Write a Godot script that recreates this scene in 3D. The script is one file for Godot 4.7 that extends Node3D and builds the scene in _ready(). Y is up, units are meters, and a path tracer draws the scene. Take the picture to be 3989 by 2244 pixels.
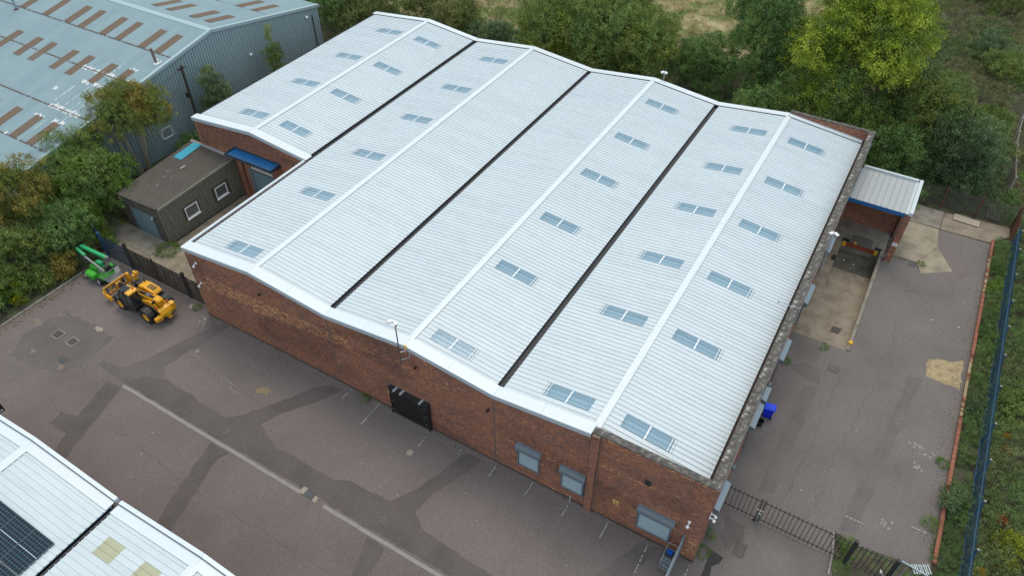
extends Node3D
# A brick warehouse with a four-bay white metal roof, its yards, neighbours and trees, seen from a drone.
# World: x to the right along the front wall, y up, z towards the viewer; origin at the warehouse's near right corner.

var rng := RandomNumberGenerator.new()
var M := {}
var taken := {}
var TX := {}
var kept := {}

class MB:
	# collects triangles (a, b, c run counter-clockwise seen from outside)
	var v := PackedVector3Array()
	var c := PackedColorArray()
	var col := Color(1, 1, 1)
	var tinted := false
	func tri(p: Vector3, q: Vector3, r: Vector3) -> void:
		v.append(p); v.append(r); v.append(q)
		if tinted:
			c.append(col); c.append(col); c.append(col)
	func quad(p: Vector3, q: Vector3, r: Vector3, s: Vector3) -> void:
		tri(p, q, r); tri(p, r, s)
	func oquad(p: Vector3, q: Vector3, r: Vector3, s: Vector3, out: Vector3) -> void:
		if (q - p).cross(r - p).dot(out) < 0.0: quad(p, s, r, q)
		else: quad(p, q, r, s)
	func otri(p: Vector3, q: Vector3, r: Vector3, out: Vector3) -> void:
		if (q - p).cross(r - p).dot(out) < 0.0: tri(p, r, q)
		else: tri(p, q, r)
	func hexa(p: Array) -> MB:
		# eight corners: 0-3 the lower ring, 4-7 the upper ring
		var m := Vector3.ZERO
		for q in p: m += q / 8.0
		for f in [[0, 1, 2, 3], [4, 5, 6, 7], [0, 1, 5, 4], [1, 2, 6, 5], [2, 3, 7, 6], [3, 0, 4, 7]]:
			oquad(p[f[0]], p[f[1]], p[f[2]], p[f[3]], (p[f[0]] + p[f[1]] + p[f[2]] + p[f[3]]) / 4.0 - m)
		return self
	func box(a: Vector3, b: Vector3) -> MB:
		var lo := Vector3(minf(a.x, b.x), minf(a.y, b.y), minf(a.z, b.z))
		var hi := Vector3(maxf(a.x, b.x), maxf(a.y, b.y), maxf(a.z, b.z))
		return hexa([lo, Vector3(hi.x, lo.y, lo.z), Vector3(hi.x, lo.y, hi.z), Vector3(lo.x, lo.y, hi.z), Vector3(lo.x, hi.y, lo.z), Vector3(hi.x, hi.y, lo.z), hi, Vector3(lo.x, hi.y, hi.z)])
	func bar(p: Vector3, q: Vector3, w: float, h: float, up := Vector3.UP) -> MB:
		var d := (q - p).normalized()
		if absf(d.dot(up)) > 0.98: up = Vector3(0, 0, 1) if absf(d.z) < 0.9 else Vector3(1, 0, 0)
		var s := d.cross(up).normalized() * w * 0.5
		var u := s.cross(d).normalized() * h * 0.5
		return hexa([p - s - u, p + s - u, q + s - u, q - s - u, p - s + u, p + s + u, q + s + u, q - s + u])
	func cbox(a: Vector3, b: Vector3, ch: float, t := Transform3D.IDENTITY) -> MB:
		# a box with chamfered edges
		var m := (a + b) * 0.5
		var h := ((b - a) * 0.5).abs()
		ch = minf(ch, minf(h.x, minf(h.y, h.z)) * 0.9)
		var at := func(ax: int, s: Vector3) -> Vector3:
			var k := Vector3(h.x - ch, h.y - ch, h.z - ch)
			k[ax] = h[ax]
			return t * (m + k * s)
		var o: Vector3 = t * m
		for ax in 3:
			var u := (ax + 1) % 3
			var w := (ax + 2) % 3
			for s in [-1.0, 1.0]:
				var r := []
				for e in [[-1.0, -1.0], [1.0, -1.0], [1.0, 1.0], [-1.0, 1.0]]:
					var k := Vector3.ZERO
					k[ax] = s; k[u] = e[0]; k[w] = e[1]
					r.append(at.call(ax, k))
				oquad(r[0], r[1], r[2], r[3], (r[0] + r[2]) * 0.5 - o)
			for su in [-1.0, 1.0]:
				for sw in [-1.0, 1.0]:
					var k0 := Vector3.ZERO
					k0[u] = su; k0[w] = sw; k0[ax] = -1.0
					var k1 := k0
					k1[ax] = 1.0
					var p0: Vector3 = at.call(u, k0)
					var p2: Vector3 = at.call(w, k1)
					oquad(p0, at.call(u, k1), p2, at.call(w, k0), (p0 + p2) * 0.5 - o)
		for sx in [-1.0, 1.0]:
			for sy in [-1.0, 1.0]:
				for sz in [-1.0, 1.0]:
					var k := Vector3(sx, sy, sz)
					var p0: Vector3 = at.call(0, k)
					otri(p0, at.call(1, k), at.call(2, k), p0 - o)
		return self
	func cyl(p: Vector3, q: Vector3, r0: float, r1: float, n := 10, cap := true) -> MB:
		var d := (q - p).normalized()
		var s := d.cross(Vector3.UP if absf(d.y) < 0.9 else Vector3(1, 0, 0)).normalized()
		var u := s.cross(d)
		for i in n:
			var a0 := TAU * i / n
			var a1 := TAU * (i + 1) / n
			var e0 := s * cos(a0) + u * sin(a0)
			var e1 := s * cos(a1) + u * sin(a1)
			oquad(p + e0 * r0, p + e1 * r0, q + e1 * r1, q + e0 * r1, e0 + e1)
			if cap:
				otri(p, p + e0 * r0, p + e1 * r0, -d)
				otri(q, q + e0 * r1, q + e1 * r1, d)
		return self
	func path(pts: Array, r: float, n := 6) -> MB:
		for i in pts.size() - 1: cyl(pts[i], pts[i + 1], r, r, n, true)
		return self
	func lathe(prof: Array, t: Transform3D, n := 20) -> MB:
		# prof: [radius, height] pairs along the local y axis
		for i in prof.size() - 1:
			for k in n:
				var a0 := TAU * k / n
				var a1 := TAU * (k + 1) / n
				var e0 := Vector3(cos(a0), 0, sin(a0))
				var e1 := Vector3(cos(a1), 0, sin(a1))
				var y0 := Vector3(0, prof[i][1], 0)
				var y1 := Vector3(0, prof[i + 1][1], 0)
				quad(t * (e0 * prof[i][0] + y0), t * (e0 * prof[i + 1][0] + y1), t * (e1 * prof[i + 1][0] + y1), t * (e1 * prof[i][0] + y0))
		return self
	func prism(poly: Array, t: Transform3D, depth: float) -> MB:
		# an outline in the local xy plane, drawn out along local z
		var pp := PackedVector2Array(poly)
		if Geometry2D.is_polygon_clockwise(pp): pp.reverse()
		var ix := Geometry2D.triangulate_polygon(pp)
		var n := pp.size()
		var f := func(i: int, z: float) -> Vector3: return t * Vector3(pp[i].x, pp[i].y, z)
		for i in range(0, ix.size(), 3):
			otri(f.call(ix[i], depth), f.call(ix[i + 1], depth), f.call(ix[i + 2], depth), t.basis.z)
			otri(f.call(ix[i], 0.0), f.call(ix[i + 1], 0.0), f.call(ix[i + 2], 0.0), -t.basis.z)
		for i in n:
			var j := (i + 1) % n
			quad(f.call(i, 0.0), f.call(j, 0.0), f.call(j, depth), f.call(i, depth))
		return self
	func sheet(a: Vector3, along: Vector3, across: Vector3, prof: Array, up: Vector3) -> MB:
		# a profiled metal sheet: prof holds [offset across, height]; drawn from a over along
		for i in prof.size() - 1:
			var p: Vector3 = a + across * prof[i][0] + up * prof[i][1]
			var q: Vector3 = a + across * prof[i + 1][0] + up * prof[i + 1][1]
			oquad(p, q, q + along, p + along, up)
		return self
	func mesh() -> ArrayMesh:
		var ar := []
		ar.resize(Mesh.ARRAY_MAX)
		ar[Mesh.ARRAY_VERTEX] = v
		if tinted: ar[Mesh.ARRAY_COLOR] = c
		var m := ArrayMesh.new()
		m.add_surface_from_arrays(Mesh.PRIMITIVE_TRIANGLES, ar)
		return m

func V3(x: float, y: float, z: float) -> Vector3: return Vector3(x, y, z)

# ---- objects -------------------------------------------------------------------------------------------------
func numbered(parent: Node, called: String) -> String:
	var k := str(parent.get_instance_id()) + called
	taken[k] = taken.get(k, -1) + 1
	return called if taken[k] == 0 else "%s_%03d" % [called, taken[k]]

func tag(o: Node, label: String, category: String, group := "") -> Node:
	o.set_meta("label", label)
	o.set_meta("category", category)
	if group: o.set_meta("group", group)
	return o

func thing(called: String, label: String, category: String, at := Vector3.ZERO, turn := 0.0, group := "") -> Node3D:
	var o := Node3D.new()
	o.name = numbered(self, called)
	add_child(o)
	o.position = at
	o.rotation.y = turn
	tag(o, label, category, group)
	return o

func part(parent: Node, called: String, shape: Variant, mat: Material, at := Vector3.ZERO) -> MeshInstance3D:
	var o := MeshInstance3D.new()
	o.name = numbered(parent, called)
	o.mesh = shape.mesh() if shape is MB else shape
	o.material_override = mat
	o.position = at
	parent.add_child(o)
	return o

func single(called: String, label: String, category: String, shape: Variant, mat: Material, at := Vector3.ZERO, group := "") -> MeshInstance3D:
	var o := part(self, called, shape, mat, at)
	tag(o, label, category, group)
	return o

func setting(called: String, shape: Variant, mat: Material) -> MeshInstance3D:
	var o := part(self, called, shape, mat)
	o.set_meta("kind", "structure")
	return o

func many(parent: Node, called: String, shape: Mesh, mat: Material, buf: PackedFloat32Array) -> MultiMeshInstance3D:
	# buf: 16 numbers a copy (3 rows of a matrix, then a colour)
	var mm := MultiMesh.new()
	mm.transform_format = MultiMesh.TRANSFORM_3D
	mm.use_colors = true
	mm.mesh = shape
	mm.instance_count = buf.size() / 16
	mm.buffer = buf
	var o := MultiMeshInstance3D.new()
	o.name = numbered(parent, called)
	o.multimesh = mm
	o.material_override = mat
	parent.add_child(o)
	o.set_meta("kind", "stuff")
	return o

func put(buf: PackedFloat32Array, b: Basis, o: Vector3, c: Color) -> void:
	buf.append_array(PackedFloat32Array([b.x.x, b.y.x, b.z.x, o.x, b.x.y, b.y.y, b.z.y, o.y, b.x.z, b.y.z, b.z.z, o.z, c.r, c.g, c.b, 1.0]))

func words(parent: Node, called: String, text: String, size: float, mat: Material, t: Transform3D, depth := 0.006, align := HORIZONTAL_ALIGNMENT_CENTER) -> MeshInstance3D:
	var tm := TextMesh.new()
	var f := SystemFont.new()
	f.font_names = PackedStringArray(["Droid Sans"])
	f.font_weight = 700
	tm.font = f
	tm.text = text
	tm.font_size = 64
	tm.pixel_size = size / 64.0
	tm.depth = depth
	tm.horizontal_alignment = align
	var o := MeshInstance3D.new()
	o.name = numbered(parent, called)
	o.mesh = tm
	o.material_override = mat
	parent.add_child(o)
	o.transform = t
	return o

# ---- textures and materials ----------------------------------------------------------------------------------
func noise(seed_: int, freq: float, oct := 4, kind := FastNoiseLite.TYPE_SIMPLEX_SMOOTH) -> FastNoiseLite:
	var n := FastNoiseLite.new()
	n.seed = seed_
	n.frequency = freq
	n.noise_type = kind
	n.fractal_octaves = oct
	return n

func grey_tex(key: String, seed_: int, freq: float, oct: int, lo: float, hi: float, size := 512, kind := FastNoiseLite.TYPE_SIMPLEX_SMOOTH) -> void:
	# noise as an even factor on the base colour, from lo to hi
	ramp_tex(key, seed_, freq, oct, [[0.0, Color(lo, lo, lo)], [1.0, Color(hi, hi, hi)]], size, kind)

func ramp_tex(key: String, seed_: int, freq: float, oct: int, stops: Array, size := 256, kind := FastNoiseLite.TYPE_SIMPLEX_SMOOTH, stretch := Vector2i(1, 1)) -> void:
	# noise run through a ramp of linear colours
	var im := noise(seed_, freq, oct, kind).get_seamless_image(size, size)
	var src := im.get_data()
	var g := Gradient.new()
	var off := PackedFloat32Array()
	var cs := PackedColorArray()
	for s in stops:
		off.append(s[0]); cs.append(s[1].linear_to_srgb())
	g.offsets = off
	g.colors = cs
	var lut := PackedByteArray()
	for i in 256:
		var c := g.sample(i / 255.0)
		lut.append(int(clampf(c.r, 0, 1) * 255)); lut.append(int(clampf(c.g, 0, 1) * 255)); lut.append(int(clampf(c.b, 0, 1) * 255))
	var dst := PackedByteArray()
	dst.resize(size * size * 3)
	for y in size:
		for x in size:
			var k := src[((y / stretch.y) % size) * size + (x / stretch.x) % size] * 3
			var i := (y * size + x) * 3
			dst[i] = lut[k]; dst[i + 1] = lut[k + 1]; dst[i + 2] = lut[k + 2]
	var out := Image.create_from_data(size, size, false, Image.FORMAT_RGB8, dst)
	out.generate_mipmaps()
	TX[key] = ImageTexture.create_from_image(out)

func mat(key: String, col: Color, rough := 0.8, o := {}) -> StandardMaterial3D:
	# col is the linear base colour; tex / tile: pattern and its size in metres; over / over_tile: a second, coarser one
	var m := StandardMaterial3D.new()
	m.resource_name = key
	m.albedo_color = col.linear_to_srgb()
	m.roughness = rough
	m.metallic = o.get("metal", 0.0)
	m.metallic_specular = o.get("spec", 0.5)
	m.cull_mode = BaseMaterial3D.CULL_DISABLED
	if o.has("tex"):
		m.albedo_texture = TX[o.tex]
		m.uv1_triplanar = true
		m.uv1_world_triplanar = true
		var k: Variant = o.get("tile", 3.0)
		m.uv1_scale = Vector3.ONE / k if not k is Vector3 else Vector3(1.0 / k.x, 1.0 / k.y, 1.0 / k.z)
	if o.has("over"):
		m.detail_enabled = true
		m.detail_blend_mode = BaseMaterial3D.BLEND_MODE_MUL
		m.detail_albedo = TX[o.over]
		m.detail_uv_layer = BaseMaterial3D.DETAIL_UV_2
		m.uv2_triplanar = true
		m.uv2_world_triplanar = true
		var k2: Variant = o.get("over_tile", 20.0)
		m.uv2_scale = Vector3.ONE / k2 if not k2 is Vector3 else Vector3(1.0 / k2.x, 1.0 / k2.y, 1.0 / k2.z)
	if o.get("tint", false): m.vertex_color_use_as_albedo = true
	if o.has("alpha"):
		m.transparency = BaseMaterial3D.TRANSPARENCY_ALPHA
		m.albedo_color.a = o.alpha
	if o.has("back"):
		m.backlight_enabled = true
		m.backlight = o.back
	M[key] = m
	return m

# ---- the scene -----------------------------------------------------------------------------------------------
func _ready() -> void:
	rng.seed = 4711
	var cam := Camera3D.new()
	cam.name = "camera"
	add_child(cam)
	cam.position = V3(1.194, 41.101, 22.522)
	cam.rotation_order = EULER_ORDER_YXZ
	cam.rotation_degrees = V3(-43.498, 30.803, -0.169)
	cam.fov = 43.01
	cam.near = 0.5
	cam.far = 900.0
	cam.current = true
	var env := Environment.new()
	env.background_mode = Environment.BG_SKY
	var sm := ProceduralSkyMaterial.new()
	sm.sky_top_color = Color(0.9, 0.955, 1.0)
	sm.sky_horizon_color = Color(0.7, 0.735, 0.78)
	sm.sky_curve = 0.35
	sm.ground_horizon_color = Color(0.5, 0.5, 0.48)
	sm.ground_bottom_color = Color(0.25, 0.25, 0.22)
	sm.sun_angle_max = 1.0
	sm.energy_multiplier = 1.0
	var sky := Sky.new()
	sky.sky_material = sm
	env.sky = sky
	env.tonemap_mode = Environment.TONE_MAPPER_LINEAR
	env.tonemap_exposure = 1.34
	env.sdfgi_enabled = true
	env.ssao_enabled = true
	env.ssil_enabled = true
	var we := WorldEnvironment.new()
	we.name = "daylight"
	we.environment = env
	add_child(we)
	var sun := DirectionalLight3D.new()
	sun.name = "veiled_sun"
	sun.light_energy = 0.4
	sun.light_angular_distance = 28.0
	sun.light_color = Color(1.0, 0.97, 0.92)
	sun.shadow_enabled = true
	add_child(sun)
	sun.rotation_degrees = V3(-68, 205, 0)
	make_textures()
	make_materials()
	make_ground()
	make_warehouse()
	make_dock()
	make_shed()
	make_neighbour()
	make_front_building()
	make_fences()
	make_fixtures()
	make_yard_things()
	make_telehandler()
	make_boom_lift()
	make_plants()
	print("built")

func make_textures() -> void:
	grey_tex("grain", 3, 0.16, 3, 0.6, 1.0, 512, FastNoiseLite.TYPE_VALUE)
	grey_tex("fine", 5, 0.035, 6, 0.55, 1.0)
	grey_tex("soft", 8, 0.012, 4, 0.955, 1.0)
	grey_tex("streak", 9, 0.02, 4, 0.84, 1.0)
	grey_tex("blotch", 11, 0.012, 5, 0.5, 1.0)
	ramp_tex("asphalt_tone", 21, 0.014, 4, [[0.0, Color(0.8, 0.77, 0.74)], [0.35, Color(0.9, 0.875, 0.85)], [0.62, Color(0.97, 0.92, 0.91)], [1.0, Color(1, 0.98, 0.95)]])
	ramp_tex("concrete_tone", 23, 0.02, 5, [[0.0, Color(0.55, 0.53, 0.5)], [0.3, Color(0.74, 0.72, 0.68)], [0.55, Color(0.88, 0.86, 0.82)], [1.0, Color(1, 1, 1)]])
	ramp_tex("lichen", 29, 0.03, 5, [[0.0, Color(0.055, 0.05, 0.045)], [0.4, Color(0.085, 0.078, 0.07)], [0.6, Color(0.125, 0.115, 0.103)], [0.76, Color(0.17, 0.16, 0.145)], [0.86, Color(0.34, 0.33, 0.3)], [1.0, Color(0.52, 0.5, 0.46)]])
	ramp_tex("soil_tone", 31, 0.03, 5, [[0.0, Color(0.03, 0.028, 0.018)], [0.5, Color(0.07, 0.06, 0.04)], [0.62, Color(0.06, 0.085, 0.03)], [1.0, Color(0.1, 0.1, 0.055)]])
	ramp_tex("field_tone", 37, 0.02, 5, [[0.0, Color(0.07, 0.12, 0.03)], [0.4, Color(0.17, 0.22, 0.06)], [0.54, Color(0.36, 0.31, 0.16)], [1.0, Color(0.52, 0.42, 0.25)]])
	ramp_tex("shed_tone", 41, 0.02, 5, [[0.0, Color(0.6, 0.58, 0.55)], [0.45, Color(0.78, 0.76, 0.72)], [0.7, Color(0.9, 0.89, 0.86)], [1.0, Color(1, 1, 1)]])
	ramp_tex("grime", 43, 0.02, 4, [[0.0, Color(0.9, 0.89, 0.88)], [0.35, Color(0.97, 0.965, 0.96)], [0.6, Color(1, 1, 1)], [1.0, Color(1, 1, 1)]])

func lin(r: int, g: int, b: int) -> Color: return Color8(r, g, b).srgb_to_linear()

func make_materials() -> void:
	mat("asphalt", Color(0.197, 0.17, 0.166), 0.93, {"tex": "grain", "tile": 4.3, "over": "asphalt_tone", "over_tile": 27.0})
	mat("asphalt_right", Color(0.2, 0.182, 0.174), 0.93, {"tex": "grain", "tile": 3.9, "over": "asphalt_tone", "over_tile": 19.0})
	mat("trench", Color(0.138, 0.121, 0.117), 0.95, {"tex": "grain", "tile": 3.7, "over": "asphalt_tone", "over_tile": 11.0})
	mat("trench_pale", Color(0.158, 0.14, 0.135), 0.95, {"tex": "grain", "tile": 3.7, "over": "asphalt_tone", "over_tile": 11.0})
	mat("trench_scrape", Color(0.27, 0.24, 0.225), 0.9, {"tex": "blotch", "tile": 0.6})
	mat("asphalt_dusty", Color(0.25, 0.205, 0.165), 0.95, {"tex": "blotch", "tile": 0.7})
	mat("yellow_stain", Color(0.3, 0.235, 0.13), 0.95, {"tex": "blotch", "tile": 0.5})
	mat("unit_wall", Color(0.2, 0.165, 0.145), 0.9, {"tex": "fine", "tile": 2.0})
	mat("trench_right", Color(0.176, 0.161, 0.154), 0.95, {"tex": "grain", "tile": 3.7, "over": "asphalt_tone", "over_tile": 11.0})
	mat("tar", Color(0.05, 0.046, 0.043), 0.9, {"tex": "fine", "tile": 2.0})
	mat("crack", Color(0.09, 0.082, 0.076), 0.95)
	mat("grout", Color(0.2, 0.19, 0.18), 0.95, {"tex": "grain", "tile": 2.0})
	mat("road_paint", Color(0.46, 0.44, 0.415), 0.8, {"tex": "grain", "tile": 0.9})
	mat("concrete", Color(0.36, 0.305, 0.235), 0.9, {"tex": "fine", "tile": 2.1, "over": "concrete_tone", "over_tile": 7.0})
	mat("concrete_grey", Color(0.33, 0.3, 0.26), 0.9, {"tex": "fine", "tile": 2.1, "over": "concrete_tone", "over_tile": 6.0})
	mat("concrete_pale", Color(0.43, 0.375, 0.29), 0.9, {"tex": "fine", "tile": 2.1, "over": "concrete_tone", "over_tile": 9.0})
	mat("concrete_dark", Color(0.16, 0.145, 0.115), 0.9, {"tex": "fine", "tile": 2.1, "over": "concrete_tone", "over_tile": 5.0})
	mat("channel_block", Color(0.33, 0.305, 0.295), 0.9, {"tex": "fine", "tile": 1.3})
	mat("sand", Color(0.5, 0.4, 0.24), 0.95, {"tex": "fine", "tile": 2.0, "over": "concrete_tone", "over_tile": 3.4})
	mat("soil", Color(1, 1, 1), 1.0, {"tex": "soil_tone", "tile": 9.0})
	mat("field", Color(1, 1, 1), 1.0, {"tex": "field_tone", "tile": 31.0, "over": "grain", "over_tile": 5.0})
	mat("roof_white", Color(0.565, 0.63, 0.665), 0.42, {"tex": "soft", "tile": V3(5.0, 9.0, 5.0), "over": "grime", "over_tile": V3(23.0, 23.0, 4.1)})
	mat("roof_white_b", Color(0.55, 0.615, 0.652), 0.42, {"tex": "soft", "tile": V3(6.0, 9.0, 6.0), "over": "grime", "over_tile": V3(19.0, 23.0, 3.7)})
	mat("flashing", Color(0.62, 0.68, 0.71), 0.4, {"tex": "soft", "tile": 3.1})
	mat("fascia", Color(0.4, 0.465, 0.5), 0.45)
	mat("deck", Color(0.2, 0.31, 0.385), 0.8)
	mat("gutter_dark", Color(0.055, 0.057, 0.062), 0.75, {"tex": "grain", "tile": 2.0})
	mat("gutter_rust", Color(0.085, 0.06, 0.05), 0.9, {"tex": "blotch", "tile": 1.7})
	mat("rooflight", Color(0.42, 0.62, 0.74), 0.14, {"alpha": 0.38})
	mat("rooflight_lap", Color(0.85, 0.88, 0.9), 0.4)
	mat("seam_dark", Color(0.2, 0.24, 0.27), 0.5)
	mat("screw", Color(0.4, 0.44, 0.46), 0.5)
	mat("mortar", Color(0.19, 0.13, 0.1), 0.95)
	mat("bricks", Color(1, 1, 1), 0.9, {"tint": true})
	mat("plinth", Color(0.04, 0.036, 0.034), 0.9)
	mat("coping", Color(1, 1, 1), 0.95, {"tex": "lichen", "tile": 3.3})
	mat("steel_grey", Color(0.14, 0.175, 0.2), 0.5, {"tex": "soft", "tile": 1.7})
	mat("slat", Color(0.29, 0.38, 0.42), 0.45, {"tex": "soft", "tile": 1.7})
	mat("galvanised", Color(0.4, 0.46, 0.48), 0.4, {"metal": 0.35, "tex": "soft", "tile": 0.9})
	mat("galvanised_dull", Color(0.26, 0.33, 0.37), 0.5, {"tex": "soft", "tile": 0.8})
	mat("black_steel", Color(0.016, 0.016, 0.018), 0.55)
	mat("black_paint", Color(0.012, 0.012, 0.013), 0.45, {"tex": "soft", "tile": 2.0})
	mat("fence_black", Color(0.025, 0.026, 0.028), 0.6)
	mat("fence_grey", Color(0.075, 0.07, 0.062), 0.7)
	mat("fence_blue", Color(0.02, 0.085, 0.17), 0.6, {"tex": "soft", "tile": 1.5})
	mat("fence_navy", Color(0.02, 0.045, 0.085), 0.6)
	mat("rust", Color(0.16, 0.055, 0.032), 0.9, {"tex": "blotch", "tile": 0.8})
	mat("white_plastic", Color(0.8, 0.8, 0.8), 0.4)
	mat("grey_plastic", Color(0.35, 0.38, 0.4), 0.5)
	mat("yellow_sign", Color(0.75, 0.5, 0.16), 0.6)
	mat("ink", Color(0.02, 0.02, 0.022), 0.6)
	mat("bin_blue", Color(0.0, 0.06, 0.78), 0.42)
	mat("bin_blue_dark", Color(0.0, 0.02, 0.6), 0.5)
	mat("tele_yellow", Color(0.95, 0.46, 0.014), 0.4, {"tex": "fine", "tile": 1.6})
	mat("tele_yellow_dull", Color(0.62, 0.29, 0.02), 0.5, {"tex": "grain", "tile": 0.8})
	mat("tyre", Color(0.02, 0.02, 0.022), 0.85, {"tex": "grain", "tile": 0.7})
	mat("dark_glass", Color(0.02, 0.03, 0.035), 0.06, {"alpha": 0.72})
	mat("pane", Color(0.5, 0.56, 0.58), 0.04, {"alpha": 0.12})
	mat("interior", Color(0.03, 0.03, 0.032), 0.9)
	mat("seat", Color(0.02, 0.02, 0.022), 0.8)
	mat("lamp_red", Color(0.5, 0.05, 0.01), 0.3)
	mat("plate_yellow", Color(0.7, 0.62, 0.03), 0.5)
	mat("lift_green", Color(0.05, 0.36, 0.03), 0.45)
	mat("boom_green", Color(0.02, 0.36, 0.13), 0.45)
	mat("lift_grey", Color(0.2, 0.21, 0.21), 0.5, {"metal": 0.3})
	mat("wheel_hub", Color(0.5, 0.5, 0.48), 0.6)
	mat("clad_teal", Color(0.3, 0.405, 0.435), 0.6, {"tex": "soft", "tile": V3(2.5, 6.0, 2.5)})
	mat("clad_roof", Color(0.245, 0.345, 0.378), 0.7, {"tex": "soft", "tile": V3(1.3, 5.0, 5.0), "over": "grime", "over_tile": 13.0})
	mat("clad_roof_b", Color(0.228, 0.325, 0.362), 0.7, {"tex": "soft", "tile": V3(1.7, 5.0, 7.0), "over": "grime", "over_tile": 9.0})
	mat("clad_trim", Color(0.32, 0.43, 0.46), 0.6)
	mat("grp_brown", Color(0.2, 0.14, 0.1), 0.75, {"tex": "grain", "tile": V3(0.9, 2.0, 3.0)})
	mat("lap_brown", Color(0.16, 0.125, 0.11), 0.9)
	mat("white_sealant", Color(0.75, 0.77, 0.78), 0.7)
	mat("shed_roof", Color(0.135, 0.12, 0.105), 0.85, {"tex": "shed_tone", "tile": V3(1.6, 5.0, 9.0)})
	mat("shed_wall", Color(0.19, 0.2, 0.165), 0.75, {"tex": "shed_tone", "tile": V3(1.3, 8.0, 1.3)})
	mat("shed_front", Color(0.1, 0.092, 0.075), 0.85, {"tex": "shed_tone", "tile": 4.0})
	mat("cyan_sheet", Color(0.02, 0.42, 0.58), 0.55, {"tex": "blotch", "tile": 1.5})
	mat("awning_blue", Color(0.005, 0.16, 0.44), 0.5, {"tex": "blotch", "tile": 1.2})
	mat("awning_frame", Color(0.02, 0.04, 0.06), 0.7)
	mat("beam_blue", Color(0.008, 0.12, 0.34), 0.5, {"tex": "soft", "tile": 1.2})
	mat("shutter_blue", Color(0.12, 0.19, 0.22), 0.55)
	mat("white_upvc", Color(0.82, 0.83, 0.85), 0.35)
	mat("porch_roof", Color(0.37, 0.395, 0.405), 0.5, {"tex": "soft", "tile": 1.1, "over": "grime", "over_tile": 2.3})
	mat("porch_trim", Color(0.5, 0.56, 0.58), 0.45)
	mat("leveller_red", Color(0.36, 0.06, 0.02), 0.6, {"tex": "blotch", "tile": 1.0})
	mat("bumper_yellow", Color(0.62, 0.36, 0.02), 0.6)
	mat("steel_plate", Color(0.2, 0.18, 0.16), 0.5, {"metal": 0.2, "tex": "blotch", "tile": 1.0})
	mat("iron", Color(0.07, 0.055, 0.05), 0.7, {"tex": "grain", "tile": 0.8})
	mat("iron_dark", Color(0.028, 0.03, 0.034), 0.6)
	mat("solar_cell", Color(0.006, 0.012, 0.024), 0.16)
	mat("solar_back", Color(0.07, 0.28, 0.36), 0.3)
	mat("solar_frame", Color(0.025, 0.026, 0.028), 0.4)
	mat("solar_gap", Color(0.6, 0.72, 0.75), 0.4)
	mat("grp_yellow", Color(0.5, 0.51, 0.34), 0.4, {"tex": "grain", "tile": V3(1.1, 1.0, 0.5)})
	mat("wood_pale", Color(0.46, 0.38, 0.3), 0.85, {"tex": "grain", "tile": V3(4.0, 1.0, 0.6)})
	mat("wood_post", Color(0.07, 0.055, 0.045), 0.9, {"tex": "grain", "tile": V3(0.5, 3.0, 0.5)})
	mat("panel_concrete", Color(0.34, 0.3, 0.26), 0.9, {"tex": "grain", "tile": 2.0})
	mat("edge_brick", Color(1, 1, 1), 0.9, {"tint": true})
	mat("bark", Color(0.12, 0.095, 0.07), 0.95, {"tex": "grain", "tile": V3(0.6, 2.0, 0.6)})
	mat("bark_pale", Color(0.5, 0.42, 0.32), 0.95, {"tex": "grain", "tile": V3(0.6, 2.0, 0.6)})
	mat("leaf", Color(1, 1, 1), 0.6, {"tint": true, "back": Color(0.45, 0.5, 0.2), "spec": 0.3})
	mat("litter", Color(0.75, 0.76, 0.76), 0.7)
	mat("paint_splash", Color(0.34, 0.33, 0.31), 0.8, {"tex": "blotch", "tile": 0.5})
	mat("pale_crust", Color(0.42, 0.36, 0.29), 0.95, {"tex": "blotch", "tile": 0.7})
	mat("paper", Color(0.72, 0.73, 0.73), 0.7)
	mat("blue_tub", Color(0.0, 0.09, 0.5), 0.5)
	for i in 6: mat("brick_%d" % i, BRICKS[i], 0.9)

const BRICKS := [Color(0.43, 0.178, 0.088), Color(0.34, 0.144, 0.084), Color(0.28, 0.128, 0.088), Color(0.145, 0.083, 0.067), Color(0.2, 0.107, 0.08), Color(0.56, 0.29, 0.14)]

func poly_sheet(pts: Array, y0: float, y1: float) -> MB:
	# a flat outline (x, z) as a slab from y0 to y1
	var q := []
	for p in pts: q.append(Vector2(p[0], -p[1]))
	return MB.new().prism(q, Transform3D(Basis(V3(1, 0, 0), V3(0, 0, -1), V3(0, 1, 0)), V3(0, y0, 0)), y1 - y0)

func rough_outline(pts: Array, step: float, amount: float, seed_: int) -> Array:
	# the same outline with an uneven, cut-by-hand edge
	var n := noise(seed_, 0.9, 3)
	var out := []
	for i in pts.size():
		var a := Vector2(pts[i][0], pts[i][1])
		var b := Vector2(pts[(i + 1) % pts.size()][0], pts[(i + 1) % pts.size()][1])
		var k := maxi(1, int(a.distance_to(b) / step))
		for j in k:
			var p := a.lerp(b, float(j) / k)
			out.append([p.x + n.get_noise_2d(p.x * 1.7, p.y * 1.7) * amount, p.y + n.get_noise_2d(p.x * 1.7 + 91.0, p.y * 1.7) * amount])
	return out

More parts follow.
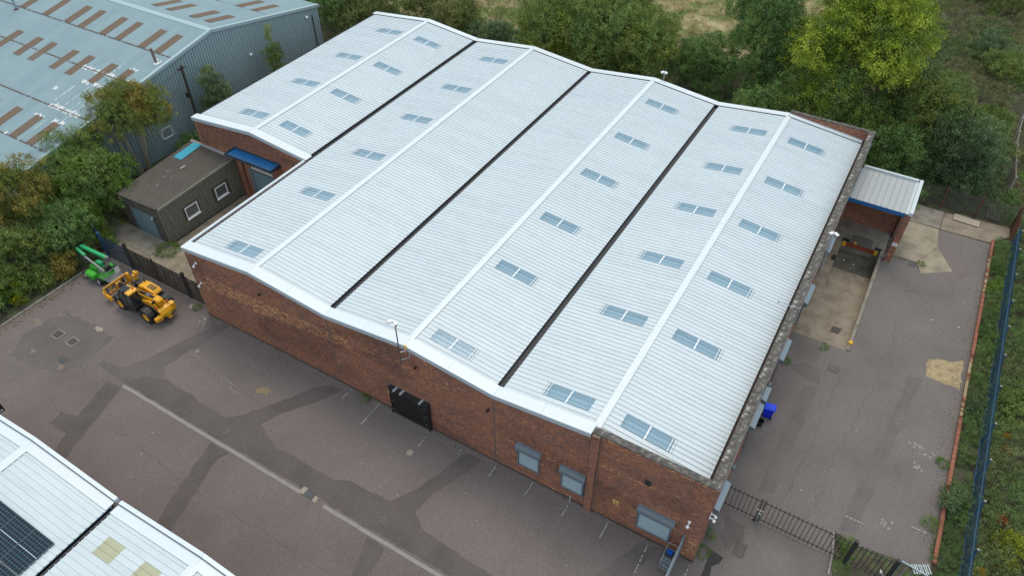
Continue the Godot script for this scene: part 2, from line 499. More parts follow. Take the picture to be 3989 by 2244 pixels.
func make_ground() -> void:
	# soil under everything, left open where the ramp is sunk
	var g := MB.new()
	for r in [[-320.0, 260.0, -330.0, -34.9], [-320.0, 260.0, -21.3, 240.0], [-320.0, 0.7, -34.9, -21.3], [4.3, 260.0, -34.9, -21.3]]:
		g.box(V3(r[0], -0.5, r[2]), V3(r[1], -0.05, r[3]))
	setting("ground", g, M.soil)
	setting("field", poly_sheet([[-120.0, -50.0], [-56.0, -54.0], [-40.0, -58.0], [-20.0, -62.0], [0.0, -78.0], [1.0, -200.0], [-200.0, -200.0], [-200.0, -50.0]], -0.045, -0.02), M.field)
	var y := MB.new()
	for r in [[-52.75, -40.2, -0.55, 0.0], [-52.75, 12.0, 0.0, 48.0]]:
		y.box(V3(r[0], -0.045, r[2]), V3(r[1], 0.0, r[3]))
	var yard := setting("yard", y, M.asphalt)
	var y2 := MB.new()
	for r in [[0.0, 12.0, -21.5, -0.001], [4.25, 12.0, -40.6, -21.5]]:
		y2.box(V3(r[0], -0.045, r[2]), V3(r[1], 0.0, r[3]))
	var side := setting("side_yard", y2, M.asphalt_right)
	# reinstated trenches, a little darker than the old surface
	var k := 0
	for p in [
		[[-40.9, 8.0], [-37.6, 6.2], [-31.3, 6.55], [-30.35, 5.5], [-29.5, 4.2], [-27.8, 1.4], [-26.9, 0.55], [-25.9, 0.5], [-26.3, 1.4], [-28.1, 4.1], [-28.9, 5.7], [-26.64, 6.5], [-21.6, 6.4], [-20.8, 5.95], [-17.6, 5.85], [-16.68, 4.3], [-16.1, 2.3], [-15.5, 0.4], [-14.3, 0.35], [-14.9, 2.2], [-15.7, 4.2], [-15.8, 5.65], [-14.7, 6.35], [-12.9, 6.5], [-9.0, 6.7], [-4.0, 6.7], [-4.0, 7.9], [-39.6, 8.02]],
		[[-41.03, 8.5], [-39.7, 8.45], [-38.0, 13.9], [-36.6, 18.0], [-38.2, 18.0], [-39.2, 13.9], [-39.58, 12.87], [-41.31, 12.95], [-41.55, 11.92], [-40.3, 11.65]],
		[[-30.7, 8.45], [-28.85, 8.45], [-29.3, 9.15], [-27.9, 14.0], [-27.0, 18.0], [-28.4, 18.0], [-29.15, 14.0]],
		[[-17.35, 8.45], [-16.1, 8.45], [-15.5, 10.9], [-15.0, 14.0], [-16.0, 14.0], [-16.6, 10.9]],
		[[-4.41, 3.27], [-3.13, 0.4], [-2.14, 0.25], [-2.74, 2.58], [-3.4, 4.6], [-5.0, 4.7]],
		[[-38.4, 0.15], [-37.5, 0.15], [-37.9, 2.2], [-38.4, 4.0], [-38.6, 5.5], [-37.85, 6.3], [-40.9, 7.95], [-43.1, 7.9], [-43.0, 7.4], [-41.0, 7.0], [-40.3, 5.45], [-39.75, 3.8], [-39.0, 1.65]]]:
		part(yard, "asphalt_patch", poly_sheet(rough_outline(p, 0.5, 0.16, 50 + k), -0.02, 0.004), M.trench if k < 4 else M.trench_pale)
		k += 1
	part(yard, "asphalt_patch", poly_sheet(rough_outline([[-50.5, 9.0], [-50.3, 6.9], [-49.9, 5.6], [-46.95, 5.33], [-44.44, 5.44], [-44.0, 6.7], [-44.1, 7.05], [-43.9, 8.0], [-44.55, 9.7], [-46.94, 10.3], [-49.3, 10.65]], 0.3, 0.45, 70), -0.02, 0.004), M.trench_pale)
	part(yard, "asphalt_patch", poly_sheet(rough_outline([[0.66, -1.28], [1.45, -1.14], [1.37, -0.72], [1.04, -0.3], [1.12, 0.3], [1.3, 1.4], [0.7, 1.5], [0.7, -0.55]], 0.3, 0.05, 71), 0.0, 0.006), M.tar)
	part(yard, "broken_patch", poly_sheet(rough_outline([[-16.3, 3.3], [-15.9, 3.0], [-15.4, 3.4], [-15.6, 3.9], [-16.1, 4.0]], 0.12, 0.25, 72), 0.0, 0.012), M.tar)
	k = 0
	for p in [[[2.14, -16.56], [3.11, -16.9], [2.95, -12.0], [2.77, -6.96], [1.88, -6.43], [2.05, -14.13]], [[8.43, -21.32], [9.31, -21.52], [8.4, -13.0], [7.74, -6.73], [6.76, -6.38], [7.7, -14.0]], [[0.9, -17.6], [3.1, -17.2], [2.2, -21.0], [0.6, -20.6]], [[8.1, -37.8], [9.4, -37.6], [11.0, -35.5], [9.6, -33.5], [8.6, -34.5]]]:
		part(side, "asphalt_patch", poly_sheet(rough_outline(p, 0.5, 0.14, 80 + k), -0.02, 0.004), M.trench_right if k != 3 else M.asphalt)
		k += 1
	part(side, "sand_patch", poly_sheet(rough_outline([[9.34, -23.8], [10.6, -24.2], [11.75, -24.8], [11.7, -21.8], [9.45, -21.9]], 0.3, 0.22, 90), -0.02, 0.005), M.sand)
	part(yard, "asphalt_patch", poly_sheet(rough_outline([[0.8, -3.9], [2.0, -3.8], [2.0, -2.6], [1.4, -1.6], [0.9, -2.2]], 0.2, 0.25, 91), 0.0, 0.005), M.trench_pale)
	# cracks and joints
	k = 0
	for l in [[[-49.0, 3.6], [-44.4, 3.2], [-40.2, 2.9]], [[-37.0, 11.0], [-30.0, 11.4], [-24.0, 11.5], [-16.0, 11.2]], [[-34.0, 4.2], [-29.6, 4.4]], [[-2.1, 0.4], [-2.5, 1.6], [-3.2, 2.4], [-3.9, 3.6]], [[-52.0, 8.6], [-49.9, 6.3]]]:
		part(yard, "crack", crack(l, 0.022, 100 + k), M.crack); k += 1
	for l in [[[5.0, -6.0], [5.6, -12.0], [6.2, -17.0], [6.6, -21.0]], [[3.4, -6.2], [3.9, -14.0], [4.3, -19.0]], [[7.0, -6.0], [7.9, -14.0], [8.6, -20.0]], [[9.6, -38.6], [10.6, -36.9], [10.5, -34.9], [9.9, -33.4], [10.2, -31.8]], [[5.0, -32.5], [6.6, -31.2], [7.6, -30.9], [9.6, -28.6]], [[5.9, -30.0], [7.0, -31.0]], [[6.6, -27.0], [6.9, -22.0]], [[8.6, -28.9], [9.8, -27.4], [11.0, -26.4]], [[4.3, -30.6], [5.8, -31.4]]]:
		part(side, "crack", crack(l, 0.028, 120 + k), M.crack); k += 1
	part(side, "grout_seam", crack([[2.4, -21.6], [2.6, -20.2], [2.55, -18.7], [1.6, -18.9], [0.6, -18.3]], 0.2, 140), M.grout)
	# worn parking lines along the front wall
	for l in [[-25.5, 0.15, 1.1], [-22.95, 0.15, 2.25], [-18.55, 0.75, 1.6], [-15.94, 0.36, 0.75], [-13.3, 0.34, 1.15], [-10.65, 0.15, 1.25], [-7.98, 0.4, 1.3], [-5.34, 0.2, 1.35], [-2.68, 0.3, 2.35], [-0.1, 0.3, 1.1]]:
		part(yard, "parking_line", worn_line(l[0], l[1], l[2], int(l[0] * 10)), M.road_paint)
	for l in [[[-38.5, 3.4], [-35.86, 3.64], [-31.9, 4.46]], [[-37.65, 1.28], [-34.5, 1.66], [-31.56, 2.26]], [[-38.2, 3.55], [-35.6, 3.85], [-32.4, 4.5]]]:
		part(yard, "scrape_mark", crack(l, 0.07, 160 + k), M.trench_scrape); k += 1
	for l in [[-50.7, 7.4, 0.5], [-44.6, 8.9, 0.45], [-45.1, 9.5, 0.4], [-50.4, 8.4, 0.4], [-48.4, 9.4, 0.35], [-46.3, 9.95, 0.5], [-49.8, 6.0, 0.35], [-51.4, 8.9, 0.7], [-47.3, 5.5, 0.3]]:
		var pp := []
		for j in 9: pp.append([l[0] + cos(j * 0.698) * l[2] * rng.randf_range(0.5, 1.4), l[1] + sin(j * 0.698) * l[2] * rng.randf_range(0.2, 0.8)])
		part(yard, "sandy_crust", poly_sheet(rough_outline(pp, 0.08, 0.3, 170 + k), 0.0, 0.0065), M.asphalt_dusty); k += 1
	# grit and leaf fragments blown against walls and kerb
	var gr := PackedFloat32Array()
	kept["grit"] = MB.new().box(V3(-0.5, 0.0, -0.5), V3(0.5, 0.3, 0.5)).mesh()
	for e in [[-39.8, 0.0, 0.06, 0.9, 900], [-52.7, -39.0, 0.02, 0.02, 0]]:
		for i in e[4]:
			var t := rng.randf()
			put(gr, Basis(V3(0, 1, 0), rng.randf() * TAU).scaled(Vector3.ONE * rng.randf_range(0.02, 0.055)), V3(lerpf(e[0], e[1], t), 0.004, e[2] + e[3] * pow(rng.randf(), 2.5)), Color(0.07, 0.055, 0.04) * rng.randf_range(0.5, 2.4))
	for i in 900:
		put(gr, Basis(V3(0, 1, 0), rng.randf() * TAU).scaled(Vector3.ONE * rng.randf_range(0.025, 0.08)), V3(-52.72 + 0.9 * pow(rng.randf(), 2.2), 0.004, rng.randf_range(0.3, 13.0)), Color(0.12, 0.085, 0.04) * rng.randf_range(0.4, 1.8))
	for i in 700:
		put(gr, Basis(V3(0, 1, 0), rng.randf() * TAU).scaled(Vector3.ONE * rng.randf_range(0.02, 0.06)), V3(11.95 - 0.9 * pow(rng.randf(), 2.5), 0.004, rng.randf_range(-40.0, -7.0)), Color(0.11, 0.075, 0.05) * rng.randf_range(0.4, 1.8))
	for i in 500:
		put(gr, Basis(V3(0, 1, 0), rng.randf() * TAU).scaled(Vector3.ONE * rng.randf_range(0.015, 0.04)), V3(rng.randf_range(-52.0, 6.0), 0.004, rng.randf_range(0.2, 16.0)), (Color(0.3, 0.28, 0.25) if rng.randf() < 0.5 else Color(0.05, 0.045, 0.04)) * rng.randf_range(0.6, 1.4))
	var gm := many(self, "grit", kept["grit"], M.bricks, gr)
	tag(gm, "loose grit and leaf fragments scattered over the yard", "grit")
	part(yard, "worn_marking", worn_line(-52.5, 9.5, 10.6, 3), M.road_paint)
	for l in [[7.0, 8.0, -7.6], [10.6, 11.4, -8.9]]:
		var w := MB.new()
		var x: float = l[0]
		while x < l[1]:
			var s := rng.randf_range(0.08, 0.3)
			w.box(V3(x, 0.0, l[2] - 0.03), V3(x + s * 0.7, 0.006, l[2] + 0.03)); x += s
		part(side, "worn_marking", w, M.road_paint)
	# concrete by the shed, laid in bays
	for s in [[[-49.7, -2.35], [-53.7, -2.4], [-55.0, -4.4], [-50.6, -4.34], [-49.3, -4.3]], [[-55.0, -4.4], [-58.0, -4.3], [-57.0, -1.0], [-54.6, -0.6], [-53.7, -2.4]]]:
		part(yard, "concrete_slab", poly_sheet(s, -0.04, 0.03), M.concrete_grey)
	for s in [[[-53.6, -0.56], [-49.75, -0.56], [-49.75, -2.33], [-53.6, -2.38]], [[-49.72, -0.56], [-44.9, -0.56], [-44.9, -4.6], [-49.25, -4.25], [-49.66, -2.33]], [[-44.87, -0.56], [-40.0, -0.56], [-40.0, -4.6], [-44.87, -4.6]], [[-49.25, -4.65], [-44.9, -4.65], [-44.9, -13.0], [-49.25, -13.0]], [[-44.87, -4.65], [-40.0, -4.65], [-40.0, -13.0], [-44.87, -13.0]]]:
		part(yard, "concrete_slab", poly_sheet(s, -0.04, 0.012), M.concrete)
	# the pale edging strip along the hedge
	var kb := 0
	for i in 12:
		var z0 := 1.6 + i * 0.94
		part(yard, "edging_stone", MB.new().cbox(V3(-52.93, -0.05, z0), V3(-52.78, 0.07, z0 + 0.9), 0.015), M.channel_block)
	# rear right: concrete strip and raised slabs
	part(side, "concrete_slab", poly_sheet([[4.95, -34.6], [6.83, -34.64], [8.05, -37.64], [7.78, -40.3], [4.95, -40.3]], -0.04, 0.14), M.concrete_pale)
	var tip := MB.new()
	tip.hexa([V3(6.85, -0.04, -34.62), V3(7.36, -0.04, -33.43), V3(9.62, -0.04, -35.04), V3(8.07, -0.04, -37.62), V3(6.85, 0.135, -34.62), V3(7.36, 0.015, -33.43), V3(9.62, 0.015, -35.04), V3(8.07, 0.135, -37.62)])
	part(side, "concrete_ramp_slab", tip, M.concrete_pale)
	part(side, "concrete_slab", poly_sheet([[4.3, -40.45], [7.84, -40.5], [7.88, -43.3], [4.3, -43.3]], -0.04, 0.1), M.concrete_grey)
	part(side, "concrete_slab", poly_sheet([[7.9, -40.5], [11.9, -40.66], [13.25, -42.3], [13.2, -43.8], [7.92, -43.3]], -0.04, 0.09), M.concrete)
	for i in 6:
		var t := i / 6.0
		part(side, "kerb_stone", MB.new().bar(V3(lerpf(6.62, 6.95, t) + 0.08 * sin(t * 3.0), 0.03, lerpf(-6.1, -3.2, t)), V3(lerpf(6.62, 6.95, t + 0.155) + 0.08 * sin((t + 0.155) * 3.0), 0.03, lerpf(-6.1, -3.2, t + 0.155)), 0.1, 0.14), M.channel_block)
	# planted corner beyond the railings
	setting("verge", poly_sheet([[6.65, -6.2], [7.9, -5.9], [9.95, -6.2], [12.1, -6.3], [14.0, -6.0], [14.0, 6.0], [8.0, 6.0], [7.2, -3.3], [6.8, -4.7]], -0.02, 0.05), M.soil)

func crack(l: Array, w: float, seed_: int) -> MB:
	var n := noise(seed_, 0.7, 4)
	var mb := MB.new()
	var pts := []
	for i in l.size() - 1:
		var a := Vector2(l[i][0], l[i][1])
		var b := Vector2(l[i + 1][0], l[i + 1][1])
		var k := maxi(2, int(a.distance_to(b) / 0.3))
		for j in k + (1 if i == l.size() - 2 else 0):
			var p := a.lerp(b, float(j) / k)
			pts.append(p + Vector2(n.get_noise_2d(p.x, p.y), n.get_noise_2d(p.y, p.x + 50.0)) * 0.35)
	for i in pts.size() - 1:
		var d: Vector2 = (pts[i + 1] - pts[i]).normalized().orthogonal()
		var w0 := w * (0.35 + 0.65 * absf(n.get_noise_1d(i * 3.0)) * 2.0) * 0.5
		var w1 := w * (0.35 + 0.65 * absf(n.get_noise_1d(i * 3.0 + 3.0)) * 2.0) * 0.5
		var f := func(p: Vector2, y: float) -> Vector3: return V3(p.x, y, p.y)
		mb.hexa([f.call(pts[i] - d * w0, 0.0), f.call(pts[i] + d * w0, 0.0), f.call(pts[i + 1] + d * w1, 0.0), f.call(pts[i + 1] - d * w1, 0.0), f.call(pts[i] - d * w0, 0.008), f.call(pts[i] + d * w0, 0.008), f.call(pts[i + 1] + d * w1, 0.008), f.call(pts[i + 1] - d * w1, 0.008)])
	return mb

func worn_line(x: float, z0: float, z1: float, seed_: int) -> MB:
	var n := noise(seed_, 1.9, 3)
	var w := MB.new()
	var z := z0
	while z < z1:
		var s := 0.07
		var q := n.get_noise_1d(z * 2.0)
		if q > -0.22:
			var h := 0.03 + 0.02 * n.get_noise_1d(z * 3.0 + 40.0)
			w.box(V3(x - h, 0.0, z), V3(x + h + 0.01 * q, 0.007, z + s - 0.004))
		z += s
	return w

# ---- the warehouse -------------------------------------------------------------------------------------------
const HE := 6.86
const HR := 7.59
const BACK := -39.65
const FRONT1 := -13.05

func roof_y(x: float) -> float:
	var p := [[-53.5, HE], [-46.19, HR], [-39.95, HE], [-33.12, HR], [-26.52, HE], [-19.95, HR], [-13.52, HE], [-7.11, HR], [-0.65, HE], [5.0, 6.22]]
	for i in p.size() - 1:
		if x <= p[i + 1][0]: return lerpf(p[i][1], p[i + 1][1], (x - p[i][0]) / (p[i + 1][0] - p[i][0]))
	return HE

func rib_profile(n: int, lift: float) -> Array:
	var pr := []
	var p := 1.0 / 3.0
	for i in n:
		for q in [[-0.036, 0.0], [-0.024, 0.056], [0.024, 0.056], [0.036, 0.0], [0.115, 0.0], [0.122, 0.005], [0.134, 0.005], [0.141, 0.0], [0.192, 0.0], [0.199, 0.005], [0.211, 0.005], [0.218, 0.0]]:
			pr.append([i * p + q[0], q[1] + lift])
	pr.append([n * p - 0.036, lift])
	return pr

func rib_sheet(x0: float, y0: float, x1: float, y1: float, n: int, lift := 0.0) -> ArrayMesh:
	# a profiled sheet of n ribs, running up the slope; its local z runs backwards from the sheet's front edge
	var key := "%.3f %.3f %.3f %.3f %d %.3f" % [x0, y0, x1, y1, n, lift]
	if not kept.has(key):
		var along := V3(x1 - x0, y1 - y0, 0)
		var up := along.cross(V3(0, 0, -1) * signf(x1 - x0)).normalized()
		if up.y < 0: up = -up
		kept[key] = MB.new().sheet(V3(x0, y0, 0), along, V3(0, 0, -1), rib_profile(n, lift), up).mesh()
	return kept[key]

func brick_at(u: float, y: float, header: bool, n: FastNoiseLite, band: Array) -> int:
	# which of the six fired colours a brick has
	var q := n.get_noise_2d(u * 1.0, y * 2.6)
	var r := rng.randf()
	for b in band:
		if u > b[0] and u < b[1] and absf(y - lerpf(b[2], b[3], (u - b[0]) / (b[1] - b[0]))) < b[4] and r < b[5]: return 5
	if r > 0.993: return 5
	if header: return 3 if r < 0.62 + q * 0.5 else (4 if r < 0.85 else 1)
	if q > 0.22: return 0 if r < 0.45 else (1 if r < 0.8 else 2)
	if q < -0.22: return 4 if r < 0.35 else (2 if r < 0.75 else 1)
	return 1 if r < 0.42 else (0 if r < 0.62 else (2 if r < 0.9 else 4))

func brickwork(wall: Node, o: Vector3, u: Vector3, out: Vector3, width: float, top: Callable, holes: Array, seed_: int, single_from: Vector2, n_single: int, band := []) -> void:
	# every brick of a wall face in Flemish bond: o is the lower corner, u runs along the wall; the nearest ones are objects of their own
	if not kept.has("unit_brick"):
		var ub := MB.new()
		ub.quad(V3(0, 0, 0), V3(1, 0, 0), V3(1, 1, 0), V3(0, 1, 0))
		ub.quad(V3(0, 1, 0), V3(1, 1, 0), V3(1, 1, -1), V3(0, 1, -1))
		ub.quad(V3(0, 0, -1), V3(1, 0, -1), V3(1, 0, 0), V3(0, 0, 0))
		ub.quad(V3(0, 0, -1), V3(0, 0, 0), V3(0, 1, 0), V3(0, 1, -1))
		ub.quad(V3(1, 0, 0), V3(1, 0, -1), V3(1, 1, -1), V3(1, 1, 0))
		kept["unit_brick"] = ub.mesh()
	var n := noise(seed_, 0.22, 3)
	var soot := noise(seed_ + 500, 0.09, 3)
	var buf := PackedFloat32Array()
	var near := []
	var j := 0
	while j * 0.075 < 8.2:
		var y := j * 0.075 + 0.005
		var s := -0.16875 if j % 2 else 0.0
		var header := false
		while s < width:
			var l := 0.1025 if header else 0.215
			var a := maxf(s, 0.0)
			var b := minf(s + l, width)
			var ok: bool = b - a > 0.03 and y + 0.065 < top.call((a + b) * 0.5)
			if ok:
				for h in holes:
					if b > h[0] and a < h[1] and y + 0.06 > h[2] and y < h[3]: ok = false; break
			if ok:
				var t := brick_at((a + b) * 0.5, y, header, n, band)
				var bs := Basis(u * (b - a), V3(0, 0.065, 0), out * 0.03)
				var at := o + u * a + V3(0, y, 0) + out * rng.randf_range(-0.002, 0.002)
				if n_single > 0 and absf((a + b) * 0.5 - single_from.x) < 2.2 and absf(y - single_from.y) < 1.2: near.append([bs, at, t, absf((a + b) * 0.5 - single_from.x) + absf(y - single_from.y) * 1.3])
				else:
					# sooty patches in the brick faces
					var sq := clampf((soot.get_noise_2d(a, y * 1.8) - 0.12) * 2.0, 0.0, 0.32) * rng.randf_range(0.4, 1.0)
					put(buf, bs, at, BRICKS[t] * rng.randf_range(0.86, 1.12) * (1.0 - sq))
			s += l + 0.01
			header = not header
		j += 1
	near.sort_custom(func(p, q): return p[3] < q[3])
	for i in near.size():
		var e: Array = near[i]
		if i < n_single:
			var m := part(wall, "brick", kept["unit_brick"], M["brick_%d" % e[2]])
			m.transform = Transform3D(e[0], e[1])
		else: put(buf, e[0], e[1], BRICKS[e[2]])
	var rest := many(wall, "bricks", kept["unit_brick"], M.bricks, buf)
	rest.set_meta("kind", "stuff")

func verge(w: Node, xs: Array, zo: float, zi: float, zdrop: float) -> void:
	# folded metal along a gable: a top plate from zi to zo and a drop at zdrop, laid in lengths
	for i in xs.size() - 1:
		var k := maxi(1, int(round(absf(xs[i + 1] - xs[i]) / 3.1)))
		for j in k:
			var a := lerpf(xs[i], xs[i + 1], float(j) / k)
			var b := lerpf(xs[i], xs[i + 1], float(j + 1) / k)
			var ya := roof_y(a) + 0.09
			var yb := roof_y(b) + 0.09
			var lap := 0.006 * ((i + j) % 2)
			var m := MB.new()
			var z0 := minf(zo, zi)
			var z1 := maxf(zo, zi)
			b -= 0.012
			m.hexa([V3(a, ya - 0.03 + lap, z0), V3(b, yb - 0.03 + lap, z0), V3(b, yb - 0.03 + lap, z1), V3(a, ya - 0.03 + lap, z1), V3(a, ya + lap, z0), V3(b, yb + lap, z0), V3(b, yb + lap, z1), V3(a, ya + lap, z1)])
			var f := part(w, "verge_flashing", m, M.flashing)
			var d := MB.new()
			var z2 := zdrop
			var z3 := zdrop + 0.02 * signf(zo - zi)
			d.hexa([V3(a, ya - 0.34, z2), V3(b, yb - 0.34, z2), V3(b, yb - 0.34, z3), V3(a, ya - 0.34, z3), V3(a, ya - 0.033 + lap, z2), V3(b, yb - 0.033 + lap, z2), V3(b, yb - 0.033 + lap, z3), V3(a, ya - 0.033 + lap, z3)])
			part(f, "drip_face", d, M.fascia)

func make_warehouse() -> void:
	var w := thing("warehouse", "brick warehouse with a four-bay white metal roof filling the middle", "warehouse")
	# --- walls
	var zz := func(a: float, b: float) -> Array:
		var p := [Vector2(a, -0.05)]
		p.append(Vector2(b, -0.05))
		return p
	var top_front := func(x: float) -> float: return 7.77 if x > -6.9 else roof_y(x) - 0.06
	var outline := [Vector2(-39.95, -0.05), Vector2(0, -0.05), Vector2(0, 7.77), Vector2(-6.95, 7.77), Vector2(-6.96, 7.5)]
	for x in [-13.52, -19.95, -26.52, -33.12, -39.95]: outline.append(Vector2(x, roof_y(x) - 0.06))
	var fw := part(w, "front_wall", MB.new().prism(outline, Transform3D(Basis.IDENTITY, V3(0, 0, -0.33)), 0.32), M.mortar)
	var holes := [[-21.7 + 39.95, -18.55 + 39.95, 0.0, 2.85], [-11.8 + 39.95, -10.3 + 39.95, 1.15, 3.1], [-8.75 + 39.95, -7.25 + 39.95, 1.1, 3.0], [-3.7 + 39.95, -1.68 + 39.95, 0.9, 2.9], [-13.53 + 39.95, -13.5 + 39.95, 0, 9], [-26.55 + 39.95, -26.52 + 39.95, 0, 9], [-7.05 + 39.95, -6.62 + 39.95, 0.0, 9.0]]
	var bands := [[0.6, 15.0, 3.7, 4.9, 0.42, 0.36], [1.0, 15.0, 4.5, 5.2, 0.16, 0.42], [6.0, 13.3, 3.6, 4.6, 0.25, 0.4], [26.5, 33.0, 2.95, 3.3, 0.1, 0.25], [33.4, 37.5, 5.1, 5.3, 0.09, 0.4], [38.6, 39.9, 0.5, 1.7, 0.8, 0.2], [13.6, 24.0, 5.4, 5.6, 0.35, 0.06], [33.3, 39.8, 7.62, 7.62, 0.09, 0.35]]
	brickwork(fw, V3(-39.95, 0, 0), V3(1, 0, 0), V3(0, 0, 1), 39.95, func(s: float) -> float: return top_front.call(s - 39.95), holes, 61, Vector2(39.9, 7.7), 300, bands)
	for x in [-13.515, -26.535]: part(w, "movement_joint", MB.new().box(V3(x - 0.012, 0.1, -0.02), V3(x + 0.012, 6.78, -0.004)), M.plinth)
	part(w, "plinth", MB.new().box(V3(-39.97, -0.02, -0.2), V3(-21.9, 0.11, 0.012)).box(V3(-18.4, -0.02, -0.2), V3(-7.06, 0.11, 0.012)).box(V3(-6.6, -0.02, -0.2), V3(0.012, 0.11, 0.012)), M.plinth)
	var pil := part(w, "pilaster", MB.new().box(V3(-7.05, -0.05, -0.2), V3(-6.62, 7.77, 0.2)), M.mortar)
	brickwork(pil, V3(-7.05, 0, 0.21), V3(1, 0, 0), V3(0, 0, 1), 0.43, func(_s: float) -> float: return 7.77, [], 62, Vector2.ZERO, 0)
	brickwork(pil, V3(-6.61, 0, 0.21), V3(0, 0, -1), V3(1, 0, 0), 0.2, func(_s: float) -> float: return 7.77, [], 63, Vector2.ZERO, 0)
	var side := part(w, "side_wall", MB.new().box(V3(-0.4, -0.05, -39.9), V3(-0.01, 7.77, -0.34)), M.mortar)
	brickwork(side, V3(0, 0, -0.002), V3(0, 0, -1), V3(1, 0, 0), 39.9, func(_s: float) -> float: return 7.77, [], 64, Vector2.ZERO, 0, [[0.0, 39.0, 7.4, 7.4, 0.12, 0.3]])
	part(w, "left_wall", MB.new().box(V3(-39.94, -0.05, FRONT1), V3(-39.6, 6.75, -0.34)), M.brick_1)
	part(w, "outer_wall", MB.new().box(V3(-53.5, -0.05, BACK), V3(-53.2, 6.75, FRONT1)), M.brick_1)
	var bo := [Vector2(-53.5, -0.05), Vector2(0, -0.05), Vector2(0, 6.7)]
	for x in [-7.11, -13.52, -19.95, -26.52, -33.12, -39.95, -46.19, -53.5]: bo.append(Vector2(x, roof_y(x) - 0.08))
	part(w, "rear_wall", MB.new().prism(bo, Transform3D(Basis.IDENTITY, V3(0, 0, BACK - 0.1)), 0.25), M.brick_1)
	var pr := part(w, "rear_parapet", MB.new().box(V3(-7.1, 6.6, -39.9), V3(-0.42, 7.77, -39.66)), M.mortar)
	brickwork(pr, V3(-7.1, 6.6, -39.65), V3(1, 0, 0), V3(0, 0, 1), 6.68, func(_s: float) -> float: return 1.17, [], 65, Vector2.ZERO, 0)
	# recessed wall of the left bay
	var lo := [Vector2(-53.2, -0.05), Vector2(-39.6, -0.05), Vector2(-39.6, 6.78), Vector2(-46.19, HR - 0.06), Vector2(-53.2, 6.82)]
	var rw := part(w, "recessed_wall", MB.new().prism(lo, Transform3D(Basis.IDENTITY, V3(0, 0, FRONT1 - 0.33)), 0.32), M.mortar)
	brickwork(rw, V3(-53.5, 0, FRONT1), V3(1, 0, 0), V3(0, 0, 1), 13.55, func(s: float) -> float: return roof_y(s - 53.5) - 0.06, [[-47.75 + 53.5, -44.2 + 53.5, 0.0, 3.45]], 66, Vector2.ZERO, 0, [[1.0, 9.0, 4.4, 4.6, 0.3, 0.06]])
	var p2 := part(w, "pilaster", MB.new().box(V3(-48.75, -0.05, FRONT1 - 0.1), V3(-48.3, 4.4, FRONT1 + 0.2)), M.mortar)
	brickwork(p2, V3(-48.75, 0, FRONT1 + 0.21), V3(1, 0, 0), V3(0, 0, 1), 0.45, func(_s: float) -> float: return 4.4, [], 67, Vector2.ZERO, 0)
	brickwork(p2, V3(-48.29, 0, FRONT1 + 0.21), V3(0, 0, -1), V3(1, 0, 0), 0.2, func(_s: float) -> float: return 4.4, [], 68, Vector2.ZERO, 0)
	# --- copings of the right-hand parapet, stone by stone
	var z := 0.03
	while z > -39.85:
		var z2 := maxf(z - rng.randf_range(0.86, 0.98), -39.93)
		part(w, "coping_stone", MB.new().cbox(V3(-0.47, 7.77, z2 + 0.006), V3(0.04, 7.87 + rng.randf_range(-0.006, 0.006), z - 0.006), 0.015), M.coping)
		z = z2
	for e in [[0.03, -0.42], [-39.93, -39.6]]:
		var x := -0.475
		while x > -7.1:
			var x2 := maxf(x - rng.randf_range(0.86, 0.98), -7.12)
			part(w, "coping_stone", MB.new().cbox(V3(x2 + 0.006, 7.77, e[1]), V3(x - 0.006, 7.87 + rng.randf_range(-0.006, 0.006), e[0]), 0.015), M.coping)
			x = x2
	# --- roof: eight slopes, each a deck below and profiled sheets above
	var slopes := [
		[-53.34, -46.19, FRONT1 - 0.6, 0, [-49.95, -46.98]], [-39.73, -46.19, FRONT1 - 0.6, 0, [-42.15, -45.05]],
		[-39.62, -33.12, -0.68, 1, [-36.92, -33.98]], [-26.74, -33.12, -0.68, 1, []],
		[-26.30, -19.95, -0.68, 1, []], [-13.74, -19.95, -0.68, 1, [-16.1, -19.02]],
		[-13.30, -7.11, -0.68, 1, [-10.95, -8.03]], [-0.67, -7.11, -0.40, 1, [-3.13, -6.08]]]
	var lights := [-1.38, -9.0467, -15.38, -22.0467, -28.38, -35.0467]
	var si := 0
	for s in slopes:
		var xl: float = s[0]
		var xr: float = s[1] - 0.02 * signf(s[1] - s[0])
		var yl := roof_y(xl) if absf(xl + 39.73) > 0.01 else roof_y(-40.17)
		if absf(xl + 39.73) < 0.01: xl = -40.17
		if absf(xl + 39.62) < 0.01: yl = roof_y(xl)
		var yr := roof_y(xr)
		var z0: float = s[2]
		var dk := MB.new()
		dk.hexa([V3(xl, yl - 0.34, BACK + 0.1), V3(xr, yr - 0.34, BACK + 0.1), V3(xr, yr - 0.34, z0 + 0.3), V3(xl, yl - 0.34, z0 + 0.3), V3(xl, yl - 0.26, BACK + 0.1), V3(xr, yr - 0.26, BACK + 0.1), V3(xr, yr - 0.26, z0 + 0.3), V3(xl, yl - 0.26, z0 + 0.3)])
		var slope := part(w, "roof_slope", dk, M.deck)
		var on: Array = s[4]
		var zc := -0.38
		while zc > z0 + 0.001: zc -= 1.0 / 3.0
		if zc < z0 - 0.05: zc += 1.0 / 3.0
		var buf := PackedFloat32Array()
		var end := BACK + 0.62
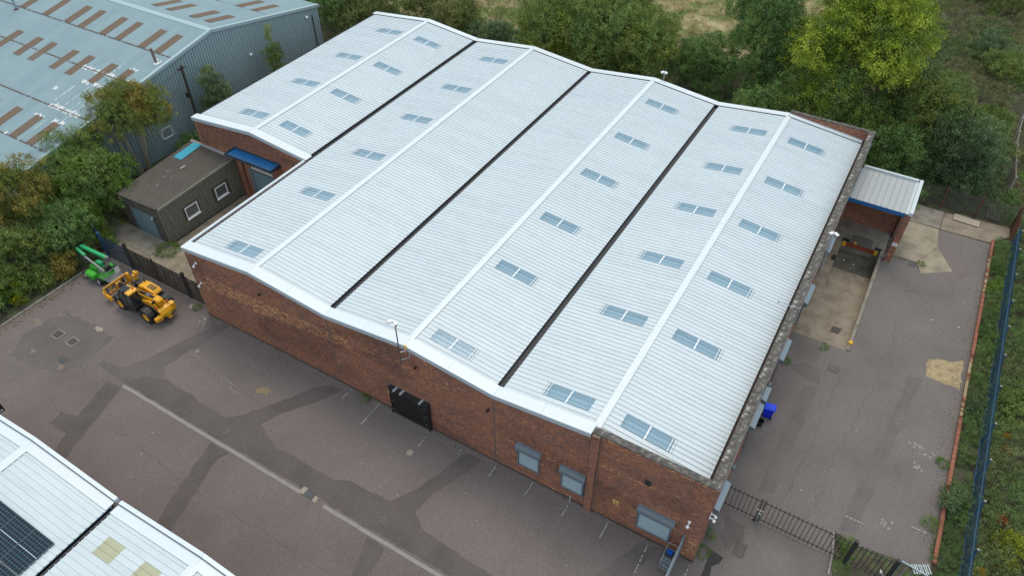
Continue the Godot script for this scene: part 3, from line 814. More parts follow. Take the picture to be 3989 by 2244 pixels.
		while zc > end + 0.2:
			var is_light := false
			var nextl := -1000.0
			for lz in lights:
				if absf(lz - zc) < 0.01: is_light = true
				elif lz < zc - 0.01 and nextl < -999.0: nextl = lz
			if on.is_empty(): is_light = false; nextl = -1000.0
			var left := int(round((zc - maxf(nextl, end)) * 3.0))
			var nr := 3
			if not is_light and left < 5: nr = maxi(1, left)
			var mt: Material = M.roof_white if rng.randf() < 0.6 else M.roof_white_b
			if is_light:
				var xa: float = on[0]
				var xb: float = on[1]
				part(slope, "roof_sheet", rib_sheet(xl, yl, xa, roof_y(xa), nr), mt, V3(0, 0, zc))
				part(slope, "roof_sheet", rib_sheet(xb, roof_y(xb), xr, yr, nr), mt, V3(0, 0, zc))
				rooflight(slope, xa, xb, zc)
			else: part(slope, "roof_sheet", rib_sheet(xl, yl, xr, yr, nr), mt, V3(0, 0, zc))
			for i in nr:
				for k in 5:
					var f := 0.03 + 0.235 * k
					var xx := lerpf(xl, xr, f)
					if is_light and (xx - on[0]) * (xx - on[1]) < 0: continue
					put(buf, Basis.from_scale(V3(0.018, 0.012, 0.018)), V3(xx, lerpf(yl, yr, f) + 0.006, zc - i / 3.0 - 0.075), Color(1, 1, 1))
			zc -= nr / 3.0
		if not kept.has("screw"): kept["screw"] = MB.new().cyl(V3(0, -0.5, 0), V3(0, 0.5, 0), 1.0, 0.7, 6).mesh()
		many(slope, "screws", kept["screw"], M.screw, buf).set_meta("kind", "stuff")
		si += 1
	# --- ridge caps in three-metre lengths
	for r in [[-46.19, FRONT1 - 0.62], [-33.12, -0.66], [-19.95, -0.66], [-7.11, -0.45]]:
		var zr: float = r[1]
		var k := 0
		while zr > BACK + 0.7:
			var ze := maxf(zr - 3.0, BACK + 0.6)
			var y: float = roof_y(r[0]) + 0.076 + 0.005 * (k % 2)
			var yd := y - 0.027
			var m := MB.new()
			for sg in [-1.0, 1.0]:
				var xo: float = r[0] + 0.215 * sg
				m.hexa([V3(r[0], y - 0.012, ze + 0.008), V3(xo, yd - 0.012, ze + 0.008), V3(xo, yd - 0.012, zr), V3(r[0], y - 0.012, zr), V3(r[0], y, ze + 0.008), V3(xo, yd, ze + 0.008), V3(xo, yd, zr), V3(r[0], y, zr)])
				m.hexa([V3(xo - 0.012 * sg, yd - 0.05, ze + 0.008), V3(xo, yd - 0.05, ze + 0.008), V3(xo, yd - 0.05, zr), V3(xo - 0.012 * sg, yd - 0.05, zr), V3(xo - 0.012 * sg, yd - 0.0125, ze + 0.008), V3(xo, yd - 0.0125, ze + 0.008), V3(xo, yd - 0.0125, zr), V3(xo - 0.012 * sg, yd - 0.0125, zr)])
			part(w, "ridge_cap", m, M.flashing)
			zr = ze
			k += 1
	# --- valley gutters
	for v in [[-39.95, FRONT1 - 0.5, 0.2], [-26.52, -0.68, 0.2], [-13.52, -0.68, 0.2]]:
		gutter(w, v[0] - 0.22, v[0] + (0.33 if v[0] < -39.0 else 0.22), v[1], BACK + 0.6, M.gutter_dark)
	gutter(w, -0.66, -0.42, -0.4, BACK + 0.05, M.gutter_rust)
	part(w, "parapet_inner_face", MB.new().box(V3(-0.435, 6.5, -39.6), V3(-0.402, 7.765, -0.42)), M.gutter_rust)
	gutter(w, -39.86, -39.62, -0.68, FRONT1 - 0.4, M.gutter_dark)
	for i in 4:
		var za := -0.45 - i * 3.1
		part(w, "eaves_trim", MB.new().box(V3(-40.03, 6.55, maxf(za - 3.09, FRONT1 + 0.0)), V3(-39.86, 6.99 + 0.004 * (i % 2), za)), M.flashing)
	gutter(w, -53.6, -53.36, FRONT1 - 0.5, BACK + 0.6, M.gutter_dark)
	# --- flashings along the gables
	verge(w, [-40.05, -33.12, -26.52, -19.95, -13.52, -7.16], 0.06, -0.74, 0.06)
	verge(w, [-53.66, -46.19, -39.87], FRONT1 + 0.06, FRONT1 - 0.66, FRONT1 + 0.06)
	verge(w, [-53.66, -46.19, -39.95, -33.12, -26.52, -19.95, -13.52, -7.13], BACK - 0.04, BACK + 0.6, BACK - 0.04)
	verge(w, [-7.11, -0.68], BACK + 0.02, BACK + 0.52, BACK + 0.52)
	# --- front door, shuttered windows
	var d := part(w, "steel_door", MB.new().box(V3(-21.62, 0.03, 0.0), V3(-18.62, 2.66, 0.22)), M.black_paint)
	part(d, "door_frame", MB.new().cbox(V3(-21.72, 0.0, 0.0), V3(-21.63, 2.76, 0.27), 0.01).cbox(V3(-18.61, 0.0, 0.0), V3(-18.5, 2.76, 0.3), 0.01).cbox(V3(-21.72, 2.67, 0.0), V3(-18.5, 2.78, 0.29), 0.01), M.black_steel)
	part(d, "door_leaf", MB.new().cbox(V3(-21.58, 0.1, 0.225), V3(-20.13, 2.6, 0.25), 0.01), M.black_paint)
	part(d, "door_leaf", MB.new().cbox(V3(-20.11, 0.1, 0.225), V3(-18.68, 2.6, 0.25), 0.01), M.black_paint)
	part(d, "sill_plate", MB.new().box(V3(-21.6, 0.0, 0.0), V3(-18.6, 0.095, 0.28)), M.steel_plate)
	for y in [0.45, 1.35, 2.3]:
		part(d, "hinge", MB.new().box(V3(-21.62, y, 0.252), V3(-21.38, y + 0.07, 0.28)), M.fence_grey)
		part(d, "hinge", MB.new().box(V3(-18.9, y, 0.252), V3(-18.64, y + 0.07, 0.28)), M.fence_grey)
	part(d, "hatch_outline", MB.new().box(V3(-20.5, 1.3, 0.252), V3(-20.48, 1.75, 0.258)).box(V3(-20.5, 1.3, 0.252), V3(-20.0, 1.32, 0.258)), M.fence_grey)
	for x in [-21.15, -20.6, -19.05]:
		part(d, "door_lamp", MB.new().cyl(V3(x, 2.79, 0.02), V3(x - 0.02, 2.82, 0.42), 0.085, 0.085, 14).cyl(V3(x, 2.8, 0.0), V3(x, 2.78, 0.1), 0.05, 0.05, 8), M.grey_plastic)
	for e in [[-11.79, -10.3, 1.18, 3.45], [-8.74, -7.26, 1.12, 3.36], [-3.7, -1.66, 0.88, 3.28]]: shutter(w, e[0], e[1], e[2], e[3])
	# shutter boxes along the side wall
	for e in [[-1.8, -3.9], [-8.4, -10.5], [-10.85, -12.1], [-14.85, -17.0], [-21.2, -23.5], [-27.9, -30.05]]: side_shutter(w, e[0], e[1])
	# roller door and its sign in the recess
	var rd := part(w, "roller_door", MB.new().box(V3(-47.35, 0.0, FRONT1 - 0.03), V3(-44.24, 3.3, FRONT1 + 0.02)), M.shutter_blue)
	for i in 33: part(rd, "slat", MB.new().cbox(V3(-47.33, 0.02 + i * 0.1, FRONT1 + 0.01), V3(-44.25, 0.112 + i * 0.1, FRONT1 + 0.045), 0.016), M.shutter_blue)
	part(rd, "guide", MB.new().cbox(V3(-47.74, 0.0, FRONT1 - 0.03), V3(-47.36, 3.44, FRONT1 + 0.08), 0.01), M.steel_grey)
	part(rd, "guide", MB.new().cbox(V3(-44.25, 0.0, FRONT1 - 0.03), V3(-44.2, 3.44, FRONT1 + 0.08), 0.01), M.steel_grey)
	part(rd, "lintel", MB.new().box(V3(-47.36, 3.31, FRONT1 - 0.03), V3(-44.25, 3.44, FRONT1 + 0.06)), M.steel_grey)

func gutter(w: Node, xa: float, xb: float, z0: float, z1: float, m: Material) -> void:
	var y := 6.66
	part(w, "valley_gutter", MB.new().box(V3(xa, y - 0.06, z1), V3(xb, y, z0)).box(V3(xa - 0.02, y - 0.06, z1), V3(xa, 6.845, z0)).box(V3(xb, y - 0.06, z1), V3(xb + 0.02, 6.845, z0)), m)

func rooflight(slope: Node, xa: float, xb: float, zc: float) -> void:
	var ya := roof_y(xa)
	var yb := roof_y(xb)
	var sg := signf(xb - xa)
	var r := part(slope, "rooflight", rib_sheet(xa, ya, xb, yb, 3, 0.004), M.rooflight, V3(0, 0, zc))
	var xm := (xa + xb) * 0.5
	part(r, "lap_strip", rib_sheet(xm - 0.04, roof_y(xm - 0.04), xm + 0.04, roof_y(xm + 0.04), 3, 0.01), M.rooflight_lap)
	part(r, "end_strip", rib_sheet(xa + 0.1 * sg, roof_y(xa + 0.1 * sg), xa + 0.135 * sg, roof_y(xa + 0.135 * sg), 3, 0.01), M.rooflight_lap)
	for q in [0.0, -0.16]: part(r, "end_seam", rib_sheet(xa + q * sg, roof_y(xa + q * sg), xa + (q + 0.018) * sg, roof_y(xa + (q + 0.018) * sg), 3, 0.011), M.seam_dark)
	var k := MB.new()
	var h := func(x: float, z: float, y: float) -> Vector3: return V3(x, roof_y(x) + y, z)
	for zz in [0.0, -0.93]:
		k.hexa([h.call(xa, zz - 0.04, -0.27), h.call(xb, zz - 0.04, -0.27), h.call(xb, zz - 0.03, -0.27), h.call(xa, zz - 0.03, -0.27), h.call(xa, zz - 0.04, -0.005), h.call(xb, zz - 0.04, -0.005), h.call(xb, zz - 0.03, -0.005), h.call(xa, zz - 0.03, -0.005)])
	for x in [xa + 0.02 * sg, xb - 0.02 * sg]:
		k.hexa([h.call(x, -0.045, -0.27), h.call(x + 0.01, -0.045, -0.27), h.call(x + 0.01, -0.95, -0.27), h.call(x, -0.95, -0.27), h.call(x, -0.045, -0.005), h.call(x + 0.01, -0.045, -0.005), h.call(x + 0.01, -0.95, -0.005), h.call(x, -0.95, -0.005)])
	part(r, "kerb", k, M.deck)

func shutter(w: Node, x0: float, x1: float, y0: float, y1: float) -> void:
	# a roller shutter over a window: sloping box, guides, slats
	var yh := y1 - 0.52
	var box := MB.new().prism([Vector2(0.0, yh), Vector2(0.31, yh), Vector2(0.31, y1 - 0.22), Vector2(0.19, y1), Vector2(0.0, y1)], Transform3D(Basis(V3(0, 0, 1), V3(0, 1, 0), V3(-1, 0, 0)), V3(x1 + 0.1, 0, 0.002)), x1 - x0 + 0.2)
	var s := part(w, "window_shutter", box, M.steel_grey)
	part(s, "guide", MB.new().cbox(V3(x0 - 0.02, y0, 0.0), V3(x0 + 0.06, yh, 0.12), 0.01), M.steel_grey)
	part(s, "guide", MB.new().cbox(V3(x1 - 0.06, y0, 0.0), V3(x1 + 0.02, yh, 0.12), 0.01), M.steel_grey)
	part(s, "bottom_rail", MB.new().cbox(V3(x0 + 0.065, y0, 0.01), V3(x1 - 0.065, y0 + 0.09, 0.11), 0.01), M.steel_grey)
	var y := y0 + 0.1
	while y < yh:
		part(s, "slat", MB.new().cbox(V3(x0 + 0.065, y, 0.02), V3(x1 - 0.065, minf(y + 0.105, yh - 0.002), 0.075), 0.024), M.slat)
		y += 0.112
	part(s, "end_cap", MB.new().box(V3(x1 + 0.102, yh + 0.02, 0.0), V3(x1 + 0.11, y1 - 0.03, 0.2)), M.galvanised_dull)

func side_shutter(w: Node, z0: float, z1: float) -> void:
	var s := part(w, "shutter_box", MB.new().prism([Vector2(0.0, 2.98), Vector2(0.32, 2.98), Vector2(0.32, 3.3), Vector2(0.0, 3.42)], Transform3D(Basis(V3(1, 0, 0), V3(0, 1, 0), V3(0, 0, 1)), V3(0.002, 0, z1)), z0 - z1), M.galvanised_dull)
	part(s, "end_plate", MB.new().box(V3(0.01, 3.0, z0 + 0.002), V3(0.31, 3.29, z0 + 0.012)), M.steel_grey)
	part(s, "guide", MB.new().box(V3(0.0, 0.9, z0 - 0.1), V3(0.1, 2.98, z0 - 0.03)), M.steel_grey)
	part(s, "guide", MB.new().box(V3(0.0, 0.9, z1 + 0.03), V3(0.1, 2.98, z1 + 0.1)), M.steel_grey)
	var y := 0.95
	while y < 2.9:
		part(s, "slat", MB.new().cbox(V3(0.012, y, z1 + 0.105), V3(0.06, y + 0.15, z0 - 0.105), 0.02), M.slat)
		y += 0.158

# ---- loading dock on the right-hand side ---------------------------------------------------------------------
func make_dock() -> void:
	var d := thing("loading_dock", "sunken concrete loading dock with brick porch against the warehouse side", "loading dock", V3(2.5, 0, -34.6))
	var L := V3(-2.5, 0, 34.6)
	var P := func(called: String, mb: MB, m: Material) -> MeshInstance3D: return part(d, called, mb, m, L)
	P.call("walkway", MB.new().box(V3(0.0, -1.3, -34.6), V3(0.82, 0.0, -21.5)), M.concrete)
	var ramp := MB.new()
	ramp.hexa([V3(0.82, -1.5, -31.7), V3(3.95, -1.5, -31.7), V3(3.95, -1.5, -21.5), V3(0.82, -1.5, -21.5), V3(0.82, -0.85, -31.7), V3(3.95, -0.85, -31.7), V3(3.95, -0.003, -21.5), V3(0.82, -0.003, -21.5)])
	P.call("ramp", ramp, M.concrete)
	P.call("ramp_pit", MB.new().box(V3(0.82, -1.6, -34.6), V3(3.95, -0.93, -31.7)), M.concrete_dark)
	P.call("retaining_wall", MB.new().hexa([V3(3.95, -1.6, -34.6), V3(4.22, -1.6, -34.6), V3(4.22, -1.6, -21.6), V3(3.95, -1.6, -21.6), V3(3.95, 0.15, -34.6), V3(4.22, 0.15, -34.6), V3(4.22, 0.02, -21.6), V3(3.95, 0.02, -21.6)]), M.concrete_grey)
	P.call("painted_wall_end", MB.new().cbox(V3(3.94, -0.02, -22.6), V3(4.23, 0.17, -22.25), 0.02), M.bumper_yellow)
	P.call("dock_floor", MB.new().box(V3(0.0, -1.6, -37.75), V3(4.9, 0.0, -34.61)), M.concrete_grey)
	# levelling plate and bumpers
	var lv := P.call("dock_leveller", MB.new().box(V3(1.15, -0.36, -34.6), V3(3.65, 0.012, -34.52)), M.leveller_red)
	part(lv, "lip_plate", MB.new().box(V3(1.5, 0.004, -35.9), V3(3.2, 0.03, -34.5)), M.steel_plate)
	part(lv, "lip_hinge", MB.new().cyl(V3(1.2, 0.02, -34.5), V3(3.6, 0.02, -34.5), 0.035, 0.035, 8), M.rust)
	for x in [1.0, 3.65]:
		var b: MeshInstance3D = P.call("bumper", MB.new().cbox(V3(x - 0.15, -0.42, -34.6), V3(x + 0.15, 0.05, -34.42), 0.02), M.bumper_yellow)
		part(b, "rubber_pad", MB.new().cbox(V3(x - 0.17, 0.02, -34.9), V3(x + 0.4, 0.14, -34.5), 0.02), M.black_steel)
	P.call("control_stop", MB.new().cbox(V3(1.75, 0.03, -34.75), V3(1.95, 0.14, -34.5), 0.02), M.bumper_yellow)
	P.call("drain_plate", poly_sheet([[2.5, -23.05], [3.08, -23.05], [3.18, -23.75], [2.54, -23.8]], -0.19, -0.11), M.iron)
	P.call("plastic_bollard", MB.new().cbox(V3(0.55, 0.0, -32.1), V3(0.85, 0.18, -31.5), 0.03), M.black_steel)
	# porch
	var back: MeshInstance3D = P.call("back_wall", MB.new().box(V3(0.0, -0.1, -38.05), V3(4.45, 4.95, -37.76)), M.mortar)
	brickwork(back, V3(0.0, 0, -37.75), V3(1, 0, 0), V3(0, 0, 1), 4.45, func(_s: float) -> float: return 4.9, [], 71, Vector2.ZERO, 0)
	var ret: MeshInstance3D = P.call("return_wall", MB.new().box(V3(4.46, -0.1, -38.05), V3(4.9, 4.95, -37.3)), M.mortar)
	brickwork(ret, V3(4.45, 0, -38.05), V3(0, 0, 1), V3(-1, 0, 0), 0.75, func(_s: float) -> float: return 4.9, [], 72, Vector2.ZERO, 0)
	var pl: MeshInstance3D = P.call("pillar", MB.new().box(V3(4.45, -0.02, -33.95), V3(4.89, 5.0, -33.46)), M.mortar)
	brickwork(pl, V3(4.44, 0, -33.45), V3(1, 0, 0), V3(0, 0, 1), 0.46, func(_s: float) -> float: return 4.98, [], 73, Vector2.ZERO, 0)
	brickwork(pl, V3(4.44, 0, -33.96), V3(0, 0, 1), V3(-1, 0, 0), 0.5, func(_s: float) -> float: return 4.98, [], 74, Vector2.ZERO, 0)
	P.call("pillar_base", MB.new().cbox(V3(4.36, -0.02, -34.02), V3(4.98, 0.1, -33.38), 0.02), M.concrete_grey)
	P.call("blue_beam", MB.new().box(V3(0.05, 4.72, -33.62), V3(4.5, 5.07, -33.5)), M.beam_blue)
	var roof: MeshInstance3D = P.call("porch_deck", MB.new().box(V3(0.06, 5.0, -38.5), V3(4.55, 5.06, -33.62)), M.porch_trim)
	for i in 9:
		var x0 := 0.14 + i * 0.475
		part(roof, "roof_sheet", MB.new().sheet(V3(x0, 5.08, -33.5), V3(0, 0, -5.0), V3(1, 0, 0), [[0.0, 0.0], [0.012, 0.045], [0.04, 0.045], [0.052, 0.0], [0.47, 0.0]], V3(0, 1, 0)), M.porch_roof)
	part(roof, "rear_trim", MB.new().box(V3(0.2, 5.07, -38.72), V3(4.6, 5.3, -38.5)), M.porch_trim)
	part(roof, "edge_tray", MB.new().box(V3(4.44, 5.07, -38.5), V3(4.66, 5.13, -33.45)), M.porch_trim)
	part(roof, "edge_trim", MB.new().box(V3(4.67, 5.0, -38.72), V3(4.95, 5.3, -36.0)), M.porch_trim)
	part(roof, "edge_trim", MB.new().box(V3(4.67, 5.0, -35.99), V3(4.95, 5.31, -33.42)), M.porch_trim)
	P.call("porch_lamp", MB.new().cbox(V3(3.7, 4.5, -37.7), V3(4.1, 4.65, -37.45), 0.02), M.black_steel)
	for e in [[1.5, -33.2, 0.25], [2.35, -33.0, 0.2], [2.2, -32.3, 0.12], [3.4, -31.2, 0.22]]:
		litter(V3(e[0], -0.92 if e[1] < -31.7 else -0.8, e[1]), e[2], "scrap of pale litter lying in the loading dock pit")
	var sg := thing("notice", "white notice with small print on the dock porch pillar", "sign", V3(4.66, 2.0, -33.44))
	part(sg, "board", MB.new().cbox(V3(-0.21, -0.17, 0.0), V3(0.21, 0.17, 0.012), 0.004), M.paper)
	for i in 4: part(sg, "print_line", MB.new().box(V3(-0.15, 0.09 - i * 0.06, 0.012), V3(0.15 - 0.03 * (i % 2), 0.105 - i * 0.06, 0.0135)), M.steel_grey)

func litter(at: Vector3, size: float, label := "scrap of white litter lying on the yard") -> void:
	var mb := MB.new()
	var n := 6
	var top := at * 0.0 + V3(0, size * 0.3, 0)
	for i in n:
		var a0 := TAU * i / n
		var a1 := TAU * (i + 1) / n
		var r0 := size * 0.5 * (0.6 + 0.5 * sin(i * 2.3 + size * 40.0))
		var r1 := size * 0.5 * (0.6 + 0.5 * sin(((i + 1) % n) * 2.3 + size * 40.0))
		var p := V3(cos(a0) * r0, 0.004, sin(a0) * r0)
		var q := V3(cos(a1) * r1, 0.004, sin(a1) * r1)
		mb.otri(p, q, top, V3(0, 1, 0) + p)
		mb.otri(p, q, V3(0, 0.002, 0), V3(0, -1, 0))
	single("litter", label, "litter", mb, M.litter, at, "scraps of litter")

# ---- the metal shed in the recess ----------------------------------------------------------------------------
func trap(n: int, p: float, h: float, a := 0.25) -> Array:
	# trapezoid corrugation: n waves of pitch p and height h
	var r := []
	for i in n:
		r.append([i * p, 0.0]); r.append([i * p + p * a, 0.0]); r.append([i * p + p * (a + 0.12), h]); r.append([i * p + p * 0.86, h])
	r.append([n * p, 0.0])
	return r

func wave(n: int, p: float, h: float) -> Array:
	var r := []
	for i in n * 4 + 1: r.append([i * p / 4.0, h * [0.0, 0.7, 1.0, 0.7][i % 4]])
	return r

func make_shed() -> void:
	var s := thing("metal_shed", "dull brown profiled metal shed with two white-framed windows and lean-to roof", "shed", V3(-52, 0, -8.7))
	var L := V3(52, 0, 8.7)
	var body := MB.new()
	var fr := V3(-49.36, 3.68, -4.4)
	var fl := V3(-54.6, 3.42, -4.4)
	var br := V3(-49.36, 3.93, -13.0)
	var bl := V3(-54.6, 4.12, -13.0)
	# four hollow walls, a ceiling, and openings for the two windows
	body.hexa([V3(fl.x, -0.03, fl.z), V3(fr.x, -0.03, fr.z), V3(fr.x, -0.03, fr.z - 0.08), V3(fl.x, -0.03, fl.z - 0.08), fl, fr, fr - V3(0, 0, 0.08), fl - V3(0, 0, 0.08)])
	body.hexa([V3(bl.x, -0.03, bl.z + 0.08), V3(br.x, -0.03, br.z + 0.08), V3(br.x, -0.03, br.z), V3(bl.x, -0.03, bl.z), bl + V3(0, 0, 0.08), br + V3(0, 0, 0.08), br, bl])
	body.hexa([V3(fl.x, -0.03, fl.z - 0.081), V3(fl.x + 0.08, -0.03, fl.z - 0.081), V3(bl.x + 0.08, -0.03, bl.z + 0.081), V3(bl.x, -0.03, bl.z + 0.081), fl - V3(0, 0, 0.081), fl + V3(0.08, 0, -0.081), bl + V3(0.08, 0, 0.081), bl + V3(0, 0, 0.081)])
	var zc := [fr.z - 0.081, -6.7, -7.9, -10.11, -11.25, br.z + 0.081]
	for i in 5:
		var yt := 3.66
		if i % 2 == 0: body.box(V3(fr.x - 0.08, -0.03, zc[i + 1]), V3(fr.x, yt, zc[i]))
		else: body.box(V3(fr.x - 0.08, -0.03, zc[i + 1]), V3(fr.x, 1.3, zc[i])).box(V3(fr.x - 0.08, 2.36, zc[i + 1]), V3(fr.x, yt, zc[i]))
	body.hexa([fl + V3(0.081, -0.1, -0.081), fr + V3(-0.081, -0.1, -0.081), br + V3(-0.081, -0.1, 0.081), bl + V3(0.081, -0.1, 0.081), fl + V3(0.081, 0, -0.081), fr + V3(-0.081, 0, -0.081), br + V3(-0.081, 0, 0.081), bl + V3(0.081, 0, 0.081)])
	var core := part(s, "wall", body, M.shed_front, L)
	# right-hand wall cladding in sheets, cut round the windows
	var wins := [[-6.62, -7.98], [-10.03, -11.33]]
	for i in 34:
		var z0 := -4.4 - i * 0.253
		var y1 := lerpf(fr.y, br.y, i / 34.0)
		var spans := [[0.02, y1]]
		for wn in wins:
			if z0 - 0.253 < wn[0] + 0.18 and z0 > wn[1] - 0.18: spans = [[0.02, 1.08], [2.56, y1]]
		var mb := MB.new()
		for sp in spans: mb.sheet(V3(-49.35, sp[0], z0), V3(0, sp[1] - sp[0], 0), V3(0, 0, -1), trap(1, 0.253, 0.055, 0.42), V3(1, 0, 0))
		part(core, "cladding_sheet", mb, M.shed_wall, Vector3.ZERO)
	part(s, "corner_trim", MB.new().box(V3(-49.37, 0.0, -4.39), V3(-49.3, 3.7, -4.3)), M.shed_wall, L)
	part(s, "eaves_trim", MB.new().hexa([V3(-49.38, 3.5, -4.35), V3(-49.26, 3.5, -4.35), V3(-49.26, 3.75, -13.0), V3(-49.38, 3.75, -13.0), V3(-49.38, 3.82, -4.35), V3(-49.26, 3.74, -4.35), V3(-49.26, 3.99, -13.0), V3(-49.38, 4.07, -13.0)]), M.shed_wall, L)
	part(s, "base_rail", MB.new().box(V3(-49.34, 0.0, -13.0), V3(-49.24, 0.1, -4.3)), M.plinth, L)
	# roof sheets run from front to back
	var n := 22
	for i in n:
		var a := fl.lerp(fr, float(i) / n) + V3(-0.1, 0.08, 0.12)
		var b := bl.lerp(br, float(i) / n) + V3(-0.1, 0.08, 0.0)
		part(s, "roof_sheet", MB.new().sheet(a, b - a, V3(1, (fr.y - fl.y) / 5.24, 0), trap(2, 0.12, 0.03), V3(0, 1, 0)), M.shed_roof, L)
	for i in 2:
		var a2 := V3(-54.2 + i * 0.52, 4.03 + 0.01 * i, -10.3)
		part(s, "cyan_patch_sheet", MB.new().sheet(a2, V3(0.0, 0.2, -2.5), V3(1, 0.0, 0), wave(4, 0.13, 0.03), V3(0, 1, 0)), M.cyan_sheet, L)
	for q in [[-52.3, 3.98, -9.4, 0.5, 0.16], [-53.0, 3.9, -8.4, 0.35, 0.05], [-52.6, 3.86, -7.7, 0.4, 0.05], [-51.9, 3.9, -7.9, 0.3, 0.04], [-52.2, 3.82, -6.6, 0.35, 0.05], [-54.0, 4.15, -12.2, 0.25, 0.2]]:
		part(s, "loose_scrap", MB.new().hexa([V3(q[0], q[1], q[2]), V3(q[0] + q[4], q[1], q[2]), V3(q[0] + q[4] * 1.3, q[1] + 0.03, q[2] - q[3]), V3(q[0] + 0.03, q[1] + 0.03, q[2] - q[3]), V3(q[0], q[1] + 0.01, q[2]), V3(q[0] + q[4], q[1] + 0.01, q[2]), V3(q[0] + q[4] * 1.3, q[1] + 0.04, q[2] - q[3]), V3(q[0] + 0.03, q[1] + 0.04, q[2] - q[3])]), M.galvanised, L)
	part(s, "lead_flashing", MB.new().hexa([V3(-54.7, 4.16, -13.0), V3(-49.2, 4.02, -13.0), V3(-49.2, 4.05, -12.75), V3(-54.7, 4.19, -12.75), V3(-54.7, 4.32, -13.0), V3(-49.2, 4.2, -13.0), V3(-49.2, 4.09, -12.75), V3(-54.7, 4.23, -12.75)]), M.channel_block, L)
	# front: roller door under a boarded head
	var rd := part(s, "roller_door", MB.new().box(V3(-53.3, 0.03, -4.42), V3(-50.62, 2.55, -4.37)), M.shutter_blue, L)
	for i in 21: part(rd, "slat", MB.new().cbox(V3(-53.28, 0.05 + i * 0.118, -4.375), V3(-50.64, 0.16 + i * 0.118, -4.345), 0.014), M.shutter_blue)
	part(rd, "guide", MB.new().box(V3(-53.4, 0.0, -4.4), V3(-53.3, 2.62, -4.3)), M.steel_grey)
	part(rd, "guide", MB.new().box(V3(-50.62, 0.0, -4.4), V3(-50.52, 2.62, -4.3)), M.steel_grey)
	part(s, "front_fascia", MB.new().box(V3(-54.7, 2.75, -4.4), V3(-49.4, 3.4, -4.33)), M.shed_front, L)
	part(s, "wall_lamp", MB.new().cyl(V3(-50.35, 2.6, -4.4), V3(-50.35, 2.65, -4.2), 0.04, 0.04, 8).cyl(V3(-50.35, 2.7, -4.2), V3(-50.35, 2.5, -4.15), 0.07, 0.1, 10), M.grey_plastic, L)
	for wn in wins:
		var f := part(s, "window", MB.new().box(V3(-49.34, 1.18, wn[1] - 0.06), V3(-49.29, 2.46, wn[1] - 0.02)).box(V3(-49.34, 1.18, wn[0] + 0.02), V3(-49.29, 2.46, wn[0] + 0.06)).box(V3(-49.34, 2.461, wn[1] - 0.06), V3(-49.29, 2.5, wn[0] + 0.06)), M.shed_front, L)
		part(f, "frame", MB.new().box(V3(-49.33, 1.26, wn[1]), V3(-49.24, 1.34, wn[0])).box(V3(-49.33, 2.32, wn[1]), V3(-49.24, 2.39, wn[0])).box(V3(-49.33, 1.34, wn[1]), V3(-49.24, 2.32, wn[1] + 0.08)).box(V3(-49.33, 1.34, wn[0] - 0.08), V3(-49.24, 2.32, wn[0])), M.white_upvc)
		part(f, "sill", MB.new().cbox(V3(-49.33, 1.18, wn[1] - 0.06), V3(-49.16, 1.255, wn[0] + 0.06), 0.01), M.white_upvc)
		part(f, "glass_pane", MB.new().box(V3(-49.3, 1.345, wn[1] + 0.085), V3(-49.29, 2.315, wn[0] - 0.085)), M.pane)
	# awning over the roller door of the recess
	var a := thing("awning", "blue corrugated awning over the recessed roller door", "awning", V3(-46.2, 5.25, FRONT1))
	part(a, "frame", MB.new().box(V3(-2.68, -0.2, 1.13), V3(2.88, 0.06, 1.2)).box(V3(-2.68, -0.2, 0.0), V3(-2.6, 0.06, 1.13)).box(V3(2.8, -0.2, 0.0), V3(2.88, 0.06, 1.13)).box(V3(-2.6, -0.1, 0.0), V3(2.8, 0.1, 0.05)), M.awning_frame)
	for i in 18: part(a, "roof_sheet", MB.new().sheet(V3(-2.58 + i * 0.298, -0.08, 0.06), V3(0, -0.02, 1.06), V3(1, 0, 0), wave(2, 0.149, 0.035), V3(0, 1, 0)), M.awning_blue)
	var pc := thing("sign_board", "white board reading PLASTIC COLLECTIONS above the recessed roller door", "sign", V3(-45.9, 3.87, FRONT1 + 0.07))
	part(pc, "board", MB.new().box(V3(-1.33, -0.25, 0.0), V3(1.33, 0.25, 0.02)), M.paper)
	words(pc, "lettering", "PLASTIC COLLECTIONS", 0.26, M.ink, Transform3D(Basis.IDENTITY, V3(0, -0.04, 0.022)))

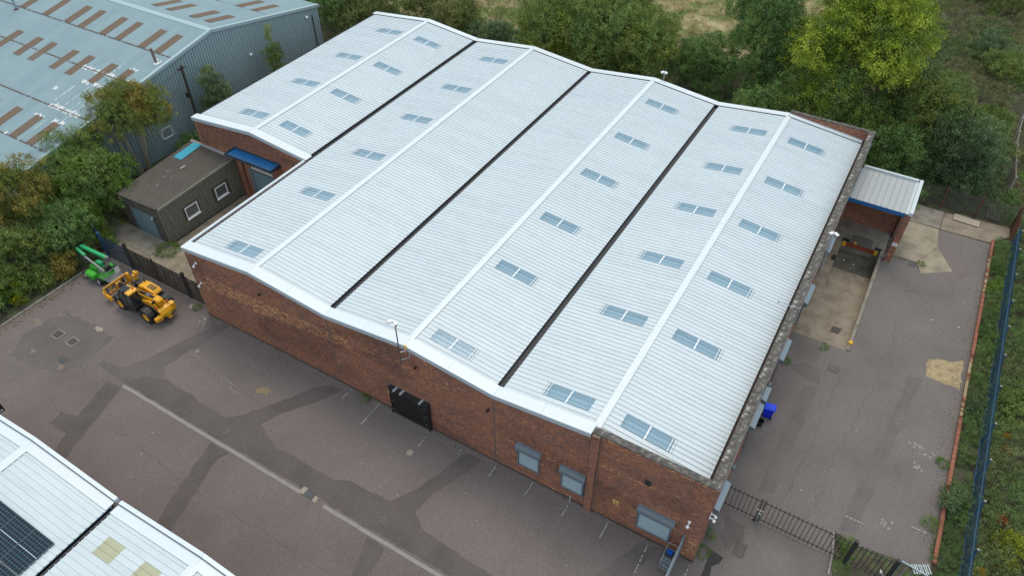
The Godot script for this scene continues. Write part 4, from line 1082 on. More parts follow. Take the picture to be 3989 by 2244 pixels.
# ---- the blue-grey neighbour ---------------------------------------------------------------------------------
func make_neighbour() -> void:
	var b := thing("industrial_unit", "blue-grey clad industrial unit with brown rooflights and a long pitched roof", "building", V3(-61, 0, -20))
	var L := V3(61, 0, 20)
	var yl := func(z: float) -> float: return 9.5 - 0.18 * (z + 23.0) if z > -23.0 else 9.5 + 0.185 * (z + 23.0)
	# gable wall, sheet by sheet
	var gw := part(b, "gable_wall", MB.new().prism([Vector2(38.0, -0.05), Vector2(1.0, -0.05), Vector2(1.0, 5.15), Vector2(23.0, 9.42), Vector2(38.0, 6.62)], Transform3D(Basis(V3(0, 0, -1), V3(0, 1, 0), V3(1, 0, 0)), V3(-61.4, 0, 0)), 0.35), M.clad_teal, L)
	var z := -1.0
	while z > -37.9:
		var y1: float = minf(yl.call(z), yl.call(z - 1.0)) - 0.05
		var sh := MB.new()
		for i in 3:
			var ya: float = yl.call(z - i / 3.0 - 0.16) - 0.08
			sh.sheet(V3(-61.05, 0.15, z - i / 3.0), V3(0, ya - 0.15, 0), V3(0, 0, -1), trap(1, 1.0 / 3.0, 0.07, 0.3), V3(1, 0, 0))
		part(gw, "cladding_sheet", sh, M.clad_teal)
		z -= 1.0
	part(b, "far_wall", MB.new().box(V3(-115, -0.05, -38.0), V3(-61.4, 6.5, -37.7)), M.clad_teal, L)
	part(b, "eaves_wall", MB.new().box(V3(-115, -0.05, -1.3), V3(-61.4, 5.1, -1.0)), M.clad_teal, L)
	# roof rows between laps; sheets one metre wide
	var rows := [[-0.6, -3.5], [-3.5, -8.0], [-8.0, -13.4], [-13.4, -18.0], [-18.0, -22.98], [-38.2, -30.95], [-30.95, -23.02]]
	var sky := {
		1: [-69.2, -66.2, -63.75, -72.6, -75.0], 2: [-77.4, -75.05, -71.6, -69.2, -65.8, -63.4, -80.7], 4: [-80.8, -77.2, -74.9, -71.5, -69.1, -65.6, -63.25, -84.7], 5: [-65.8, -63.5, -69.4, -71.7], 6: [-71.35, -69.1, -65.6, -63.35, -75.2]}
	var zs := {1: [-3.5, -6.45], 2: [-11.85, -14.9], 4: [-18.0, -21.05], 5: [-34.3, -30.95], 6: [-27.85, -24.65]}
	for r in rows.size():
		var za: float = rows[r][0]
		var zb: float = rows[r][1]
		var up := V3(0, 1, 0.18 if za > -23.0 else -0.185).normalized()
		var lift := 0.012 * (r % 3)
		var deck := MB.new()
		deck.hexa([V3(-115, yl.call(za) - 0.12, za), V3(-60.95, yl.call(za) - 0.12, za), V3(-60.95, yl.call(zb) - 0.12, zb), V3(-115, yl.call(zb) - 0.12, zb), V3(-115, yl.call(za) - 0.03, za), V3(-60.95, yl.call(za) - 0.03, za), V3(-60.95, yl.call(zb) - 0.03, zb), V3(-115, yl.call(zb) - 0.03, zb)])
		var course := part(b, "roof_course", deck, M.clad_roof, L)
		var a := V3(0, yl.call(za) + lift, za)
		var along := V3(0, yl.call(zb) - yl.call(za), zb - za)
		var key := "neigh%d" % r
		kept[key] = MB.new().sheet(a, along, V3(1, 0, 0), wave(5, 1.02 / 5.0, 0.065), up).mesh()
		for i in 38:
			part(course, "roof_sheet", kept[key], M.clad_roof if rng.randf() < 0.62 else M.clad_roof_b, V3(-61.98 - i * 1.02, 0, 0))
		# dark broken line where one course laps the next
		if r in [0, 1, 2, 3, 6] :
			var lp := MB.new()
			for i in 270:
				if rng.randf() < 0.9:
					var x := -61.02 - i * 0.1457
					lp.box(V3(x - 0.1, yl.call(zb) + 0.01, zb + 0.0), V3(x - 0.02, yl.call(zb) + 0.08 + lift, zb + 0.14))
			part(course, "lap_joint", lp, M.lap_brown)
	for r in sky:
		var za: float = zs[r][0]
		var zb: float = zs[r][1]
		var up := V3(0, 1, 0.18 if za > -23.0 else -0.185).normalized()
		var mesh := MB.new().sheet(V3(-0.5, yl.call(za) + 0.062, za), V3(0, yl.call(zb) - yl.call(za), zb - za), V3(1, 0, 0), wave(5, 0.204, 0.065), up).mesh()
		for x in sky[r]: part(b, "brown_rooflight", mesh, M.grp_brown, L + V3(x, 0, 0))
	var rc := MB.new()
	for sg in [-1.0, 1.0]: rc.hexa([V3(-115, 9.56, -23.0), V3(-60.92, 9.56, -23.0), V3(-60.92, 9.49, -23.0 + 0.32 * sg), V3(-115, 9.49, -23.0 + 0.32 * sg), V3(-115, 9.62, -23.0), V3(-60.92, 9.62, -23.0), V3(-60.92, 9.55, -23.0 + 0.32 * sg), V3(-115, 9.55, -23.0 + 0.32 * sg)])
	part(b, "ridge_cap", rc, M.clad_trim, L)
	for e in [[-0.6, -23.0], [-23.0, -38.2]]:
		var y0: float = yl.call(e[0])
		var y1: float = yl.call(e[1])
		part(b, "verge_trim", MB.new().hexa([V3(-61.2, y0 + 0.07, e[0]), V3(-60.85, y0 + 0.07, e[0]), V3(-60.85, y1 + 0.07, e[1]), V3(-61.2, y1 + 0.07, e[1]), V3(-61.2, y0 + 0.1, e[0]), V3(-60.85, y0 + 0.1, e[0]), V3(-60.85, y1 + 0.1, e[1]), V3(-61.2, y1 + 0.1, e[1])]).hexa([V3(-60.88, y0 - 0.2, e[0]), V3(-60.85, y0 - 0.2, e[0]), V3(-60.85, y1 - 0.2, e[1]), V3(-60.88, y1 - 0.2, e[1]), V3(-60.88, y0 + 0.069, e[0]), V3(-60.85, y0 + 0.069, e[0]), V3(-60.85, y1 + 0.069, e[1]), V3(-60.88, y1 + 0.069, e[1])]), M.clad_trim, L)
	# white repairs: sealant brushed over laps and sheet ends
	for q in [[-68.7, -61.5, -13.4, 0.32, 0.9], [-66.7, -62.4, -8.0, 0.35, 0.95], [-64.4, -63.0, -6.6, 0.3, 0.9], [-67.0, -65.8, -6.55, 0.2, 0.6], [-66.9, -65.7, -11.8, 0.3, 0.8], [-63.7, -62.6, -15.1, 0.2, 0.8], [-65.5, -63.5, -11.9, 0.3, 0.6], [-67.3, -66.8, -3.6, 0.2, 0.8], [-62.4, -61.6, -17.0, 0.25, 0.7], [-68.6, -68.3, -9.9, 0.35, 1.0], [-61.9, -61.55, -9.0, 0.3, 0.9]]:
		var mb := MB.new()
		var x: float = q[0]
		while x < q[1]:
			if rng.randf() < q[4]:
				var d: float = rng.randf_range(0.4, 1.0) * q[3]
				var zz: float = q[2] + rng.randf_range(-0.12, 0.12)
				var h := 0.075
				mb.hexa([V3(x, yl.call(zz + d) + h, zz + d), V3(x + 0.1, yl.call(zz + d) + h, zz + d), V3(x + 0.1, yl.call(zz - d) + h, zz - d), V3(x, yl.call(zz - d) + h, zz - d), V3(x, yl.call(zz + d) + h + 0.01, zz + d), V3(x + 0.1, yl.call(zz + d) + h + 0.01, zz + d), V3(x + 0.1, yl.call(zz - d) + h + 0.01, zz - d), V3(x, yl.call(zz - d) + h + 0.01, zz - d)])
			x += 0.1457
		part(b, "sealant_repair", mb, M.white_sealant, L)
	for q in [[-66.9, -8.6, -10.9], [-65.3, -8.2, -11.6], [-64.2, -8.0, -11.9], [-65.0, -13.6, -15.4], [-63.5, -6.7, -9.6], [-65.1, -5.0, -6.4]]:
		var mb := MB.new()
		var zz: float = q[1]
		while zz > q[2]:
			var l := rng.randf_range(0.15, 0.5)
			var xx: float = q[0] + rng.randf_range(-0.03, 0.03)
			mb.hexa([V3(xx, yl.call(zz) + 0.07, zz), V3(xx + 0.06, yl.call(zz) + 0.07, zz), V3(xx + 0.06, yl.call(zz - l) + 0.07, zz - l), V3(xx, yl.call(zz - l) + 0.07, zz - l), V3(xx, yl.call(zz) + 0.08, zz), V3(xx + 0.06, yl.call(zz) + 0.08, zz), V3(xx + 0.06, yl.call(zz - l) + 0.08, zz - l), V3(xx, yl.call(zz - l) + 0.08, zz - l)])
			zz -= l + rng.randf_range(0.0, 0.35)
		part(b, "sealant_repair", mb, M.white_sealant, L)
	for q in [[-61.97, -16.75, 1.5], [-85.1, -17.5, 3.0]]:
		var y: float = yl.call(q[1])
		var fl := part(b, "flue_pipe", MB.new().cyl(V3(q[0], y - 0.1, q[1]), V3(q[0] - 0.1, y + q[2], q[1]), 0.13, 0.13, 12), M.lap_brown if q[2] < 2.0 else M.galvanised_dull, L)
		part(fl, "flue_collar", MB.new().cyl(V3(q[0], y - 0.05, q[1]), V3(q[0], y + 0.12, q[1]), 0.34, 0.2, 12), M.white_sealant if q[2] < 2.0 else M.rust)
	for q in [[-14.3, -15.2, 5.5, 6.45], [-14.0, -15.3, 1.6, 2.7]]:
		var f := part(b, "window", MB.new().box(V3(-61.05, q[2], q[1]), V3(-60.92, q[2] + 0.08, q[0])).box(V3(-61.05, q[3] - 0.07, q[1]), V3(-60.92, q[3], q[0])).box(V3(-61.05, q[2], q[1]), V3(-60.92, q[3], q[1] + 0.08)).box(V3(-61.05, q[2], q[0] - 0.08), V3(-60.92, q[3], q[0])), M.white_upvc, L)
		part(f, "glass_pane", MB.new().box(V3(-60.985, q[2] + 0.08, q[1] + 0.08), V3(-60.975, q[3] - 0.07, q[0] - 0.08)), M.pane)
	part(b, "downpipe", MB.new().cyl(V3(-60.9, 0.3, -36.85), V3(-60.9, 6.0, -36.85), 0.05, 0.05, 6), M.black_steel, L)
	floodlight(V3(-60.9, 5.3, -26.95), "white floodlight halfway along the blue-grey gable wall")
	floodlight(V3(-60.9, 6.05, -35.9), "white floodlight near the far corner of the blue-grey gable wall")
	var tp := thing("utility_pole", "leaning dark timber pole with wires beside the blue-grey gable", "pole", V3(-59.9, 0, -17.6))
	part(tp, "post", MB.new().cyl(V3(0.0, -0.1, 0.0), V3(0.1, 8.3, -0.15), 0.15, 0.11, 10), M.wood_post)
	part(tp, "bracket", MB.new().cbox(V3(-0.12, 5.0, -0.1), V3(0.12, 5.5, 0.25), 0.03), M.black_steel)
	part(tp, "cross_bolt", MB.new().box(V3(-0.1, 7.95, -0.5), V3(0.2, 8.05, 0.3)), M.black_steel)
	part(tp, "wire", MB.new().path([V3(0.1, 8.0, 0), V3(-0.2, 7.3, 3.0), V3(-0.6, 6.9, 6.0)], 0.014, 4).path([V3(0.1, 7.9, 0), V3(-0.3, 7.0, 3.0), V3(-0.8, 6.5, 5.0)], 0.014, 4).path([V3(0.1, 7.9, 0.0), V3(0.0, 6.3, 0.8), V3(-0.3, 5.3, 2.1)], 0.014, 4), M.black_steel)

func floodlight(at: Vector3, label: String) -> void:
	var f := thing("floodlight", label, "floodlight", at, 0.0, "floodlights on walls")
	part(f, "housing", MB.new().cbox(V3(0.06, -0.12, -0.16), V3(0.22, 0.12, 0.16), 0.03, Transform3D(Basis(V3(0, 0, 1), 0.5), Vector3.ZERO)), M.white_plastic)
	part(f, "bracket", MB.new().bar(V3(-0.1, 0.0, 0), V3(0.1, 0.02, 0), 0.06, 0.06), M.grey_plastic)

# ---- the white-roofed unit in the near left corner -----------------------------------------------------------
func make_front_building() -> void:
	var b := thing("opposite_unit", "white ribbed roof of a second unit with solar panels, near left corner", "building", V3(-26.5, 0, 16))
	var L := V3(26.5, 0, -16)
	var hy := func(x: float) -> float:
		var p := [[-46.2, 7.62], [-39.7, 6.9], [-33.1, 7.62], [-26.55, 6.9], [-20.0, 7.62], [-13.4, 6.9]]
		for i in p.size() - 1:
			if x <= p[i + 1][0]: return lerpf(p[i][1], p[i + 1][1], (x - p[i][0]) / (p[i + 1][0] - p[i][0]))
		return 6.9
	var o := []
	for x in [-46.2, -39.7, -33.1, -26.55, -20.0, -13.4]: o.append(Vector2(x, hy.call(x) - 0.1))
	o.append(Vector2(-13.4, -0.05)); o.append(Vector2(-46.2, -0.05))
	part(b, "rear_wall", MB.new().prism(o, Transform3D(Basis.IDENTITY, V3(0, 0, 15.82)), 0.3), M.unit_wall, L)
	part(b, "end_wall", MB.new().box(V3(-13.7, -0.05, 16.13), V3(-13.4, 6.7, 40)), M.unit_wall, L)
	for s in [[-39.9, -46.2], [-39.5, -33.1], [-26.72, -33.1], [-26.36, -20.0], [-13.6, -20.0]]:
		var xl: float = s[0]
		var xr: float = s[1] - 0.02 * signf(s[1] - s[0])
		var ya: float = hy.call(xl)
		var yb: float = hy.call(xr)
		var sl := part(b, "roof_slope", MB.new().hexa([V3(xl, ya - 0.2, 16.2), V3(xr, yb - 0.2, 16.2), V3(xr, yb - 0.2, 40), V3(xl, ya - 0.2, 40), V3(xl, ya - 0.06, 16.2), V3(xr, yb - 0.06, 16.2), V3(xr, yb - 0.06, 40), V3(xl, ya - 0.06, 40)]), M.deck, L)
		var buf := PackedFloat32Array()
		for i in 12:
			var zc := 17.35 + i * 1.0
			var mt: Material = M.roof_white_b if rng.randf() < 0.6 else M.roof_white
			if absf(xl + 26.36) < 0.01 and i == 1:
				# two yellowed plastic rooflights in this row
				var cuts := [-25.27, -23.95, -22.45, -21.2]
				for c in [[xl, cuts[0]], [cuts[1], cuts[2]], [cuts[3], xr]]: part(sl, "roof_sheet", rib_sheet(c[0], hy.call(c[0]), c[1], hy.call(c[1]), 3), mt, V3(0, 0, zc))
				for c in [[cuts[0], cuts[1]], [cuts[2], cuts[3]]]:
					var rl := part(sl, "yellowed_rooflight", rib_sheet(c[0], hy.call(c[0]), c[1], hy.call(c[1]), 3, 0.004), M.grp_yellow, V3(0, 0, zc))
					part(rl, "lap_strip", rib_sheet(c[0] + 0.02, hy.call(c[0] + 0.02), c[0] + 0.2, hy.call(c[0] + 0.2), 3, 0.014), M.grp_yellow)
			elif absf(xl + 39.5) < 0.01 and i == 1:
				part(sl, "roof_sheet", rib_sheet(xl, ya, -35.6, hy.call(-35.6), 3), mt, V3(0, 0, zc))
				part(sl, "yellowed_rooflight", rib_sheet(-35.6, hy.call(-35.6), -34.3, hy.call(-34.3), 3, 0.004), M.grp_yellow, V3(0, 0, zc))
				part(sl, "roof_sheet", rib_sheet(-34.3, hy.call(-34.3), xr, yb, 3), mt, V3(0, 0, zc))
			else: part(sl, "roof_sheet", rib_sheet(xl, ya, xr, yb, 3), mt, V3(0, 0, zc))
			for k in 3:
				for q in 6: put(buf, Basis.from_scale(V3(0.022, 0.014, 0.022)), V3(lerpf(xl, xr, 0.05 + q * 0.18), lerpf(ya, yb, 0.05 + q * 0.18) + 0.042, zc - k / 3.0), Color(1, 1, 1))
		many(sl, "screws", kept["screw"], M.screw, buf).set_meta("kind", "stuff")
	# verge: upstand, flat plate and a standing seam, in lengths
	var xs := [-46.2, -39.7, -33.1, -26.62]
	for seg in [[-46.2, -39.7], [-39.7, -33.1], [-33.1, -26.7], [-26.4, -20.0], [-20.0, -13.4]]:
		for j in 2:
			var a := lerpf(seg[0], seg[1], j / 2.0)
			var c := lerpf(seg[0], seg[1], (j + 1) / 2.0) - 0.01
			var ya: float = hy.call(a) + 0.06 + 0.006 * j
			var yc: float = hy.call(c) + 0.06 + 0.006 * j
			var f := part(b, "verge_flashing", MB.new().hexa([V3(a, ya - 0.03, 15.98), V3(c, yc - 0.03, 15.98), V3(c, yc - 0.03, 16.52), V3(a, ya - 0.03, 16.52), V3(a, ya, 15.98), V3(c, yc, 15.98), V3(c, yc, 16.52), V3(a, ya, 16.52)]), M.flashing, L)
			part(f, "capping", MB.new().hexa([V3(a, ya - 0.3, 15.74), V3(c, yc - 0.3, 15.74), V3(c, yc - 0.3, 15.95), V3(a, ya - 0.3, 15.95), V3(a, ya + 0.1, 15.74), V3(c, yc + 0.1, 15.74), V3(c, yc + 0.1, 15.95), V3(a, ya + 0.1, 15.95)]), M.flashing)
			part(f, "cable", MB.new().bar(V3(a, ya + 0.02, 15.99), V3(c, yc + 0.02, 15.99), 0.03, 0.03), M.seam_dark)
	for r in [-46.2, -33.1, -20.0]:
		var m := MB.new()
		for sg in [-1.0, 1.0]: m.hexa([V3(r, 7.67, 16.3), V3(r + 0.27 * sg, 7.64, 16.3), V3(r + 0.27 * sg, 7.64, 40), V3(r, 7.67, 40), V3(r, 7.685, 16.3), V3(r + 0.27 * sg, 7.655, 16.3), V3(r + 0.27 * sg, 7.655, 40), V3(r, 7.685, 40)])
		part(b, "ridge_cap", m, M.flashing, L)
	for v in [-39.7, -26.55]:
		part(b, "valley_gutter", MB.new().box(V3(v - 0.2, 6.6, 15.74), V3(v + 0.2, 6.66, 40)).box(V3(v - 0.2, 6.66, 16.3), V3(v - 0.17, 6.85, 40)).box(V3(v + 0.17, 6.66, 16.3), V3(v + 0.2, 6.85, 40)), M.gutter_dark, L)
		part(b, "gutter_cable", MB.new().cyl(V3(v + 0.02, 6.8, 15.8), V3(v + 0.02, 6.8, 32.0), 0.07, 0.07, 8), M.gutter_dark, L)
	# solar panels clamped to the slope
	var col := 0
	var nm := ["front row, first from the valley gutter", "front row, second from the valley gutter", "front row, third from the valley gutter", "front row, fourth from the valley gutter", "second row, first from the valley gutter", "second row, second from the valley gutter", "second row, third from the valley gutter"]
	for q in [[0, 0], [0, 1], [0, 2], [0, 3], [1, 0], [1, 1], [1, 2]]:
		var xr: float = -27.27 - q[1] * 1.372
		var z0: float = 19.0 + q[0] * 1.95
		var sl := (7.62 - 6.9) / 6.55
		var tilt := atan(sl)
		var at := V3(xr, hy.call(xr) + 0.12, z0)
		var p := thing("solar_panel", "dark solar panel, " + nm[col], "solar panel", at, 0.0, "solar panels on the white roof")
		p.rotation.z = -tilt
		part(p, "frame", MB.new().box(V3(-1.355, -0.035, 0.0), V3(0.0, 0.0, 1.9)), M.solar_frame)
		part(p, "backing", MB.new().box(V3(-1.335, 0.0, 0.02), V3(-0.02, 0.004, 1.88)), M.solar_back)
		if not kept.has("cell"): kept["cell"] = MB.new().box(V3(0, 0, 0), V3(0.175, 0.004, 0.172)).mesh()
		for i in 7:
			for j in 10:
				part(p, "cell", kept["cell"], M.solar_cell, V3(-1.325 + i * 0.1865, 0.0042, 0.03 + j * 0.1835 + (0.025 if j > 4 else 0.0)))
		part(p, "centre_gap", MB.new().box(V3(-1.33, 0.0042, 0.944), V3(-0.025, 0.0085, 0.962)), M.solar_gap)
		col += 1
	var sg := thing("projecting_sign", "black projecting sign ending in ries at the left picture edge", "sign", V3(-41.6, 3.0, 15.8))
	part(sg, "board", MB.new().box(V3(-0.08, 0.02, -1.34), V3(0.0, 0.86, -0.1)), M.ink)
	part(sg, "wall_bracket", MB.new().box(V3(-0.06, 0.2, -0.1), V3(-0.02, 0.3, 0.05)).box(V3(-0.06, 0.6, -0.1), V3(-0.02, 0.7, 0.05)), M.black_steel)
	words(sg, "lettering", "ries", 0.3, M.paper, Transform3D(Basis(V3(0, 0, -1), V3(0, 1, 0), V3(1, 0, 0)), V3(0.004, 0.2, -1.25)), 0.006, HORIZONTAL_ALIGNMENT_RIGHT)

# ---- fences, railings and walls ------------------------------------------------------------------------------
func pale_mesh(h: float, w: float, d := 0.03, spike := 0.12) -> ArrayMesh:
	# a W-section palisade pale with a pointed head
	var key := "pale%.2f%.3f%.3f" % [h, w, d]
	if not kept.has(key):
		kept[key] = MB.new().prism([Vector2(-w / 2, 0), Vector2(w / 2, 0), Vector2(w / 2, h - spike), Vector2(w * 0.2, h), Vector2(0, h - spike * 0.6), Vector2(-w * 0.2, h), Vector2(-w / 2, h - spike)], Transform3D.IDENTITY, d).mesh()
	return kept[key]

func palisade(f: Node, a: Vector2, b: Vector2, h: float, gap: float, w: float, mt: Material, dp := 0.03) -> void:
	var d := (b - a).normalized()
	var n := int(a.distance_to(b) / gap)
	var turn := atan2(-d.y, d.x)
	for i in n + 1:
		var p := a + d * (i * gap)
		var m := part(f, "pale", pale_mesh(h, w, dp), mt, V3(p.x, 0.06, p.y))
		m.rotation.y = turn
		m.rotation.z = rng.randf_range(-0.008, 0.008)
	for y in [0.35, h - 0.35]: part(f, "rail", MB.new().bar(V3(a.x, y, a.y) + V3(d.y, 0, -d.x) * 0.03, V3(b.x, y, b.y) + V3(d.y, 0, -d.x) * 0.03, 0.04, 0.05), mt)

func make_fences() -> void:
	# left: black palisade between warehouse and hedge, with the blue double gate
	var f := thing("palisade_fence", "black palisade fence running from the warehouse corner behind the yellow telehandler", "fence", V3(-40, 0, -0.52))
	palisade(f, Vector2(-0.15, 0), Vector2(-9.3, 0), 2.45, 0.155, 0.082, M.fence_black)
	for e in [[-2.6, 0.16, M.fence_black], [-2.85, 0.1, M.fence_black], [-6.3, 0.11, M.fence_grey], [-9.5, 0.2, M.fence_black]]: part(f, "post", MB.new().cbox(V3(e[0] - e[1] / 2, -0.05, -e[1] / 2 - 0.1), V3(e[0] + e[1] / 2, 2.6 if e[1] < 0.15 else 2.75, e[1] / 2 - 0.1), 0.01), e[2])
	var g := thing("palisade_gate", "blue-black palisade gate leaf with diagonal brace behind the green boom lift", "gate", V3(-49.6, 0, -0.5))
	palisade(g, Vector2(-0.1, 0), Vector2(-2.9, 0), 2.35, 0.155, 0.07, M.fence_navy)
	part(g, "brace", MB.new().bar(V3(-0.1, 2.0, -0.05), V3(-2.85, 0.4, -0.05), 0.05, 0.06), M.fence_navy)
	part(g, "post", MB.new().cbox(V3(-3.12, -0.05, -0.12), V3(-2.92, 2.7, 0.08), 0.01), M.fence_blue)
	part(g, "post", MB.new().cbox(V3(-0.1, -0.05, -0.12), V3(0.02, 2.6, 0.0), 0.01), M.fence_navy)
	var g2 := thing("palisade_gate", "half-open blue palisade gate leaf folded back into the hedge", "gate", V3(-52.75, 0, -0.55))
	palisade(g2, Vector2(-0.1, -0.1), Vector2(-2.2, -0.75), 2.35, 0.155, 0.07, M.fence_blue)
	part(g2, "post", MB.new().cbox(V3(-2.35, -0.05, -0.95), V3(-2.2, 2.6, -0.8), 0.01), M.fence_navy)
	# right: black vertical-bar gates and railing across the side yard
	var r := thing("railing_gate", "black vertical-bar double gate and railing across the side yard", "gate", V3(0.2, 0, -4.5))
	var bars := func(x0: float, x1: float) -> void:
		var x := x0
		while x < x1:
			part(r, "bar", MB.new().bar(V3(x, 0.06, 0), V3(x, 2.3, 0), 0.034, 0.034), M.fence_black)
			x += 0.262
		part(r, "rail", MB.new().bar(V3(x0 - 0.05, 0.28, 0), V3(x1, 0.28, 0), 0.05, 0.045), M.fence_black)
		part(r, "rail", MB.new().bar(V3(x0 - 0.05, 2.08, 0), V3(x1, 2.08, 0), 0.05, 0.045), M.fence_black)
	bars.call(0.18, 2.05)
	bars.call(2.36, 7.2)
	bars.call(7.5, 9.5)
	for x in [2.1, 2.26]: part(r, "stile", MB.new().cbox(V3(x - 0.035, 0.02, -0.035), V3(x + 0.035, 2.38, 0.035), 0.008), M.fence_black)
	part(r, "drop_bolt", MB.new().cyl(V3(2.18, 0.0, 0.06), V3(2.18, 0.9, 0.06), 0.02, 0.02, 6).cbox(V3(2.1, 0.85, 0.03), V3(2.34, 0.92, 0.09), 0.01), M.galvanised)
	part(r, "latch", MB.new().cbox(V3(1.95, 1.2, 0.03), V3(2.38, 1.26, 0.08), 0.01).cbox(V3(2.14, 1.0, 0.04), V3(2.22, 1.14, 0.09), 0.01), M.galvanised)
	part(r, "wheel", MB.new().cyl(V3(2.06, 0.09, 0.05), V3(2.06, 0.09, 0.12), 0.09, 0.09, 12), M.tyre)
	for x in [7.38, 9.62]: part(r, "post", MB.new().cbox(V3(x - 0.1, -0.05, -0.1), V3(x + 0.1, 2.5, 0.1), 0.012), M.fence_black)
	# pale handrail running on from the last post
	var hr := thing("handrail", "weathered pale handrail leaning beyond the last railing post", "handrail", V3(9.95, 0, -4.75))
	part(hr, "rail", MB.new().bar(V3(-0.05, 2.2, 0.0), V3(3.2, 1.2, -0.3), 0.07, 0.07), M.galvanised)
	for i in 9: part(hr, "baluster", MB.new().bar(V3(0.1 + i * 0.33, 0.06, -0.02 - i * 0.03), V3(0.1 + i * 0.33, 2.15 - i * 0.105, -0.02 - i * 0.03), 0.03, 0.03), M.galvanised_dull)
	# right boundary: blue palisade, low brick edging wall
	var bf := thing("blue_fence", "long blue palisade fence along the right-hand boundary strip", "fence", V3(13.42, 0, 0))
	palisade(bf, Vector2(0, -3.9), Vector2(0, -41.3), 2.2, 0.165, 0.06, M.fence_blue, 0.012)
	for z in [-4.2, -7.55, -11.05, -14.35, -17.5, -21.05, -24.3, -27.5, -30.6, -34.05, -37.55, -40.3]:
		var p := part(bf, "post", MB.new().cbox(V3(0.05, -0.05, z - 0.05), V3(0.14, 2.3, z + 0.05), 0.01), M.fence_blue)
		part(p, "post_cap", MB.new().cbox(V3(0.03, 2.302, z - 0.07), V3(0.17, 2.35, z + 0.07), 0.01), M.channel_block)
	var ew := thing("edging_wall", "low orange-red brick edging wall along the side yard", "wall", V3(12.08, 0, 0))
	part(ew, "footing", MB.new().box(V3(-0.1, -0.1, -41.0), V3(0.1, 0.16, -7.0)), M.mortar)
	var buf := PackedFloat32Array()
	var reds := [Color(0.33, 0.125, 0.075), Color(0.28, 0.105, 0.065), Color(0.36, 0.15, 0.095), Color(0.24, 0.1, 0.065)]
	for i in 4: mat("edge_%d" % i, reds[i], 0.9)
	kept["edge"] = MB.new().cbox(V3(-0.11, 0.0, -0.034), V3(0.11, 0.11, 0.034), 0.006).mesh()
	var z := -7.0
	var made := 0
	while z > -41.0:
		var broken := (z < -19.0 and z > -25.5) or (z < -33.0 and z > -38.5)
		if not broken or rng.randf() < 0.22:
			var t := rng.randi() % 4
			var at := V3(rng.randf_range(-0.008, 0.008), 0.162 + rng.randf_range(-0.004, 0.004), z)
			if made < 300: part(ew, "brick", kept["edge"], M["edge_%d" % t], at)
			else: put(buf, Basis.IDENTITY, at, reds[t])
			made += 1
		z -= 0.078
	if buf.size() > 0: many(ew, "bricks", kept["edge"], M.edge_brick, buf).set_meta("kind", "stuff")
	for e in [[-19.2, -25.4], [-33.2, -38.4]]: part(ew, "bare_bed", MB.new().box(V3(-0.09, 0.16, e[1]), V3(0.09, 0.19, e[0])), M.sand)
	# rear of the side yard: brown palisade with rusty posts
	var rf := thing("rear_fence", "rusty brown palisade fence closing the far end of the side yard", "fence", V3(4.4, 0, -43.95))
	palisade(rf, Vector2(0.1, 0), Vector2(9.0, 0), 2.2, 0.155, 0.06, M.fence_grey)
	for e in [[3.0, M.rust], [5.87, M.rust], [8.85, M.rust]]: part(rf, "post", MB.new().cbox(V3(e[0] - 0.06, -0.05, 0.0), V3(e[0] + 0.06, 2.35, 0.12), 0.01), e[1])
	var cp := thing("rusty_sheet", "rusty brown metal sheet closing the fence corner", "sheet", V3(13.35, 0, -42.6))
	part(cp, "panel", MB.new().bar(V3(0, 1.0, 1.2), V3(0.05, 1.0, -1.3), 0.02, 2.0), M.rust)
	# concrete post-and-panel fence at the right picture edge
	var pf := thing("panel_fence", "concrete post-and-panel fence at the right picture edge", "fence", V3(12.55, 0, -49.5))
	for i in 7:
		var za := -i * 3.0
		var xa := -0.35 * sin(i * 0.6)
		var xb := -0.35 * sin((i + 1) * 0.6)
		part(pf, "post", MB.new().cbox(V3(xa - 0.1, -0.05, za - 0.1), V3(xa + 0.1, 1.95, za + 0.1), 0.02), M.panel_concrete)
		for j in 5: part(pf, "board", MB.new().bar(V3(xa, 0.18 + j * 0.36, za - 0.11), V3(xb, 0.18 + j * 0.36, za - 2.88), 0.05, 0.345), M.panel_concrete)
	# planks on the ground
	var bd := thing("plank_platform", "pale weathered timber boards lying on the rear concrete strip", "boards", V3(9.75, 0.09, -42.9))
	for i in 7: part(bd, "plank", MB.new().cbox(V3(-1.08, 0.06, -0.5 + i * 0.143), V3(1.06 + rng.randf_range(-0.02, 0.02), 0.1, -0.36 + i * 0.143), 0.006), M.wood_pale)
	for x in [-0.9, 0.0, 0.9]: part(bd, "bearer", MB.new().box(V3(x - 0.05, 0.0, -0.48), V3(x + 0.05, 0.058, 0.48)), M.wood_post)
	bd.rotation.y = -0.06
	for i in 4:
		var tk := thing("track_plank", "old grey timber track board among weeds by the rear fence, number " + ["one", "two", "three", "four"][i] + " from the left", "plank", V3(11.3 + i * 0.28, 0.0, -45.6), 0.05, "timber track boards")
		part(tk, "board", MB.new().cbox(V3(-0.11, 0.0, -1.3), V3(0.11, 0.06, 1.2), 0.01), M.fence_grey)

# ---- small things on the walls -------------------------------------------------------------------------------
func dome_camera(at: Vector3, label: String, turn := 0.0) -> void:
	var c := thing("security_camera", label, "security camera", at, turn, "white security cameras")
	part(c, "base_plate", MB.new().cbox(V3(-0.09, 0.02, 0.0), V3(0.09, 0.22, 0.05), 0.015), M.white_plastic)
	part(c, "arm", MB.new().path([V3(0, 0.12, 0.04), V3(0, 0.14, 0.22), V3(0, 0.04, 0.28)], 0.035, 8), M.white_plastic)
	part(c, "dome", MB.new().lathe([[0.001, -0.12], [0.06, -0.1], [0.09, -0.04], [0.095, 0.03], [0.05, 0.06], [0.001, 0.06]], Transform3D(Basis.IDENTITY, V3(0, 0.0, 0.28)), 14), M.white_plastic)

